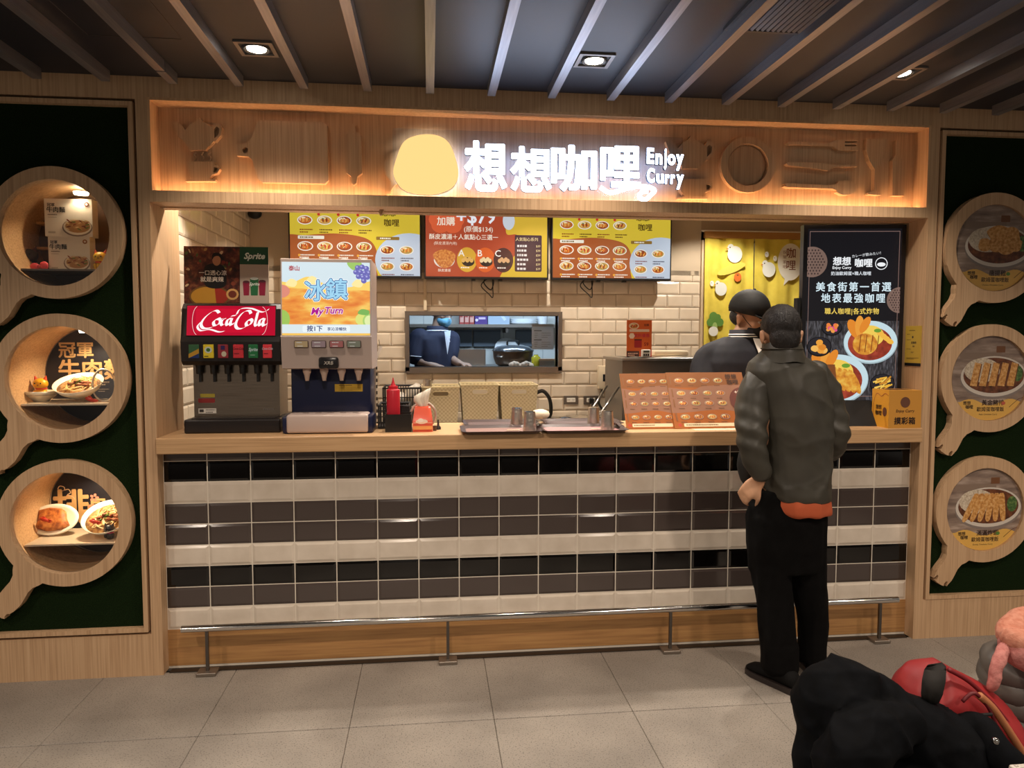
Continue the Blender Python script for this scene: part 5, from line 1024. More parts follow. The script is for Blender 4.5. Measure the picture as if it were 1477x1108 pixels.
for i, (a0, a1) in enumerate(((424, 445), (449, 470.5), (475, 496), (500, 521))):
    p0, p1 = at(a0, 502, Yg), at(a1, 491, Yg); o = MB().rbox(p0.x, p1.x, Yg-.004, Yg+.03, p0.z, p1.z, .006, 2).build('flavour_window', td, mat('#4a3a34', .3)); shade(o)
    A = Art((p0.x+.004, Yg-.004, p0.z+.004), (1, 0, 0), (0, 0, 1), p1.x-p0.x-.008, p1.z-p0.z-.008, .35); A.rect(0, 0, A.w, A.h, ['#c8a878', '#a88a8a', '#b86a64', '#8a8a74'][i]); A.lines(A.w*.15, A.h*.7, A.w*.7, 1, .01, A.h*.16, '#f0e8dc', i); A.lines(A.w*.2, A.h*.1, A.w*.6, 1, .01, A.h*.14, '#f0e8dc', i+3); A.build('window_print', o)
    nx = (p0.x+p1.x)/2+.015; b = MB(); b.smooth = True; b.lathe([(.009, 0), (.011, .012), (.014, .03), (.02, .045), (.02, .06)], (nx, .06, zb_-.058), 16); b.build('nozzle', td, mat('#c8b0a0', .4))
p0, p1 = at(459, 532, Yg), at(488, 515, Yg); o = MB().rbox(p0.x, p1.x, Yg+.0, Yg+.04, p0.z, p1.z, .012, 2).build('badge', td, mat('#1c1a1a', .25)); shade(o); A = Art((p0.x, Yg+.0, p0.z), (1, 0, 0), (0, 0, 1), p1.x-p0.x, p1.z-p0.z); A.text('XRB', A.w*.5, A.h*.35, A.h*.42, '#b8b0a4', 0, .2); A.build('badge_print', o)
p0, p1 = at(483, 565, .13), at(523, 554, .13); A = Art((p0.x, .13, p0.z), (1, 0, 0), (0, 0, 1), p1.x-p0.x, p1.z-p0.z); A.rect(0, 0, A.w, A.h, '#c8a22c'); A.lines(A.w*.15, A.h*.78, A.w*.75, 1, .01, A.h*.1, '#4a3a14', 3); A.lines(A.w*.15, A.h*.45, A.w*.8, 3, A.h*.16, A.h*.06, '#8a6a1c', 5); A.build('warning_sticker', td)
A = Art((X0+.05, .129, ZK), (1, 0, 0), (0, 0, 1), .1, .1)
# --- rack upright behind it
c = at(541, 600, .6); t = thing('rack_upright', (c.x, .6, 0), 'slotted pale steel upright beside the tea dispenser', 'rack post'); b = MB(); b.box(c.x-.018, c.x+.008, .58, .62, 0, at(541, 380, .6).z); b.build('post', t, mat('#c8b8a4', .4, .5))
for i in range(16): b = MB(); b.box(c.x+.008, c.x+.016, .585, .6, 1.1+.035*i, 1.118+.035*i); b.build('slot_tab', t, mat('#4a443c', .5))
b = MB(); n = 60; b.tube([(c.x-.02+.006*math.cos(i*1.1), .572+.006*math.sin(i*1.1), 1.0+.0085*i) for i in range(n)], .004, 5); o = b.build('twisted_cord', None, mat('#d8ccb8', .6)); tag(o, 'pale twisted cord hanging along the slotted upright', 'cord')
c = at(543, 508, .55); t = thing('hanging_tag', (c.x, .55, c.z-.03), 'small white paper tag hanging on the slotted upright', 'tag'); b = MB(); T = Matrix.Translation((c.x+.012, .565, c.z)) @ Matrix.Rotation(.4, 4, 'Y'); b.box(-.008, .008, 0, .002, -.035, .035, T); b.build('tag_sheet', t, WHITE); b = MB(); b.cyl((c.x+.02, .565, c.z+.03), (c.x+.012, .58, c.z+.07), .0015, n=6); b.build('string', t, BLACK)
# --- condiment caddy with ketchup
Yc = .02; p0, p1 = at(555.5, 618, Yc), at(593.5, 618, Yc); zc1 = at(570, 598, Yc).z
t = thing('condiment_caddy', ((p0.x+p1.x)/2, Yc+.06, ZK), 'square black condiment tray beside the tissue pack', 'tray'); b = MB(); d = .004; x0, x1, y0, y1 = p0.x, p1.x, Yc, Yc+.13
for q in ((x0, x1, y0, y0+d), (x0, x1, y1-d, y1), (x0, x0+d, y0+d, y1-d), (x1-d, x1, y0+d, y1-d)): b.box(*q, ZK, zc1)
b.build('wall', t, mat('#1e1916', .35)); b = MB(); b.box(x0+d, x1-d, y0+d, y1-d, ZK, ZK+.004); b.build('bottom', t, mat('#1e1916', .35))
kx = at(567.5, 600, Yc+.05).x; t = thing('ketchup_bottle', (kx, Yc+.05, ZK+.004), 'red plastic ketchup squeeze bottle standing in the black tray', 'bottle'); k0 = ZK+.004; kz = at(567, 561, Yc+.05).z
b = MB(); b.smooth = True; b.lathe([(0, 0), (.030, 0), (.033, .006), (.033, kz-k0-.008), (.030, kz-k0-.002), (.024, kz-k0)], (kx, Yc+.05, k0), 24); shade(b.build('bottle_body', t, mat('#b81e2e', .3)), 50)
b = MB(); b.smooth = True; b.lathe([(.023, 0), (.023, .016), (.012, .018), (.008, .03), (.003, .05), (.0025, .058), (0, .058)], (kx, Yc+.05, kz-.002), 20); shade(b.build('nozzle_cap', t, mat('#c41c2c', .3)), 40)
px = at(583, 596, Yc+.06).x
b = MB(); b.rbox(px-.01, px+.03, Yc+.03, Yc+.09, ZK+.004, ZK+.055, .003, 1); o = b.build('sauce_packets', None, mat('#d8cfc0', .5))
if o: tag(o, 'small stack of white sachets in the black tray', 'sachets')
# --- tissue pack
p0, p1 = at(595.5, 617, Yc), at(624, 617, Yc); z1 = at(610, 591, Yc).z; t = thing('tissue_pack', ((p0.x+p1.x)/2, Yc+.04, ZK), 'orange and pink tissue pack with a white tissue pulled up', 'tissue pack')
b = MB(); b.smooth = True; x0, x1 = p0.x, p1.x; rg = []
for zz, ins, yi in ((ZK, 0, 0), (ZK+.045, -.001, 0), (ZK+.07, .002, .012), (z1, .008, .03), (z1+.012, .012, .04)): rg.append([(x0+ins, Yc+yi, zz), ((x0+x1)/2, Yc+yi-.004, zz), (x1-ins, Yc+yi, zz), (x1-ins, Yc+.1-yi, zz), ((x0+x1)/2, Yc+.102-yi, zz), (x0+ins, Yc+.1-yi, zz)])
b.loft(rg); o = b.build('wrapper', t, mat('#e0573a', .35)); shade(o, 50)
A = Art((x0, Yc-.0045, ZK), (1, 0, 0), (0, 0, 1), x1-x0, .07); A.rect(.002, .012, A.w-.002, .03, '#eda35c'); A.oval(A.w*.45, .052, .03, .012, '#f2dcc8', 14); A.oval(A.w*.4, .058, .014, .01, '#f8ece0', 10); A.rect(.002, .044, A.w-.002, .047, '#f4c8a8'); A.build('wrapper_print', t)
b = MB(); b.smooth = True; cx = (x0+x1)/2; yy = Yc+.05; n = 9
fr_ = [(-.006, z1-.004, .016), (-.016, z1+.02, .026), (-.034, z1+.05, .038), (-.03, z1+.085, .042)]
vs = []
for j, (x, zz, ww) in enumerate(fr_):
    for i in range(n): u = i/(n-1)-.5; vs.append((cx+.008+x*.6+u*ww*2+.006*j*.5, yy+.008*math.sin(i*1.7+j)-.004*j, zz+.014*u*j))
b.add(vs, [(j*n+i, j*n+i+1, (j+1)*n+i+1, (j+1)*n+i) for j in range(len(fr_)-1) for i in range(n-1)]); o = b.build('tissue', t, mat('#efe4d2', .9)); md = o.modifiers.new('s', 'SOLIDIFY'); md.thickness = .0015
# --- round clear lid standing on edge behind it, little jars
c = at(610.5, 585, .14); t = thing('clear_dome_lid', (c.x, .16, ZK), 'round clear lid with a pale rim standing on edge behind the tissue pack', 'lid'); r = .064
b = MB(); b.tube([(c.x+r*math.cos(a), .16, ZK+r+.006+r*math.sin(a)) for a in [2*PI*i/40 for i in range(40)]], .0065, 8, closed=True); shade(b.build('rim', t, mat('#b9b2a4', .25, .4))); b = MB(); b.prism(ell(c.x, ZK+r+.006, r, r, 36), (), .158, .161); b.build('disc', t, glass_mat('lidglass', .08))
c = at(627, 612, .06); b = MB(); b.smooth = True; b.lathe([(0, 0), (.009, 0), (.0095, .02), (.008, .026), (0, .026)], (c.x, .06, ZK), 14); tag(shade(b.build('pepper_pot', None, mat('#6b5a48', .3, .6)), 50), 'tiny steel pepper pot right of the tissue pack', 'pepper pot')
c = at(632, 606, .1); b = MB(); b.smooth = True; b.lathe([(0, 0), (.014, 0), (.014, .012), (.006, .02), (.004, .05), (0, .052)], (c.x, .11, ZK), 14); tag(shade(b.build('dark_shaker', None, mat('#2a2420', .4)), 50), 'small dark shaker behind the pepper pot', 'shaker')
# --- black crates and bags behind
def crate(x0, x1, y0, y1, z0, z1, label, rows=3, cols=10):
    t = thing('black_crate', ((x0+x1)/2, (y0+y1)/2, z0), label, 'crate', 'black slatted crates behind the ketchup'); M_ = mat('#1b1716', .5)
    for z in (z0, z1-.014): b = MB(); b.tube([(x0, y0, z+.007), (x1, y0, z+.007), (x1, y1, z+.007), (x0, y1, z+.007)], .007, 4, closed=True); b.build('rim', t, M_)
    for i in range(cols+1): x = x0+(x1-x0)*i/cols; b = MB(); b.box(x-.003, x+.003, y0-.002, y0+.002, z0+.01, z1-.01); b.build('slat', t, M_); b = MB(); b.box(x-.003, x+.003, y1-.002, y1+.002, z0+.01, z1-.01); b.build('slat', t, M_)
    for i in range(1, rows): z = z0+(z1-z0)*i/rows; b = MB(); b.box(x0, x1, y0-.0015, y0+.0015, z-.003, z+.003); b.build('cross_bar', t, M_)
    b = MB(); b.box(x0, x1, y0, y1, z0, z0+.005); b.build('bottom', t, M_)
    for x in (x0, x1): b = MB(); b.box(x-.001, x+.001, y0, y1, z0+.01, z1-.01); b.build('end', t, M_)
a, c = at(543, 618, .16), at(590, 584, .16); crate(a.x+.01, c.x, .17, .36, ZK, at(560, 584, .17).z, 'black slatted crate on the counter behind the ketchup', 4, 12)
a, c = at(552, 559, 1.35), at(608.5, 559, 1.35); crate(a.x, c.x-.01, 1.36, 1.66, ZW, a.z, 'taller black crate with bags left of the woven baskets', 4, 14)
def bag(name, c, rx, ry, rz, label, seed, col='#e2dccf'):
    b = MB(); b.smooth = True; b.ball((0, 0, 0), rx, ry, rz, 20, 14); q = random.Random(seed); b.v = [tuple(Vector(v)*(1+.22*noise.noise(Vector(v)*22+Vector((seed, 0, 0))))+Vector((0, 0, .1*rz*noise.noise(Vector(v)*50)))) for v in b.v]
    o = b.build(name, None, ramp_mat('plastic_bag', [(.3, '#cfc6b6'), (.7, '#efe9de')], (1, 1, 1), 30, 4, .25, .5, world=True) if col == '#e2dccf' else mat(col, .8, bump=.4, bscale=40)); o.location = c; tag(o, label, 'bag'); return o
a = at(598, 547, 1.5); bag('plastic_bag', (a.x, 1.5, ZW+.215), .075, .06, .075, 'crumpled clear plastic bag on the taller black crate', 3)
a = at(574, 556, 1.5); bag('plastic_bag', (a.x, 1.5, ZW+.19), .07, .06, .045, 'flat clear plastic bag behind the ketchup nozzle', 8)
# --- serving trays and tumblers
def tray(px0, px1, y0, y1, z, label, top, tilt=0):
    a, c = at(px0, 620, (y0+y1)/2), at(px1, 620, (y0+y1)/2); xm, wd = (a.x+c.x)/2, (c.x-a.x)/2; t = thing('serving_tray', (xm, (y0+y1)/2, z), label, 'tray', 'brown serving trays on the counter')
    def rr(hx, hy, zz, r=.03): p = []; return [(xm+sx*(hx-r)+r*math.cos(a), (y0+y1)/2+sy*(hy-r)+r*math.sin(a), zz) for sx, sy, a0 in ((1, 1, 0), (-1, 1, PI/2), (-1, -1, PI), (1, -1, 1.5*PI)) for a in [a0+i*PI/8 for i in range(5)]]
    hy = (y1-y0)/2; b = MB(); b.loft([rr(wd-.025, hy-.025, z), rr(wd-.008, hy-.008, z+.014), rr(wd, hy, z+.016), rr(wd, hy, z+.018), rr(wd-.01, hy-.01, z+.016), rr(wd-.027, hy-.027, z+.004)]); shade(b.build('tray_shell', t, mat('#3a2a2a', .4)), 50)
    b = MB(); b.loft([rr(wd-.028, hy-.028, z+.0045), rr(wd-.028, hy-.028, z+.0055)]); b.build('tray_mat', t, mat(top, .55, bump=.3, bscale=120)); return t, xm
tray(664, 778, -.145, .125, ZK, 'brown serving tray hanging over the counter edge left of the other pair', '#8a6a62'); tray(668, 776, .13, .39, ZK, 'brown serving tray behind the left front tray', '#5c4a48')
tray(779, 899, -.145, .125, ZK, 'pinkish brown tray at the counter edge beside the menu boards', '#a87c7c'); tray(783, 893, .13, .39, ZK, 'brown serving tray behind the pinkish front tray', '#5c4e4e')
for (px, y, lb) in ((764, -.03, 'hammered steel tumbler on the left front tray'), (745.5, .16, 'hammered steel tumbler on the left rear tray'), (876, -.03, 'hammered steel tumbler on the pinkish front tray'), (856, .16, 'hammered steel tumbler on the right rear tray')): c = at(px, 612, y); tumbler(c.x, y, ZK+.006, lb)
for px, lb in ((741, 'wooden cutlery end lying on the left front tray'), (862, 'white plastic spoon on the pinkish front tray')): c = at(px, 612, -.02); b = MB(); b.rbox(c.x-.035, c.x+.03, -.03, -.02, ZK+.008, ZK+.011, .001, 1); tag(b.build('cutlery', None, mat('#e0cfae', .5)), lb, 'cutlery')
c = at(771, 595, .42); bag('cleaning_cloth', (c.x+.01, .3, ZK+.052), .055, .05, .026, 'crumpled white cloth at the back of the left trays', 5, '#dccdb4')
c = at(783, 611, .0); b = MB(); b.smooth = True; b.ball((0, 0, 0), .03, .05, .014, 14, 8); b.v = [tuple(Vector(v)*(1+.3*noise.noise(Vector(v)*60))) for v in b.v]; o = b.build('crumpled_wrap', None, glass_mat('wrap', .14, '#e0d8d0', .1)); o.location = (at(777, 612, .02).x-.01, .03, ZK+.025); tag(o, 'crumpled clear wrapper at the right end of the left front tray', 'wrapper')
c = at(893, 610, .04); b = MB(); b.smooth = True; n = 7; vs = [(c.x-.03+.05*i/n+.008*math.sin(j), .0+.09*j/n, ZK+.03-.02*i/n*(1-j/n)+.006*math.sin(i*1.3+j)) for j in range(n+1) for i in range(n+1)]; b.add(vs, [(j*(n+1)+i, j*(n+1)+i+1, (j+1)*(n+1)+i+1, (j+1)*(n+1)+i) for j in range(n) for i in range(n)]); o = b.build('dark_napkin', None, mat('#4a3a36', .8)); o.modifiers.new('s', 'SOLIDIFY').thickness = .002; o.location.x -= .002; tag(o, 'dark folded napkin at the right end of the pinkish tray', 'napkin')
# --- standing menu boards
def menu_board(p0, p1, p2, label, cols, title, ytop=.17, y0=.0):
    """p0 bottom left, p1 bottom right, p2 top left pixels"""
    O = at(*p0, y0); O.z = ZK+.002; R = at(*p1, y0); Tp = at(*p2, ytop); R.z = O.z; u = (R-O); u.z = 0; w = u.length; v = (Tp-O); v -= u.normalized()*v.dot(u.normalized()); h = v.length
    t = thing('menu_board', (O+R)/2, label, 'menu', 'orange menu boards on the counter'); n = u.normalized().cross(v.normalized())
    b = MB(); q = [O, R, R+v, O+v]; b.add([p for p in q]+[p-n*.004 for p in q], [(0, 1, 2, 3), (7, 6, 5, 4), (0, 4, 5, 1), (1, 5, 6, 2), (2, 6, 7, 3), (3, 7, 4, 0)]); b.build('acrylic_sheet', t, mat('#c08a4c', .6))
    b = MB(); m = (O+R)/2; k = Vector((0, .09, 0)); e = v*.75; bk = n*-.006; b.add([m+e-u.normalized()*.04+bk, m+e+u.normalized()*.04+bk, Vector((m.x+.04, ytop+.02, ZK)), Vector((m.x-.04, ytop+.02, ZK))], [(0, 1, 2, 3)]); o = b.build('easel_leg', t, mat('#8a6a44', .5)); o.modifiers.new('s', 'SOLIDIFY').thickness = .003
    A = Art(O, u, v, w, h, 0, .7); A.clip = (0, 0, w, h); A.rect(w*.0, 0, w, h, '#a85a16'); A.rect(0, h*.72, w, h, '#8e5424'); A.blob([(w*-.1, h*.70), (w*.3, h*.68), (w*.5, h*.75), (w*1.1, h*.73), (w*1.1, h*.28), (w*.6, h*.32), (w*-.1, h*.29)], '#97684f'); A.rrect(w*.12, h*.03, w*.9, h*.09, .004, '#ecd9b4'); A.lines(w*.15, h*.05, w*.65, 1, .01, h*.02, '#7a5a34', 4); A.oval(w*.07, h*.06, h*.03, h*.03, '#b8442c', 10)
    cw = w/(cols+.6+(1.3 if title else 0))
    for r, yy in enumerate((.85, .62, .44, .20)):
        for i in range(cols): A.bowl(cw*(.9+i), h*yy, cw*.36, i+r, '#a8917c', .6, i+r*7); A.lines(cw*(.55+i), h*(yy-.1), cw*.7, 1, .01, h*.014, '#6a4424', i)
        A.rect(cw*.2, h*(yy-.07), cw*.3, h*(yy+.07), '#8a5a34')
    if title:
        A.text('想想', w-cw*.95, h*.88, h*.1, '#4a2c18', .02); A.text('咖哩', w-cw*.9, h*.78, h*.1, '#4a2c18', .02); A.oval(w-cw*.3, h*.48, cw*1.1, h*.24, '#6a3226', 30); A.text('+$79', w-cw*.5, h*.6, h*.09, '#f0dcc8', .01); A.bowl(w-cw*.7, h*.45, cw*.3, 1); A.rect(w-cw*1.0, h*.08, w, h*.2, '#3c241c'); A.lines(w-cw*.95, h*.16, cw*.85, 3, h*.035, h*.014, '#c8a88c', 2)
    A.build('print', t)
menu_board((904, 614), (979, 613), (897, 539), 'orange standing menu board overlapped by the longer one', 4, False, y0=.012); menu_board((974, 614), (1088, 611), (970, 537.5), 'long orange standing menu board with curry logo beside the customer', 4, True, y0=.0)
menu_board((1120, 613), (1214, 611), (1122, 526), 'orange standing menu board behind the customer, right of the long one', 4, False, ytop=.03, y0=-.05)
b = MB(); c = at(1040, 617, -.05); b.box(c.x-.14, c.x+.14, -.075, -.01, ZK, ZK+.002); tag(b.build('paper_slip', None, mat('#e8d8b4', .6)), 'flat cream paper slip before the long menu board', 'paper')

# --- portrait advertising screen
L = Vector((3.252, .155, 0)); Rr = Vector((3.785, .078, 0)); u = (Rr-L); W0 = u.length; zA, zB = at(1160, 588, .13).z+.01, at(1155, 323, .13).z
ks = thing('advert_screen', ((L.x+Rr.x)/2, .1, ZK), 'tall portrait advertising screen of curry plates at the right end of the counter', 'screen'); n = u.normalized().cross(Vector((0, 0, 1)))
b = MB(); q = [L+Vector((0, 0, zA)), Rr+Vector((0, 0, zA)), Rr+Vector((0, 0, zB)), L+Vector((0, 0, zB))]; b.add(q+[p-n*.05 for p in q], [(0, 1, 2, 3), (7, 6, 5, 4), (0, 4, 5, 1), (1, 5, 6, 2), (2, 6, 7, 3), (3, 7, 4, 0)]); b.build('housing', ks, mat('#131218', .3))
m = .022; A = Art(L+u.normalized()*m+Vector((0, 0, zA+m)), u, (0, 0, 1), W0-2*m, zB-zA-2*m, .9, .25); w, h = A.w, A.h; A.clip = (0, 0, w, h)
A.rect(0, 0, w, h, '#141318'); WOODG = ramp_mat('darktable_glow', [(.35, '#16161a'), (.5, '#2e2e34'), (.62, '#55545a')], (14, 14, 3), 9, 5, .3, 0, emit=.9, world=True); A.rect(0, 0, w, h*.47, WOODG)
A.oval(.05*w, h*.81, w*.165, w*.165, '#7a6258', 30); A.oval(w, h*.59, w*.14, w*.14, '#7a6258', 30)
for cx, cy, R in ((.05*w, h*.81, .165*w), (w, h*.59, .14*w)):
    for i in range(-5, 6):
        for j in range(-5, 6):
            x, y = cx+i*R*.2+(j % 2)*R*.1, cy+j*R*.19
            if math.hypot(x-cx, y-cy) < R*.88: z0_ = A.z; A.rect(x-R*.045, y-R*.05, x+R*.045, y+R*.05, '#3a2c2a'); A.z = z0_
for x0, x1, y0, y1 in ((.02, .025, .03, .985), (.975, .98, .03, .985), (.02, .98, .983, .986), (.02, .98, .03, .033)): A.rect(w*x0, h*y0, w*x1, h*y1, '#8a6f68')
A.text('想想', .37*w, h*.795, h*.052, '#f2f6fa', .03); A.text('咖哩', .60*w, h*.785, h*.052, '#f2f6fa', .03); A.text('Enjoy Curry', .37*w, h*.77, h*.022, '#f2f6fa', .02); A.text('カレーが飲みたい！', .64*w, h*.845, h*.02, '#f2f6fa', 0, rot=.12); A.text('奶油歐姆蛋×職人咖哩', .47*w, h*.735, h*.024, '#dfe6ee', .01)
A.stroke([(.79*w+.062*w*math.cos(a), h*.80+.062*w*math.sin(a)) for a in [2*PI*i/30 for i in range(31)]], .004, '#f2f6fa'); A.oval(.79*w, h*.795, .045*w, .022*w, '#f2f6fa', 16)
A.text('美食街第一首選', .50*w, h*.645, h*.058, '#d6ecf6', .015, sx=.95, spacing=1.28); A.text('地表最強咖哩', .50*w, h*.58, h*.058, '#d6ecf6', .015, sx=.95, spacing=1.28); A.text('職人咖哩|各式炸物', .49*w, h*.512, h*.038, '#eacb5c', .015, sx=.95, spacing=1.1)
FR = FOOD_E('katsu', '#b8661c', '#e0962c', '#f0c050', 40, .9); CR = FOOD_E('curry', '#7a2414', '#98301c', '#b0442c', 30, .9)
def dish(cx, cy, rx, ry, k):
    A.oval(cx, cy, rx, ry, '#9fb4bc', 40); A.oval(cx, cy+.004, rx*.98, ry*.97, '#c4dde6', 40); A.oval(cx-rx*.02, cy-ry*.05, rx*.82, ry*.78, CR, 36)
    A.oval(cx-rx*.05, cy+ry*.3, rx*.55, ry*.5, '#f0cc58', 24); A.oval(cx-rx*.62, cy+ry*.62, rx*.2, ry*.5, '#e0882c', 14, .5); A.oval(cx-rx*.42, cy+ry*.75, rx*.17, ry*.5, '#e89c3c', 14, .0); A.oval(cx-rx*.22, cy+ry*.82, rx*.15, ry*.42, '#e0882c', 14, -.5)
    if k:
        A.oval(cx-rx*.2, cy-ry*.08, rx*.46, ry*.5, FR, 24)
        for i in range(4): x = cx-rx*.42+rx*.22*i; A.stroke([(x, cy-ry*.45), (x+rx*.06, cy+ry*.35)], rx*.03, '#7a3a14')
        for i in range(4): A.oval(cx+rx*(.35+.12*i), cy+ry*(.42-.12*i), rx*.16, ry*.12, '#f0b848', 10, -.5)
    else:
        for i in range(6): A.oval(cx-rx*.3+rx*.17*i, cy+ry*(.1-.04*i), rx*.13, ry*.55, FR, 12, .45)
    A.oval(cx+rx*.25, cy+ry*.55, rx*.14, ry*.09, '#6a9a34', 10)
dish(.70*w, h*.345, .29*w, h*.125, 1); dish(.36*w, h*.13, .33*w, h*.145, 0)
def side(cx, cy, r, cols, n, s): 
    A.oval(cx, cy, r, r*.8, '#0c0b0e', 26); A.oval(cx, cy+.002, r*.92, r*.72, '#26242a', 26); q = random.Random(n)
    for i in range(n): A.oval(cx+q.uniform(-.5, .5)*r, cy+q.uniform(-.35, .4)*r, r*s, r*s*.85, cols[i % len(cols)], 12, q.uniform(-.6, .6))
side(.28*w, h*.43, .11*w, ['#e8803c', '#d8508a', '#e89a48'], 13, .2); side(.15*w, h*.32, .135*w, ['#eaa03c', '#d8862c', '#f0b85c'], 9, .28); side(.84*w, h*.105, .135*w, [], 0, .2)
q = random.Random(4)
for i in range(22): x, y, a = .84*w+q.uniform(-.07, .07)*w, h*.11+q.uniform(-.03, .035)*h, q.uniform(.1, .9); A.stroke([(x-.04*w*math.cos(a), y-.04*w*math.sin(a)), (x+.04*w*math.cos(a), y+.04*w*math.sin(a))], .016*w, ['#e8b03c', '#f0c85c', '#c8862c'][i % 3])
A.build('display', ks)
mid = (L+Rr)/2; b = MB(); b.add([(mid.x-.10, .02, ZK+.001), (mid.x+.16, .0, ZK+.001), (mid.x+.14, .20, ZK+.001), (mid.x-.08, .22, ZK+.001), (mid.x-.04, .09, zA+.03), (mid.x+.10, .085, zA+.03), (mid.x+.1, .12, zA+.03), (mid.x-.04, .13, zA+.03)], [(3, 2, 1, 0), (4, 5, 6, 7), (0, 1, 5, 4), (1, 2, 6, 5), (2, 3, 7, 6), (3, 0, 4, 7)]); b.build('stand', ks, BLACKM)
b = MB(); q0 = L-n*.02+Vector((-.012, 0, zA+.42)); b.box(q0.x-.012, q0.x+.006, q0.y-.01, q0.y+.03, q0.z, q0.z+.16); b.build('side_handle', ks, BLACKM)
# --- raffle box
p = at(1281, 619, -.088); x0, x1 = p.x, XR-.012; z1 = at(1283, 563, -.088).z; t = thing('raffle_box', ((x0+x1)/2, .03, ZK), 'orange cardboard raffle box lettered 摸彩箱 at the counter end', 'box'); b = MB(); b.box(x0, x1, -.088, .055, ZK, z1-.001); b.build('carton', t, mat('#cf9238', .6)); b = MB(); b.box(x0-.001, x0, -.088, .055, ZK, z1); b.build('lit_side_sheet', t, mat('#e0a02c', .6))  # left side sheet in brighter orange: the light on that face is painted in
A = Art((x0, -.088, ZK), (1, 0, 0), (0, 0, 1), x1-x0, z1-ZK); A.text('Enjoy Curry', A.w*.5, A.h*.42, A.h*.105, '#3a2418', .015, .1); A.text('摸彩箱', A.w*.5, A.h*.12, A.h*.2, '#2a1a10', .03); A.oval(A.w*.5, A.h*.68, A.w*.15, A.h*.14, '#6a4432', 20); A.build('front_print', t)
A = Art((x0-.001, .055, ZK), (0, -1, 0), (0, 0, 1), .143, z1-ZK); A.stroke([tuple(q)[:2] for q in bez([(.02, .02, 0), (.015, A.h*.6, 0), (.04, A.h*.88, 0), (.08, A.h*.82, 0), (.11, A.h*.9, 0), (.14, A.h*.85, 0)], 6)], .003, '#a8502c'); A.text('想想', .06, A.h*.48, A.h*.13, '#3a2418', .02); A.text('咖哩', .06, A.h*.32, A.h*.14, '#3a2418', .02); A.oval(.112, A.h*.42, .018, .024, '#6a4432', 14); A.build('side_print', t)
b = MB(); b.box(x0+.03, x1-.03, -.05, .02, z1-.001, z1); b.build('slot', t, mat('#5a3a1c', .8))
# --- wooden block and notice at the right jamb
a = at(1302, 560, .17); b = MB(); b.rbox(XR-.075, XR-.03, .155, .18, ZK, at(1305, 532, .16).z, .002, 1); tag(b.build('wooden_block', None, mat('#cdb08a', .6)), 'slim pale wooden block standing behind the raffle box', 'block')
q0, q1 = atX(1305.5, 523, XR), atX(1330, 470, XR); t = thing('yellow_notice', (XR, (q0.y+q1.y)/2, q0.z), 'yellow printed notice on the right oak jamb above the raffle box', 'notice'); b = MB(); b.box(XR-.003, XR-.0004, q1.y, q0.y, q0.z, q1.z); b.build('sheet', t, mat('#c9a83a', .6)); b = MB(); b.box(XR-.003, XR-.0004, q1.y, q0.y, q0.z-.016, q0.z-.001); b.build('black_edge', t, BLACK)
A = Art((XR-.003, q0.y, q0.z), (0, -1, 0), (0, 0, 1), q0.y-q1.y, q1.z-q0.z); w, h = A.w, A.h; A.lines(w*.25, h*.87, w*.6, 1, .01, h*.02, '#5a4a1c', 1); A.lines(w*.1, h*.77, w*.3, 1, .01, h*.015, '#5a4a1c', 2); A.oval(w*.48, h*.70, w*.05, w*.05, '#2a2010', 10); A.lines(w*.1, h*.62, w*.4, 1, .01, h*.015, '#5a4a1c', 3); A.text('兌換券', w*.55, h*.52, h*.075, '#2a2010', .02); A.text('500', w*.55, h*.43, h*.06, '#2a2010', .02); A.lines(w*.1, h*.37, w*.45, 1, .01, h*.015, '#5a4a1c', 4); A.lines(w*.4, h*.29, w*.2, 2, h*.02, h*.012, '#5a4a1c', 5); A.lines(w*.12, h*.13, w*.78, 2, h*.03, h*.013, '#5a4a1c', 6); A.build('print', t)
# ================================================================== people
def melt(b, name, parent, m, voxel=.012, smooth=6, folds=None, fac=.5, loc=None):
    """fuse overlapping pieces into one continuous skin"""
    me = b.mesh(name); o = bpy.data.objects.new(name, me); COL.objects.link(o)
    r = o.modifiers.new('r', 'REMESH'); r.mode = 'VOXEL'; r.voxel_size = voxel; r.use_smooth_shade = True
    s = o.modifiers.new('s', 'SMOOTH'); s.iterations = smooth; s.factor = fac
    bpy.context.view_layer.update(); dg = bpy.context.evaluated_depsgraph_get(); nm = bpy.data.meshes.new_from_object(o.evaluated_get(dg)); bpy.data.objects.remove(o)
    if folds:
        nr = [v.normal.copy() for v in nm.vertices]
        for v, n in zip(nm.vertices, nr): v.co += n*folds(v.co)
    nm.materials.clear(); nm.materials.append(m); nm.polygons.foreach_set('use_smooth', [True]*len(nm.polygons)); nm.name = name
    return link(name, nm, parent)
def limb(b, pts, rs, n=14, k=4):
    P = bez([Vector(p) for p in pts], k); R = [v.x for v in bez([Vector((r, 0, 0)) for r in rs], k)]; b.tube(P, R, n)
    b.ball(P[0], R[0], n=12, m=8); b.ball(P[-1], R[-1], n=12, m=8)
def torso(b, rings, n=28, p=2.4):
    out = []
    for c, rx, ry, rz in rings:
        r = []
        for i in range(n):
            a = 2*PI*i/n; ca, sa = math.cos(a), math.sin(a); x = rx*math.copysign(abs(ca)**(2/p), ca); y = ry*math.copysign(abs(sa)**(2/p), sa)
            r.append(Vector((c[0]+x*math.cos(rz)-y*math.sin(rz), c[1]+x*math.sin(rz)+y*math.cos(rz), c[2])))
        out.append(r)
    b.loft(out)
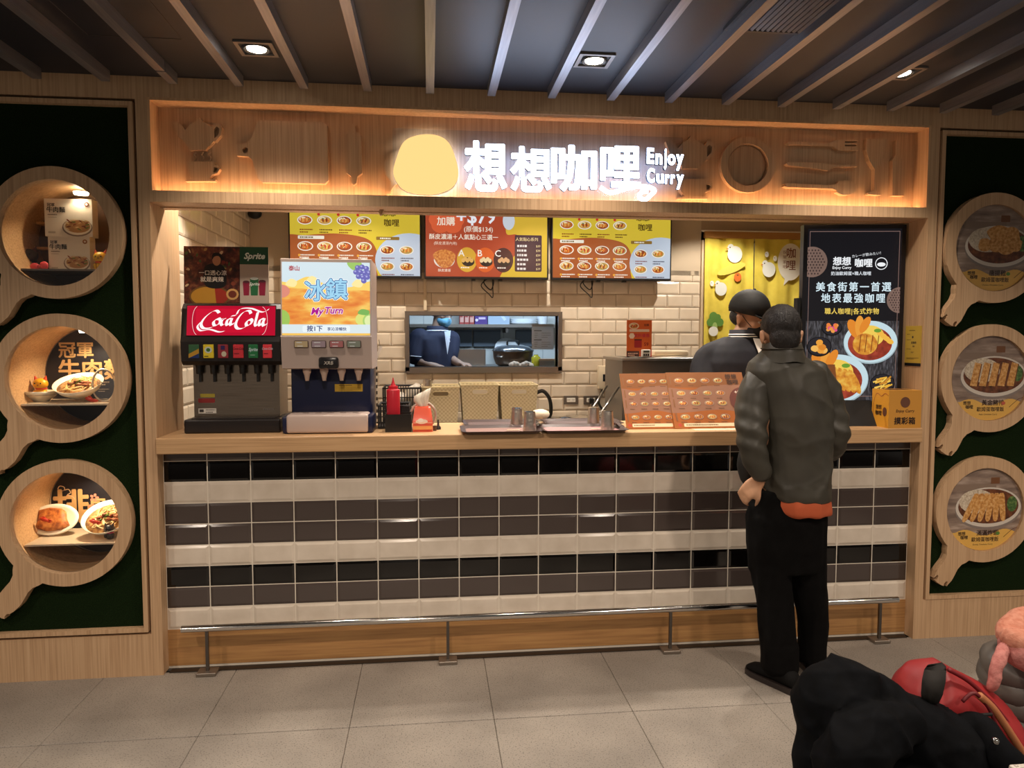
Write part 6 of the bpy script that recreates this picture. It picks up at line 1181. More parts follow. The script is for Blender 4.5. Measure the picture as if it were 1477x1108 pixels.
def head_mesh(b, T, s=1, ears=True):
    """a head about 0.23 high facing -y, origin at its centre"""
    def bl(c, rx, ry, rz): b.ball((c[0]*s, c[1]*s, c[2]*s), rx*s, ry*s, rz*s, 20, 14, T)
    bl((0, .012, .03), .076, .094, .09); bl((0, -.022, -.035), .06, .066, .078); bl((0, -.05, -.085), .034, .032, .03); bl((-.03, -.055, -.02), .03, .03, .03); bl((.03, -.055, -.02), .03, .03, .03)
    bl((0, -.094, -.018), .012, .016, .022); bl((0, -.105, -.03), .015, .013, .011); bl((0, -.078, .018), .05, .02, .014); bl((0, -.086, -.062), .024, .012, .007); bl((0, -.084, -.074), .022, .012, .008)
    for sx in (-1, 1):
        if ears: bl((sx*.082, .012, -.012), .010, .019, .031); bl((sx*.089, .019, .006), .007, .015, .016)
def eyes(parent, T, s=1):
    for sx in (-1, 1):
        b = MB(); b.smooth = True; b.ball((sx*.032*s, -.082*s, .0), .013*s, .009*s, .008*s, 12, 8, T); e = b.build('eye', parent, mat('#d8cfc4', .2)); b = MB(); b.ball((sx*.032*s, -.089*s, 0), .006*s, .004*s, .006*s, 10, 6, T); b.build('iris', e, BLACKM)
        b = MB(); b.smooth = True; b.ball((sx*.032*s, -.086*s, .022*s), .02*s, .006*s, .004*s, 10, 6, T); b.build('eyebrow', parent, mat('#1c1512', .8))
SKIN = ramp_mat('skin', [(.3, '#b98766'), (.7, '#cf9f7d')], (1, 1, 1), 9, 3, .5, world=True)
SKIN2 = ramp_mat('skin_cool', [(.3, '#a87a5e'), (.7, '#c09474')], (1, 1, 1), 9, 3, .5, world=True)
HAIR = ramp_mat('hair', [(.35, '#0b0908'), (.65, '#241e1b')], (60, 60, 12), 6, 5, .45, .8, world=True)
def hand(b, W, d, palm_n, s=1, curl=.5, thumb=1):
    """five fingers growing from wrist W along d; palm_n is the way the palm faces"""
    d = Vector(d).normalized(); pn = Vector(palm_n); pn = (pn-d*pn.dot(d)).normalized(); sd = d.cross(pn)*thumb; W = Vector(W)
    for u in (-.028, -.01, .01, .028): limb(b, [W+sd*u*.7*s, W+d*.045*s+sd*u*s, W+d*.085*s+sd*u*s], [.014*s, .0145*s, .012*s], 10, 2)
    for u, L in ((-.030, .062), (-.0105, .076), (.0105, .082), (.030, .072)):
        p = W+d*.085*s+sd*u*s; q = p+(d*math.cos(curl)+pn*math.sin(curl))*L*.5*s; r = q+(d*math.cos(curl*2.4)+pn*math.sin(curl*2.4))*L*.3*s; t = r+(d*math.cos(curl*3.3)+pn*math.sin(curl*3.3))*L*.25*s
        limb(b, [p-d*.01*s, p, q, r, t], [.0095*s, .0095*s, .0085*s, .008*s, .0068*s], 9, 2)
    p = W+d*.02*s+sd*.03*s; limb(b, [p-sd*.012*s, p+sd*.018*s+d*.025*s, p+sd*.03*s+d*.055*s+pn*.012*s, p+sd*.03*s+d*.08*s+pn*.028*s], [.013*s, .012*s, .0095*s, .0075*s], 9, 2)
def fold_fn(seed, amp, f1=7, f2=16, ax=(1, 1, .45)):
    o = Vector((seed*3.1, seed*1.7, seed))
    def f(p):
        q = Vector((p.x*ax[0], p.y*ax[1], p.z*ax[2])); a = noise.noise(q*f1+o); c = noise.noise(q*f2+o*2)
        return amp*((1-abs(a)*2.6)*.7+c*.55)
    return f

def crease(p, seed, f, amp):
    """sharp-edged drapery: ridged noise warped along a direction"""
    o = Vector((seed, seed*.7, -seed)); w = Vector((noise.noise(p*3+o), noise.noise(p*3-o), noise.noise(p*3+o*2)))*.12; q = p+w
    r = 1-abs(noise.noise(Vector((q.x*f*.55+q.z*f*.35, q.y*f, q.z*f*.9-q.x*f*.5))+o))*2
    return amp*(max(r, 0)**2.2-.35)
# --------------------------------------------------- customer seen from behind
YC = -.40
def g(px, py, y=YC): return at(px, py, y)
def gr(px0, px1, y=YC): return (at(px1, 600, y).x-at(px0, 600, y).x)/2
feet = Vector((2.9, YC, 0))
cu = thing('person', feet, 'customer in an olive grey jacket and black trousers ordering at the counter, back turned', 'person', None)
hc = g(1125, 484); HT = Matrix.Translation(hc) @ Matrix.Rotation(PI-.12, 4, 'Z') @ Matrix.Rotation(.22, 4, 'X')
# body: head, neck, trunk, arms, legs as one skin
b = MB(); head_mesh(b, HT, 1.04); nb = g(1127, 515); limb(b, [hc+Vector((0, -.01, -.05)), hc+Vector((0, -.02, -.09)), nb+Vector((0, -.01, -.01))], [.06, .056, .058])
torso(b, [(g(1127, 520), .08, .06, 0), (g(1131, 545), .16, .09, 0), (g(1136, 600), .165, .1, 0), (g(1144, 680), .125, .09, 0), (g(1138, 740), .135, .09, 0), (g(1134, 775), .14, .09, 0)])
LSH, LEL, LWR = g(1092, 550), g(1084, 630, YC-.06), g(1097, 690, YC-.06)
RSH, REL, RWR = g(1192, 552), g(1204, 628, YC-.02), Vector((g(1180, 640, -.16).x, -.16, 1.185))
limb(b, [LSH, LEL, LWR], [.045, .036, .027]); limb(b, [RSH, REL, RWR], [.045, .036, .027])
hand(b, LWR+Vector((-.005, .005, -.012)), (-.42, .35, -.62), (.75, .55, -.1), 1.0, .42, 1); hand(b, RWR, (.1, 1, -.08), (0, 0, -1), .98, .25, 1)
LF, RF = Vector((2.845, -.50, 0)), Vector((3.055, -.40, 0))
LHIP, RHIP = g(1108, 770), g(1160, 770)
limb(b, [LHIP, g(1116, 860, YC-.03), LF+Vector((0, 0, .09))], [.075, .052, .036]); limb(b, [RHIP, g(1166, 850), RF+Vector((0, 0, .09))], [.075, .052, .036])
melt(b, 'body', cu, SKIN, .0075, 4)
eyes(cu, HT, 1.04)
# hair
b = MB(); b.smooth = True
b.ball((0, .02, .042), .087, .102, .098, 28, 18, HT); b.ball((0, .055, -.02), .07, .058, .075, 20, 12, HT)
def hf(p):
    q = HT.inverted() @ p; d = .004*noise.noise(Vector((q.x*60, q.y*60, q.z*25)))+.002*noise.noise(q*150)
    if q.z < .03 and q.y < -.02: d -= .03
    k_ = max(0, min(1, (abs(q.x)-.052)/.02))*max(0, min(1, (.012-q.z)/.03))*max(0, min(1, (.055-q.y)/.03)); d -= .03*k_
    return d
melt(b, 'hair', cu, HAIR, .006, 3, hf)
# jacket
JK = ramp_mat('jacket_olive', [(.3, '#38352d'), (.7, '#434037')], (1, 1, 1), 10, 3, .5, .05, world=True)
b = MB(); Yb = YC
R = []
for py, cx, hw, ry in ((506, 1126, 24, .075), (514, 1127, 33, .085), (523, 1129, 47, .098), (536, 1133, 56, .112), (560, 1140, 56, .128), (600, 1146, 53, .138), (650, 1148, 51, .138), (690, 1148, 48, .146), (710, 1147, 46, .152), (718, 1147, 44, .148)): R.append((g(cx, py), hw/314, ry, 0))
torso(b, R)
def jb(p):
    w = (p.x-2.93)+(p.z-1.2)*.35
    return crease(p, 11, 5, .008)+crease(p, 14, 11, .002)+.005*math.exp(-(w/.025)**2)-.005*math.exp(-((w-.09)/.03)**2)+(.002*math.sin(p.x*80) if p.z < .93 else 0)
jo = melt(b, 'jacket', cu, JK, .009, 3, jb)
def sleeve(pts, rs, el):
    b = MB(); limb(b, pts, rs, 18)
    def f(p):
        r = (p-el).length; d = crease(p, 21, 7, .007)+.002*noise.noise(p*18)
        return d+(.006*math.sin((p.z-el.z)*80+p.x*30)*(1-r/.2) if r < .2 else 0)
    return melt(b, 'sleeve', cu, JK, .008, 3, f)
sleeve([g(1100, 543), g(1089, 565, YC-.01), g(1085, 590, YC-.03), LEL, g(1090, 662, YC-.07), LWR+Vector((.0, -.003, .03))], [.066, .076, .074, .068, .058, .047], LEL)
sleeve([g(1176, 541), g(1188, 563), g(1196, 590), REL, g(1196, 648, -.30), RWR+Vector((0, -.06, .0))], [.066, .076, .073, .066, .055, .045], REL)
b = MB(); b.smooth = True; c0 = g(1127, 517); c1 = g(1126, 496)
rg = []
for k_, (cc, rx, ry) in enumerate(((c0+Vector((0, 0, -.015)), .108, .100), (c0+Vector((0, 0, .02)), .093, .094), (c1, .084, .088), (c1+Vector((0, 0, .004)), .079, .083), (c0+Vector((0, 0, .02)), .078, .08))): rg.append([cc+Vector((rx*math.cos(2*PI*i/32), ry*math.sin(2*PI*i/32)-.012, .014*math.sin(2*PI*i/32)*0+.004*math.sin(i*1.1))) for i in range(32)])
b.loft(rg, False); o = b.build('collar', cu, JK)
b = MB(); b.tube([g(1126, 499)+Vector((.0905*math.cos(a), -.012+.0925*math.sin(a), -.012)) for a in [2*PI*i/32 for i in range(32)]], .003, 6, closed=True); b.build('collar_seam', o, JK)
# bundle of the open jacket front at his left side
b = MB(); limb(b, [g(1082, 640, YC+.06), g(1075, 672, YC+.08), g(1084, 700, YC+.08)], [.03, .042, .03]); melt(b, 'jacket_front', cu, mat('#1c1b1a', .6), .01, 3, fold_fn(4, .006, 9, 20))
# orange shirt hem
b = MB(); torso(b, [(g(1147, 700), .135, .128, 0), (g(1147, 722), .146, .150, 0), (g(1148, 733), .146, .152, 0), (g(1150, 738), .138, .146, 0)]); melt(b, 'shirt_hem', cu, mat('#b8552f', .8), .008, 2, lambda p: .003*math.sin(p.x*70))
# trousers
TR = ramp_mat('trousers_black', [(.3, '#060505'), (.7, '#0b0a0a')], (1, 1, 1), 20, 3, .9, .2, world=True, spec=.12)
b = MB(); torso(b, [(g(1138, 706), .145, .10, 0), (g(1136, 725), .168, .108, 0), (g(1134, 745), .183, .122, 0), (g(1133, 785), .182, .125, 0), (g(1133, 820), .172, .11, 0)])
limb(b, [g(1107, 790), g(1116, 850, YC-.03), g(1120, 900, YC-.06), Vector((2.853, -.475, .11))], [.094, .086, .080, .082]); limb(b, [g(1161, 790), g(1167, 850), g(1173, 900), Vector((3.055, -.40, .11))], [.094, .080, .068, .066])
for c, r in ((Vector((2.853, -.475, .095)), .084), (Vector((3.055, -.40, .09)), .068)): b.cyl((c.x, c.y, c.z-.02), (c.x, c.y, c.z+.1), r, r*.96, 20)
melt(b, 'trousers', cu, TR, .010, 2, lambda p: fold_fn(6, .007, 8, 18, (1.5, 1.5, .5))(p))
# shoes
def shoe(heel, toe, nm=None):
    heel = Vector(heel); toe = Vector(toe); d = (toe-heel).normalized(); s = Vector((-d.y, d.x, 0)); L = (toe-heel).length
    def ring(t, w, z0, h): c = heel+d*t*L; return [c+s*w*math.cos(a)+Vector((0, 0, z0+(h-z0)*(.5+.5*math.sin(a)))) for a in [2*PI*i/16 for i in range(16)]]
    b = MB(); b.smooth = True; b.loft([ring(t, w, .018, h) for t, w, h in ((-.01, .02, .06), (.03, .034, .095), (.15, .038, .105), (.35, .040, .095), (.55, .046, .075), (.75, .050, .062), (.92, .042, .05), (1.0, .02, .035))]); o = b.build('shoe', cu, mat('#090808', .8, 0, 0, .2))
    def flat(t, w): c = heel+d*t*L; return c+s*w, c-s*w
    out = [flat(t, w) for t, w in ((-.03, .022), (.03, .038), (.3, .042), (.6, .050), (.8, .053), (.95, .042), (1.02, .015))]; poly = [p[0] for p in out]+[p[1] for p in reversed(out)]
    b = MB(); b.loft([[p+Vector((0, 0, z)) for p in poly] for z in (.0, .012, .026)]); shade(b.build('sole', o, mat('#2c2422', .5)), 40); return o
shoe((2.885, -.575, 0), (2.775, -.325, 0)); shoe((3.06, -.49, 0), (3.10, -.22, 0))
for o in [c for c in cu.children if c.name.startswith('shoe')][:1]:
    b = MB(); b.box(2.872, 2.876, -.548, -.54, .06, .10); b.build('pull_tab', o, mat('#8a8680', .5))

# --------------------------------------------------- cashier with cap and mask
YS_ = .62
def g2(px, py, y=YS_): return at(px, py, y)
st = thing('person', (g2(1068, 600).x, YS_, 0), 'cashier in a black cap, black mask and navy polo shirt behind the counter', 'person')
hc = g2(1080, 460); HT = Matrix.Translation(hc) @ Matrix.Rotation(.68, 4, 'Z') @ Matrix.Rotation(.26, 4, 'X')
b = MB(); head_mesh(b, HT, 1.08); nb = g2(1067, 489); limb(b, [hc+Vector((-.01, .02, -.05)), g2(1074, 478), nb], [.062, .06, .066])
TX = g2(1070, 600).x
torso(b, [((nb.x, YS_, nb.z-.0), .09, .07, .2), ((TX, YS_, nb.z-.07), .18, .1, .2), ((TX, YS_, nb.z-.25), .17, .11, .2), ((TX, YS_, 1.0), .15, .1, .2), ((TX, YS_, .88), .16, .11, .2)])
sL, eL, wL = Vector((g2(1019, 520).x, YS_+.02, g2(1019, 512).z)), Vector((g2(1006, 560).x, YS_-.05, 1.2)), Vector((g2(1030, 560).x, .37, 1.165))
sR, eR, wR = Vector((TX+.22, YS_-.02, sL.z)), Vector((TX+.28, YS_-.12, 1.2)), Vector((TX+.16, .37, 1.165))
limb(b, [sL, eL, wL], [.05, .04, .028]); limb(b, [sR, eR, wR], [.05, .04, .028]); hand(b, wL, (.3, -.9, -.1), (0, 0, -1), .98, .2, 1); hand(b, wR, (-.2, -.9, -.1), (0, 0, -1), .98, .2, -1)
for sx in (-.09, .09): limb(b, [(TX+sx, YS_, .88), (TX+sx, YS_-.02, .48), (TX+sx, YS_, .08)], [.085, .058, .042])
melt(b, 'body', st, SKIN2, .009, 4); eyes(st, HT, 1.08)
# cap (dome, band, visor to the back left where the strap shows)
CAPM = mat('#0b0a0a', .75, bump=.1)
b = MB(); b.smooth = True; b.ball((0, .012, .058), .108, .126, .118, 28, 16, HT)
b.v = [v if (HT.inverted() @ Vector(v)).z > .03 else tuple(HT @ Vector(((HT.inverted() @ Vector(v)).x, (HT.inverted() @ Vector(v)).y, .03))) for v in b.v]; cap = b.build('cap', st, CAPM)
b = MB(); b.ball((0, .012, .177), .009, .009, .006, 10, 6, HT); b.build('button', cap, CAPM)
b = MB(); n = 14; top = [(.085*math.cos(PI+PI*i/n), -.075-.075*math.sin(PI*i/n), .04-.018*math.sin(PI*i/n)) for i in range(n+1)]
vs = [HT @ Vector(p) for p in top]+[HT @ Vector((p[0], p[1], p[2]-.006)) for p in top]; b.add(vs, [tuple(range(n+1)), tuple(range(2*n+1, n, -1))]+[(i, i+1, n+2+i, n+1+i) for i in range(n)]); b.build('visor', cap, CAPM)
b = MB(); b.rbox(-.03, .03, .112, .13, .018, .038, .004, 1, HT); b.build('strap', cap, CAPM)
b = MB(); b.smooth = True; b.ball((0, .045, .0), .082, .075, .06, 20, 12, HT); melt(b, 'hair', st, HAIR, .007, 2, lambda p: -.03 if (HT.inverted() @ p).y < .0 else 0)
b = MB(); b.smooth = True; b.ball((0, -.045, -.062), .066, .068, .056, 22, 14, HT); b.ball((0, -.1, -.04), .018, .02, .03, 12, 8, HT); melt(b, 'face_mask', st, mat('#0d0c0d', .8), .006, 3)
for sx in (-1, 1): b = MB(); b.tube([HT @ Vector(p) for p in ((sx*.062, -.06, -.035), (sx*.078, -.03, -.01), (sx*.088, .0, .018))], .0022, 6); b.build('ear_loop', st, BLACKM)
NAVYP = ramp_mat('navy_polo', [(.3, '#12121a'), (.7, '#1a1a24')], (1, 1, 1), 14, 3, .8, .1, world=True)
b = MB()
torso(b, [((nb.x, YS_, nb.z+.01), .095, .08, .2), ((nb.x-.0, YS_, nb.z-.035), .16, .10, .2), ((TX, YS_, nb.z-.075), .215, .115, .2), ((TX, YS_, nb.z-.14), .235, .13, .2), ((TX, YS_, nb.z-.3), .22, .14, .2), ((TX, YS_, 1.05), .205, .135, .2), ((TX, YS_, .86), .205, .135, .2)])
limb(b, [nb+Vector((0, 0, -.05)), nb.lerp(sL, .55)+Vector((0, 0, -.03)), sL+Vector((.01, 0, -.025)), sL.lerp(eL, .45), sL.lerp(eL, .78)], [.08, .082, .08, .078, .076]); limb(b, [nb+Vector((0, 0, -.05)), sR+Vector((-.01, 0, -.025)), sR.lerp(eR, .45), sR.lerp(eR, .78)], [.08, .08, .078, .074]); melt(b, 'polo_shirt', st, NAVYP, .010, 3, fold_fn(9, .006, 6, 14))
def ringband(c, rx, ry, z0, z1, m, name, parent, rz=.2, n=32, a0=0, a1=2*PI, grow=.004):
    b = MB(); b.smooth = True; P = [a0+(a1-a0)*i/n for i in range(n+1)]
    def q(a, z, e): x, y = (rx+e)*math.cos(a), (ry+e)*math.sin(a); return Vector((c[0]+x*math.cos(rz)-y*math.sin(rz), c[1]+x*math.sin(rz)+y*math.cos(rz), z))
    b.add([q(a, z0, grow) for a in P]+[q(a, z1, 0) for a in P]+[q(a, z0, grow-.006) for a in P]+[q(a, z1, -.006) for a in P], [(i, i+1, n+2+i, n+1+i) for i in range(n)]+[(2*n+2+i, 3*n+3+i, 3*n+4+i, 2*n+3+i) for i in range(n)]+[(n+1+i, n+2+i, 3*n+4+i, 3*n+3+i) for i in range(n)]); return b.build(name, parent, m)
col_ = ringband((g2(1074, 488).x, YS_-.0), .092, .082, nb.z+.0, nb.z+.055, NAVYP, 'collar', st)
ringband((g2(1074, 488).x, YS_-.0), .0945, .0845, nb.z+.012, nb.z+.018, mat('#e4e0d8', .7), 'collar_stripe', col_); ringband((g2(1074, 488).x, YS_-.0), .0945, .0845, nb.z+.026, nb.z+.030, mat('#e4e0d8', .7), 'collar_stripe', col_)
yf = YS_-.138; b = MB(); b.add([(TX+.02, yf+.045, nb.z+.005), (TX+.075, yf+.045, nb.z+.0), (TX+.055, yf-.004, nb.z-.14), (TX+.05, yf-.008, nb.z-.18), (TX+.04, yf-.006, nb.z-.10)], [(0, 4, 3, 2, 1)]); o = b.build('placket', st, mat('#d8d2c8', .8)); o.modifiers.new('s', 'SOLIDIFY').thickness = .004
A = Art((TX+.10, yf+.01, nb.z-.15), (1, .15, 0), (0, 0, 1), .08, .05); A.z = .012; A.stroke([(.02+.016*math.cos(a), .025+.016*math.sin(a)) for a in [1.0+4.2*i/14 for i in range(15)]], .008, '#e4e2dc'); A.text('C', .05, .012, .03, '#e4e2dc', .02); A.build('chest_logo', st)
b = MB(); torso(b, [((TX, YS_, .92), .19, .13, .2), ((TX, YS_, .8), .19, .13, .2)])
for sx in (-.095, .095): limb(b, [(TX+sx, YS_, .84), (TX+sx, YS_-.02, .48), (TX+sx, YS_, .12)], [.1, .08, .072])
melt(b, 'trousers', st, TR, .014, 3)
for sx in (-.095, .095): b = MB(); b.rbox(TX+sx-.045, TX+sx+.045, YS_-.19, YS_+.08, 0, .09, .035, 3); shade(b.build('shoe', st, BLACKM))

# --------------------------------------------------- kitchen worker behind the pass-through
YK = 2.72
def g3(px, py, y=YK): return at(px, py, y)
wk_ = thing('person', (g3(628, 600).x, YK, 0), 'kitchen worker in a navy polo and blue mask seen through the pass-through window', 'person')
hc = g3(637, 451); HT = Matrix.Translation(hc) @ Matrix.Rotation(.75, 4, 'Z') @ Matrix.Rotation(.28, 4, 'X'); TX = g3(628, 500).x; nb = g3(631, 478)
b = MB(); head_mesh(b, HT, 1.04); limb(b, [hc+Vector((-.01, .02, -.05)), g3(633, 470), nb], [.062, .058, .064])
sL = g3(605, 488, YK-.06); eL = g3(597, 515, YK-.10); wL = g3(640, 533, YK-.16); sR = g3(650, 490, YK+.06); eR = g3(650, 515, YK-.0); wR = g3(662, 524, YK-.12)
torso(b, [((nb.x, YK, nb.z), .085, .07, .5), ((TX, YK, nb.z-.07), .15, .1, .5), ((TX, YK, nb.z-.3), .15, .11, .5), ((TX, YK, .88), .15, .11, .5)])
limb(b, [sL, eL, wL], [.05, .042, .03]); limb(b, [sR, eR, wR], [.05, .042, .03]); hand(b, wL, (.8, -.3, -.05), (0, 0, -1), .98, .3, 1); hand(b, wR, (.8, -.4, -.1), (0, 0, -1), .98, .5, -1)
for sx in (-.08, .08): limb(b, [(TX+sx, YK, .9), (TX+sx, YK, .48), (TX+sx, YK, .08)], [.085, .058, .042])
melt(b, 'body', wk_, mat('#a08270', .5), .010, 4); eyes(wk_, HT, 1.04)
b = MB(); b.smooth = True; b.ball((0, -.045, -.06), .066, .068, .056, 22, 14, HT); b.ball((0, -.1, -.04), .018, .02, .03, 12, 8, HT); melt(b, 'face_mask', wk_, mat('#6aa8c8', .8), .007, 3)
b = MB(); b.smooth = True; b.ball((0, .012, .05), .096, .112, .09, 24, 14, HT); b.v = [v if (HT.inverted() @ Vector(v)).z > .03 else tuple(HT @ Vector(((HT.inverted() @ Vector(v)).x, (HT.inverted() @ Vector(v)).y, .03))) for v in b.v]; b.build('cap', wk_, CAPM)
b = MB(); torso(b, [((nb.x, YK, nb.z+.0), .09, .078, .5), ((nb.x, YK, nb.z-.03), .15, .10, .5), ((TX, YK, nb.z-.07), .19, .115, .5), ((TX, YK, nb.z-.2), .19, .135, .5), ((TX, YK, nb.z-.35), .18, .14, .5), ((TX, YK, .86), .19, .14, .5)])
limb(b, [sL, sL.lerp(eL, .5), sL.lerp(eL, .95)], [.085, .08, .076]); limb(b, [sR, sR.lerp(eR, .5), sR.lerp(eR, .8)], [.08, .075, .07]); melt(b, 'polo_shirt', wk_, mat('#1b2038', .8), .010, 3, fold_fn(12, .006, 6, 14))
ringband((nb.x, YK-.0), .092, .082, nb.z-.005, nb.z+.045, mat('#1b2038', .8), 'collar', wk_, .5); ringband((nb.x, YK), .0945, .0845, nb.z+.004, nb.z+.012, mat('#d8dce4', .7), 'collar_stripe', wk_, .5)
c = sL.lerp(eL, .95); b = MB(); b.tube([c+Vector((.077*math.cos(a), .077*math.sin(a), -.006*math.cos(a))) for a in [2*PI*i/24 for i in range(24)]], .004, 6, closed=True); b.build('sleeve_stripe', wk_, mat('#d8dce4', .7))
c = g3(641, 487, YK-.13); b = MB(); b.add([(c.x+.0, c.y-.005, c.z+.05), (c.x+.055, c.y+.025, c.z+.06), (c.x+.04, c.y-.005, c.z-.06), (c.x+.025, c.y-.016, c.z-.14)], [(0, 3, 2, 1)]); o = b.build('placket', wk_, mat('#c8d0dc', .8)); o.modifiers.new('s', 'SOLIDIFY').thickness = .004
A = Art((g3(644, 492, YK-.12).x, YK-.125, g3(644, 494).z), (.9, .45, 0), (0, 0, 1), .08, .05); A.z = .012; A.stroke([(.02+.016*math.cos(a), .025+.016*math.sin(a)) for a in [1.0+4.2*i/14 for i in range(15)]], .008, '#dfe4ea'); A.build('chest_logo', wk_)
b = MB(); torso(b, [((TX, YK, .92), .18, .13, .5), ((TX, YK, .8), .18, .13, .5)])
for sx in (-.08, .08): limb(b, [(TX+sx, YK, .84), (TX+sx, YK, .48), (TX+sx, YK, .12)], [.1, .08, .072])
melt(b, 'trousers', wk_, TR, .016, 3)
for sx in (-.085, .085): b = MB(); b.rbox(TX+sx-.045, TX+sx+.045, YK-.17, YK+.1, 0, .09, .035, 3); shade(b.build('shoe', wk_, BLACKM))
for nme, w_ in (('glove', wR),): pass

# ================================================================== foreground: coats and bags on chairs, table corner
def chair(x, y, rz, label):
    t = thing('stool', (x, y, 0), label, 'stool', 'stools in the foreground'); wm = mat('#4a3524', .5)
    b = MB(); b.lathe([(.15, 0), (.16, .008), (.16, .026), (.15, .032)], (x, y, .425), 28); shade(b.build('seat', t, wm))
    for i in range(4): a = PI/4+PI/2*i; b = MB(); b.cyl((x+.15*math.cos(a), y+.15*math.sin(a), 0), (x+.12*math.cos(a), y+.12*math.sin(a), .425), .014, n=10); b.build('leg', t, wm)
    return t
def Q(px, py, y): return at(px, py, y)
# black coat thrown over a chair
yj = -1.92; q = Q(1290, 1080, yj); chair(q.x+.05, yj, .35, 'wooden stool hidden under the black coat')
CO = ramp_mat('coat_black', [(.3, '#07080a'), (.7, '#0d0f13')], (1, 1, 1), 30, 5, .8, .2, world=True, spec=.1)
ct_ = thing('black_coat', (q.x, yj, .35), 'black hooded coat heaped on a stool in the foreground', 'coat'); S = 1/560
b = MB()
b.ball(Q(1204, 1009, yj), 56*S, .10, 54*S, 20, 12); b.ball(Q(1222, 985, yj), 40*S, .09, 34*S, 16, 10); b.ball(Q(1195, 1030, yj), 46*S, .09, 50*S, 16, 10)
limb(b, [Q(1222, 992, yj), Q(1278, 1033, yj), Q(1345, 1076, yj), Q(1425, 1128, yj+.02), Q(1500, 1165, yj+.04)], [.062, .085, .1, .1, .09])
torso(b, [(Q(1300, 1085, yj), .14, .10, .1), (Q(1310, 1110, yj), .26, .14, .1), (Q(1320, 1150, yj), .33, .17, .1), (Vector((q.x+.05, yj, .52)), .30, .2, .1), (Vector((q.x+.05, yj, .475)), .26, .18, .1)])
limb(b, [Q(1300, 1045, yj-.08), Q(1250, 1068, yj-.13), Q(1228, 1100, yj-.14), Q(1235, 1150, yj-.12)], [.05, .072, .08, .08])
limb(b, [Q(1195, 1050, yj), Q(1185, 1085, yj-.02), Q(1195, 1130, yj-.02)], [.065, .07, .08]); limb(b, [Q(1172, 1080, yj), Q(1152, 1090, yj), Q(1172, 1125, yj)], [.03, .022, .04])
def cfold(p): return crease(Vector((p.x+p.z*.8, p.y, p.z*.35-p.x*.25)), 3, 8, .014)+crease(Vector((p.x*.4, p.y, p.z)), 9, 10, .006)
melt(b, 'coat_body', ct_, CO, .008, 4, cfold)
b = MB(); limb(b, [Q(1365, 1062, yj-.02), Q(1402, 1044, yj-.0), Q(1420, 1056, yj-.03), Q(1440, 1088, yj-.07), Q(1470, 1122, yj-.08)], [.018, .03, .036, .042, .05]); melt(b, 'lapel', ct_, CO, .009, 2, fold_fn(3, .005, 12, 25))
c = Q(1436.5, 1069, yj-.135); b = MB(); T = Matrix.Translation(c) @ Matrix.Rotation(1.2, 4, 'X'); b.smooth = True; b.lathe([(.0, .003), (.003, .003), (.004, .0015), (.0065, .003), (.008, .001), (.008, -.006)], (0, 0, 0), 18, T); b.build('snap_button', ct_, CHROME)
# red backpack leaning on the next chair
yr = -1.78; q = Q(1390, 1040, yr); chair(q.x+.08, yr+.06, .2, 'wooden stool carrying the red backpack'); RED = ramp_mat('red_nylon', [(.3, '#8a1c22'), (.7, '#a62a2c')], (1, 1, 1), 10, 3, .5, .1, world=True); S = 1/535
bg_ = thing('red_backpack', (q.x, yr, .46), 'red backpack with a black strap and tan piping lying behind the black coat', 'backpack')
b = MB(); b.ball(Q(1345, 1010, yr), 54*S, .11, 52*S, 20, 12); limb(b, [Q(1345, 1005, yr), Q(1395, 1035, yr), Q(1448, 1096, yr), Q(1490, 1160, yr)], [.10, .10, .095, .09]); torso(b, [(Q(1380, 1050, yr), .12, .1, 0), (Q(1400, 1110, yr), .2, .13, 0), (Vector((q.x+.03, yr, .48)), .2, .14, 0)]); melt(b, 'bag_body', bg_, RED, .009, 4, lambda p: crease(p, 5, 8, .008))
def on_bag(pts, r, nm, m, dy=-.115): b = MB(); b.smooth = True; b.tube(bez([Q(px, py, yr+dy) for px, py in pts], 6), r, 8); return b.build(nm, bg_, m)
b = MB(); P_ = [(Q(1353, 961, yr-.075), .02), (Q(1351, 968, yr-.108), .026), (Q(1349, 983, yr-.132), .028), (Q(1346, 1002, yr-.136), .025), (Q(1343, 1014, yr-.125), .018)]; b.loft([[c+Vector((-w, .012, 0)), c+Vector((-w*.7, -.012, 0)), c+Vector((w*.7, -.012, .004)), c+Vector((w, .012, .004))] for c, w in P_]); b.smooth = True; b.sm = [True]*len(b.f); b.build('shoulder_strap', bg_, mat('#17130f', .8))
on_bag([(1368, 966), (1400, 985), (1440, 1025), (1480, 1080)], .006, 'piping', mat('#7a1820', .5), -.075); on_bag([(1412, 1003), (1432, 1022), (1452, 1050), (1478, 1090)], .010, 'tan_tape', mat('#b8744a', .6), -.112); on_bag([(1388, 1012), (1405, 1000), (1425, 1020), (1438, 1050)], .005, 'seam', mat('#6a141c', .5), -.115)
b = MB(); T = Q(1423, 1031, yr-.13); b.rbox(T.x-.016, T.x+.016, T.y-.004, T.y+.004, T.z-.004, T.z+.004, .002, 1); b.build('zip_pull', bg_, BLACKM)
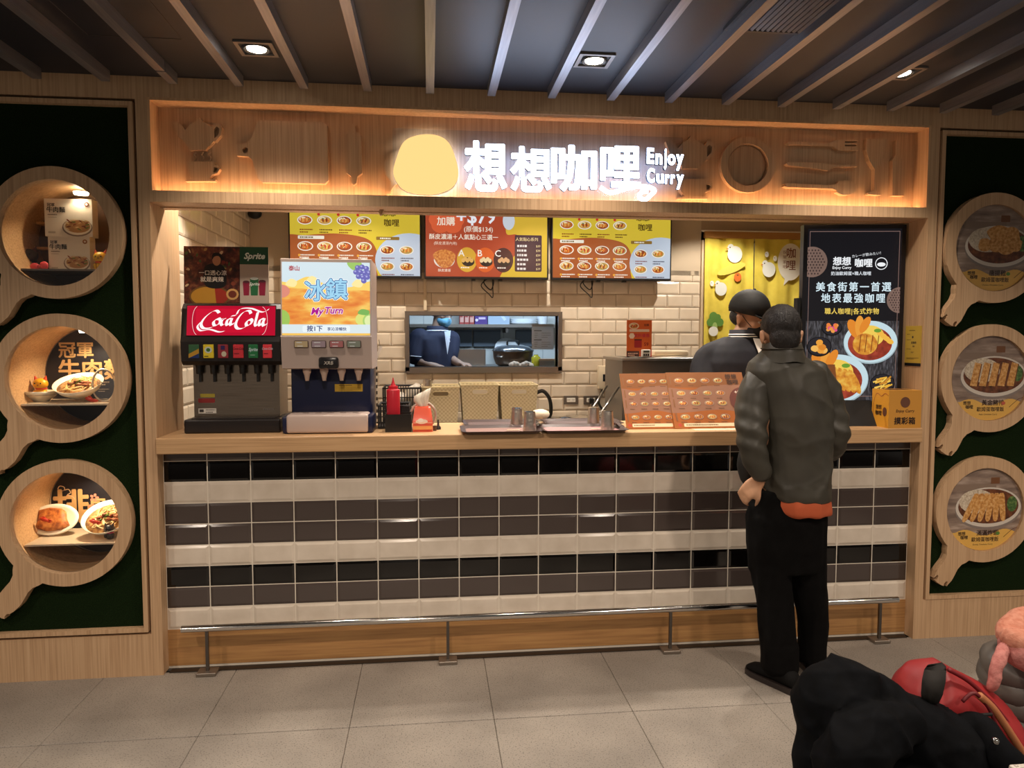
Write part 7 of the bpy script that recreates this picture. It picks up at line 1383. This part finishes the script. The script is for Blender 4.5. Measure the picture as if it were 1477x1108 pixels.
# grey puffer with a pink scarf at the right edge
yp_ = -1.68; q = Q(1500, 1010, yp_); chair(q.x+.06, yp_+.08, -.1, 'wooden stool under the grey quilted jacket'); pf = thing('puffer_jacket', (q.x, yp_, .4), 'grey quilted puffer jacket heaped on a stool at the right edge', 'jacket'); PUF = ramp_mat('puffer_grey', [(.3, '#57534e'), (.7, '#6a655f')], (1, 1, 1), 12, 3, .45, .1, world=True)
for i, (px, py, r) in enumerate(((1518, 965, .046), (1512, 988, .048), (1508, 1013, .05), (1506, 1040, .052), (1506, 1068, .054), (1508, 1098, .054), (1510, 1130, .054))):
    c = Q(px, py, yp_); n = 26; rx = (px-1433-[-2, 0, -1, -2, -2, -2, -2][i])/500; b = MB(); b.tube([c+Vector((rx*math.cos(a), .11*math.sin(a), .01*math.sin(3*a+i)-.03*math.cos(a)*.5)) for a in [2*PI*k/n for k in range(n)]], [r*.82*(1+.12*math.sin(5*k+i*2)) for k in range(n)], 12, closed=True); b.smooth = True; b.sm = [True]*len(b.f); b.build('baffle', pf, PUF)
b = MB(); torso(b, [(Q(1518, 955, yp_), .11, .07, 0), (Q(1508, 1010, yp_), .14, .09, 0), (Q(1510, 1130, yp_), .15, .09, 0)]); melt(b, 'lining', pf, mat('#4a4641', .8), .015, 2)
sc_ = thing('pink_scarf', (q.x, yp_, .8), 'fluffy pink scarf heaped on the grey puffer jacket', 'scarf'); PK = ramp_mat('pink_fleece', [(.3, '#b8706a'), (.7, '#cf8c84')], (1, 1, 1), 60, 5, .95, .8, world=True); PK2 = ramp_mat('peach_fleece', [(.3, '#c07860'), (.7, '#d89880')], (1, 1, 1), 60, 5, .95, .8, world=True)
b = MB(); limb(b, [Q(1462, 930, yp_-.08), Q(1485, 945, yp_-.12), Q(1525, 952, yp_-.12), Q(1560, 925, yp_-.05)], [.042, .052, .056, .05]); b.ball(Q(1495, 930, yp_-.02), .085, .08, .06, 18, 12); melt(b, 'lower_roll', sc_, PK, .010, 4, fold_fn(31, .005, 9, 16, (1, 1, 1)))
b = MB(); limb(b, [Q(1452, 916, yp_-.06), Q(1460, 902, yp_-.02), Q(1490, 890, yp_+.04), Q(1540, 890, yp_+.03), Q(1555, 915, yp_-.03), Q(1500, 930, yp_-.12), Q(1460, 922, yp_-.10)], [.026, .034, .036, .036, .034, .036, .03]); limb(b, [Q(1465, 905, yp_-.04), Q(1480, 915, yp_-.06), Q(1500, 905, yp_-.02)], [.03, .032, .03]); melt(b, 'upper_roll', sc_, PK2, .008, 3, fold_fn(33, .004, 12, 22, (1, 1, 1)))
b = MB(); limb(b, [Q(1448, 935, yp_-.1), Q(1440, 955, yp_-.13), Q(1433, 980, yp_-.14), Q(1431, 994, yp_-.14)], [.016, .017, .016, .012]); melt(b, 'tail', sc_, PK, .007, 3, fold_fn(35, .004, 20, 40, (1, 1, 1)))
# white table corner
z = .74; c = atZ(1453, 1101.5, z); t = thing('dining_table', (c.x+.35, c.y-.35, 0), 'white speckled table whose corner shows at the lower right', 'table'); b = MB(); b.rbox(c.x, c.x+.7, c.y-.7, c.y, z-.03, z, .006, 2); b.build('tabletop', t, ramp_mat('speckle', [(.42, '#8d857c'), (.5, '#d8d0c4'), (.6, '#e2dbd0')], (1, 1, 1), 240, 2, .35, world=True)); b = MB(); b.cyl((c.x+.35, c.y-.35, .02), (c.x+.35, c.y-.35, z-.03), .04, n=16); b.build('pedestal', t, STEEL_D); b = MB(); b.lathe([(.22, 0), (.22, .012), (.05, .03)], (c.x+.35, c.y-.35, 0), 28); b.build('foot', t, STEEL_D)
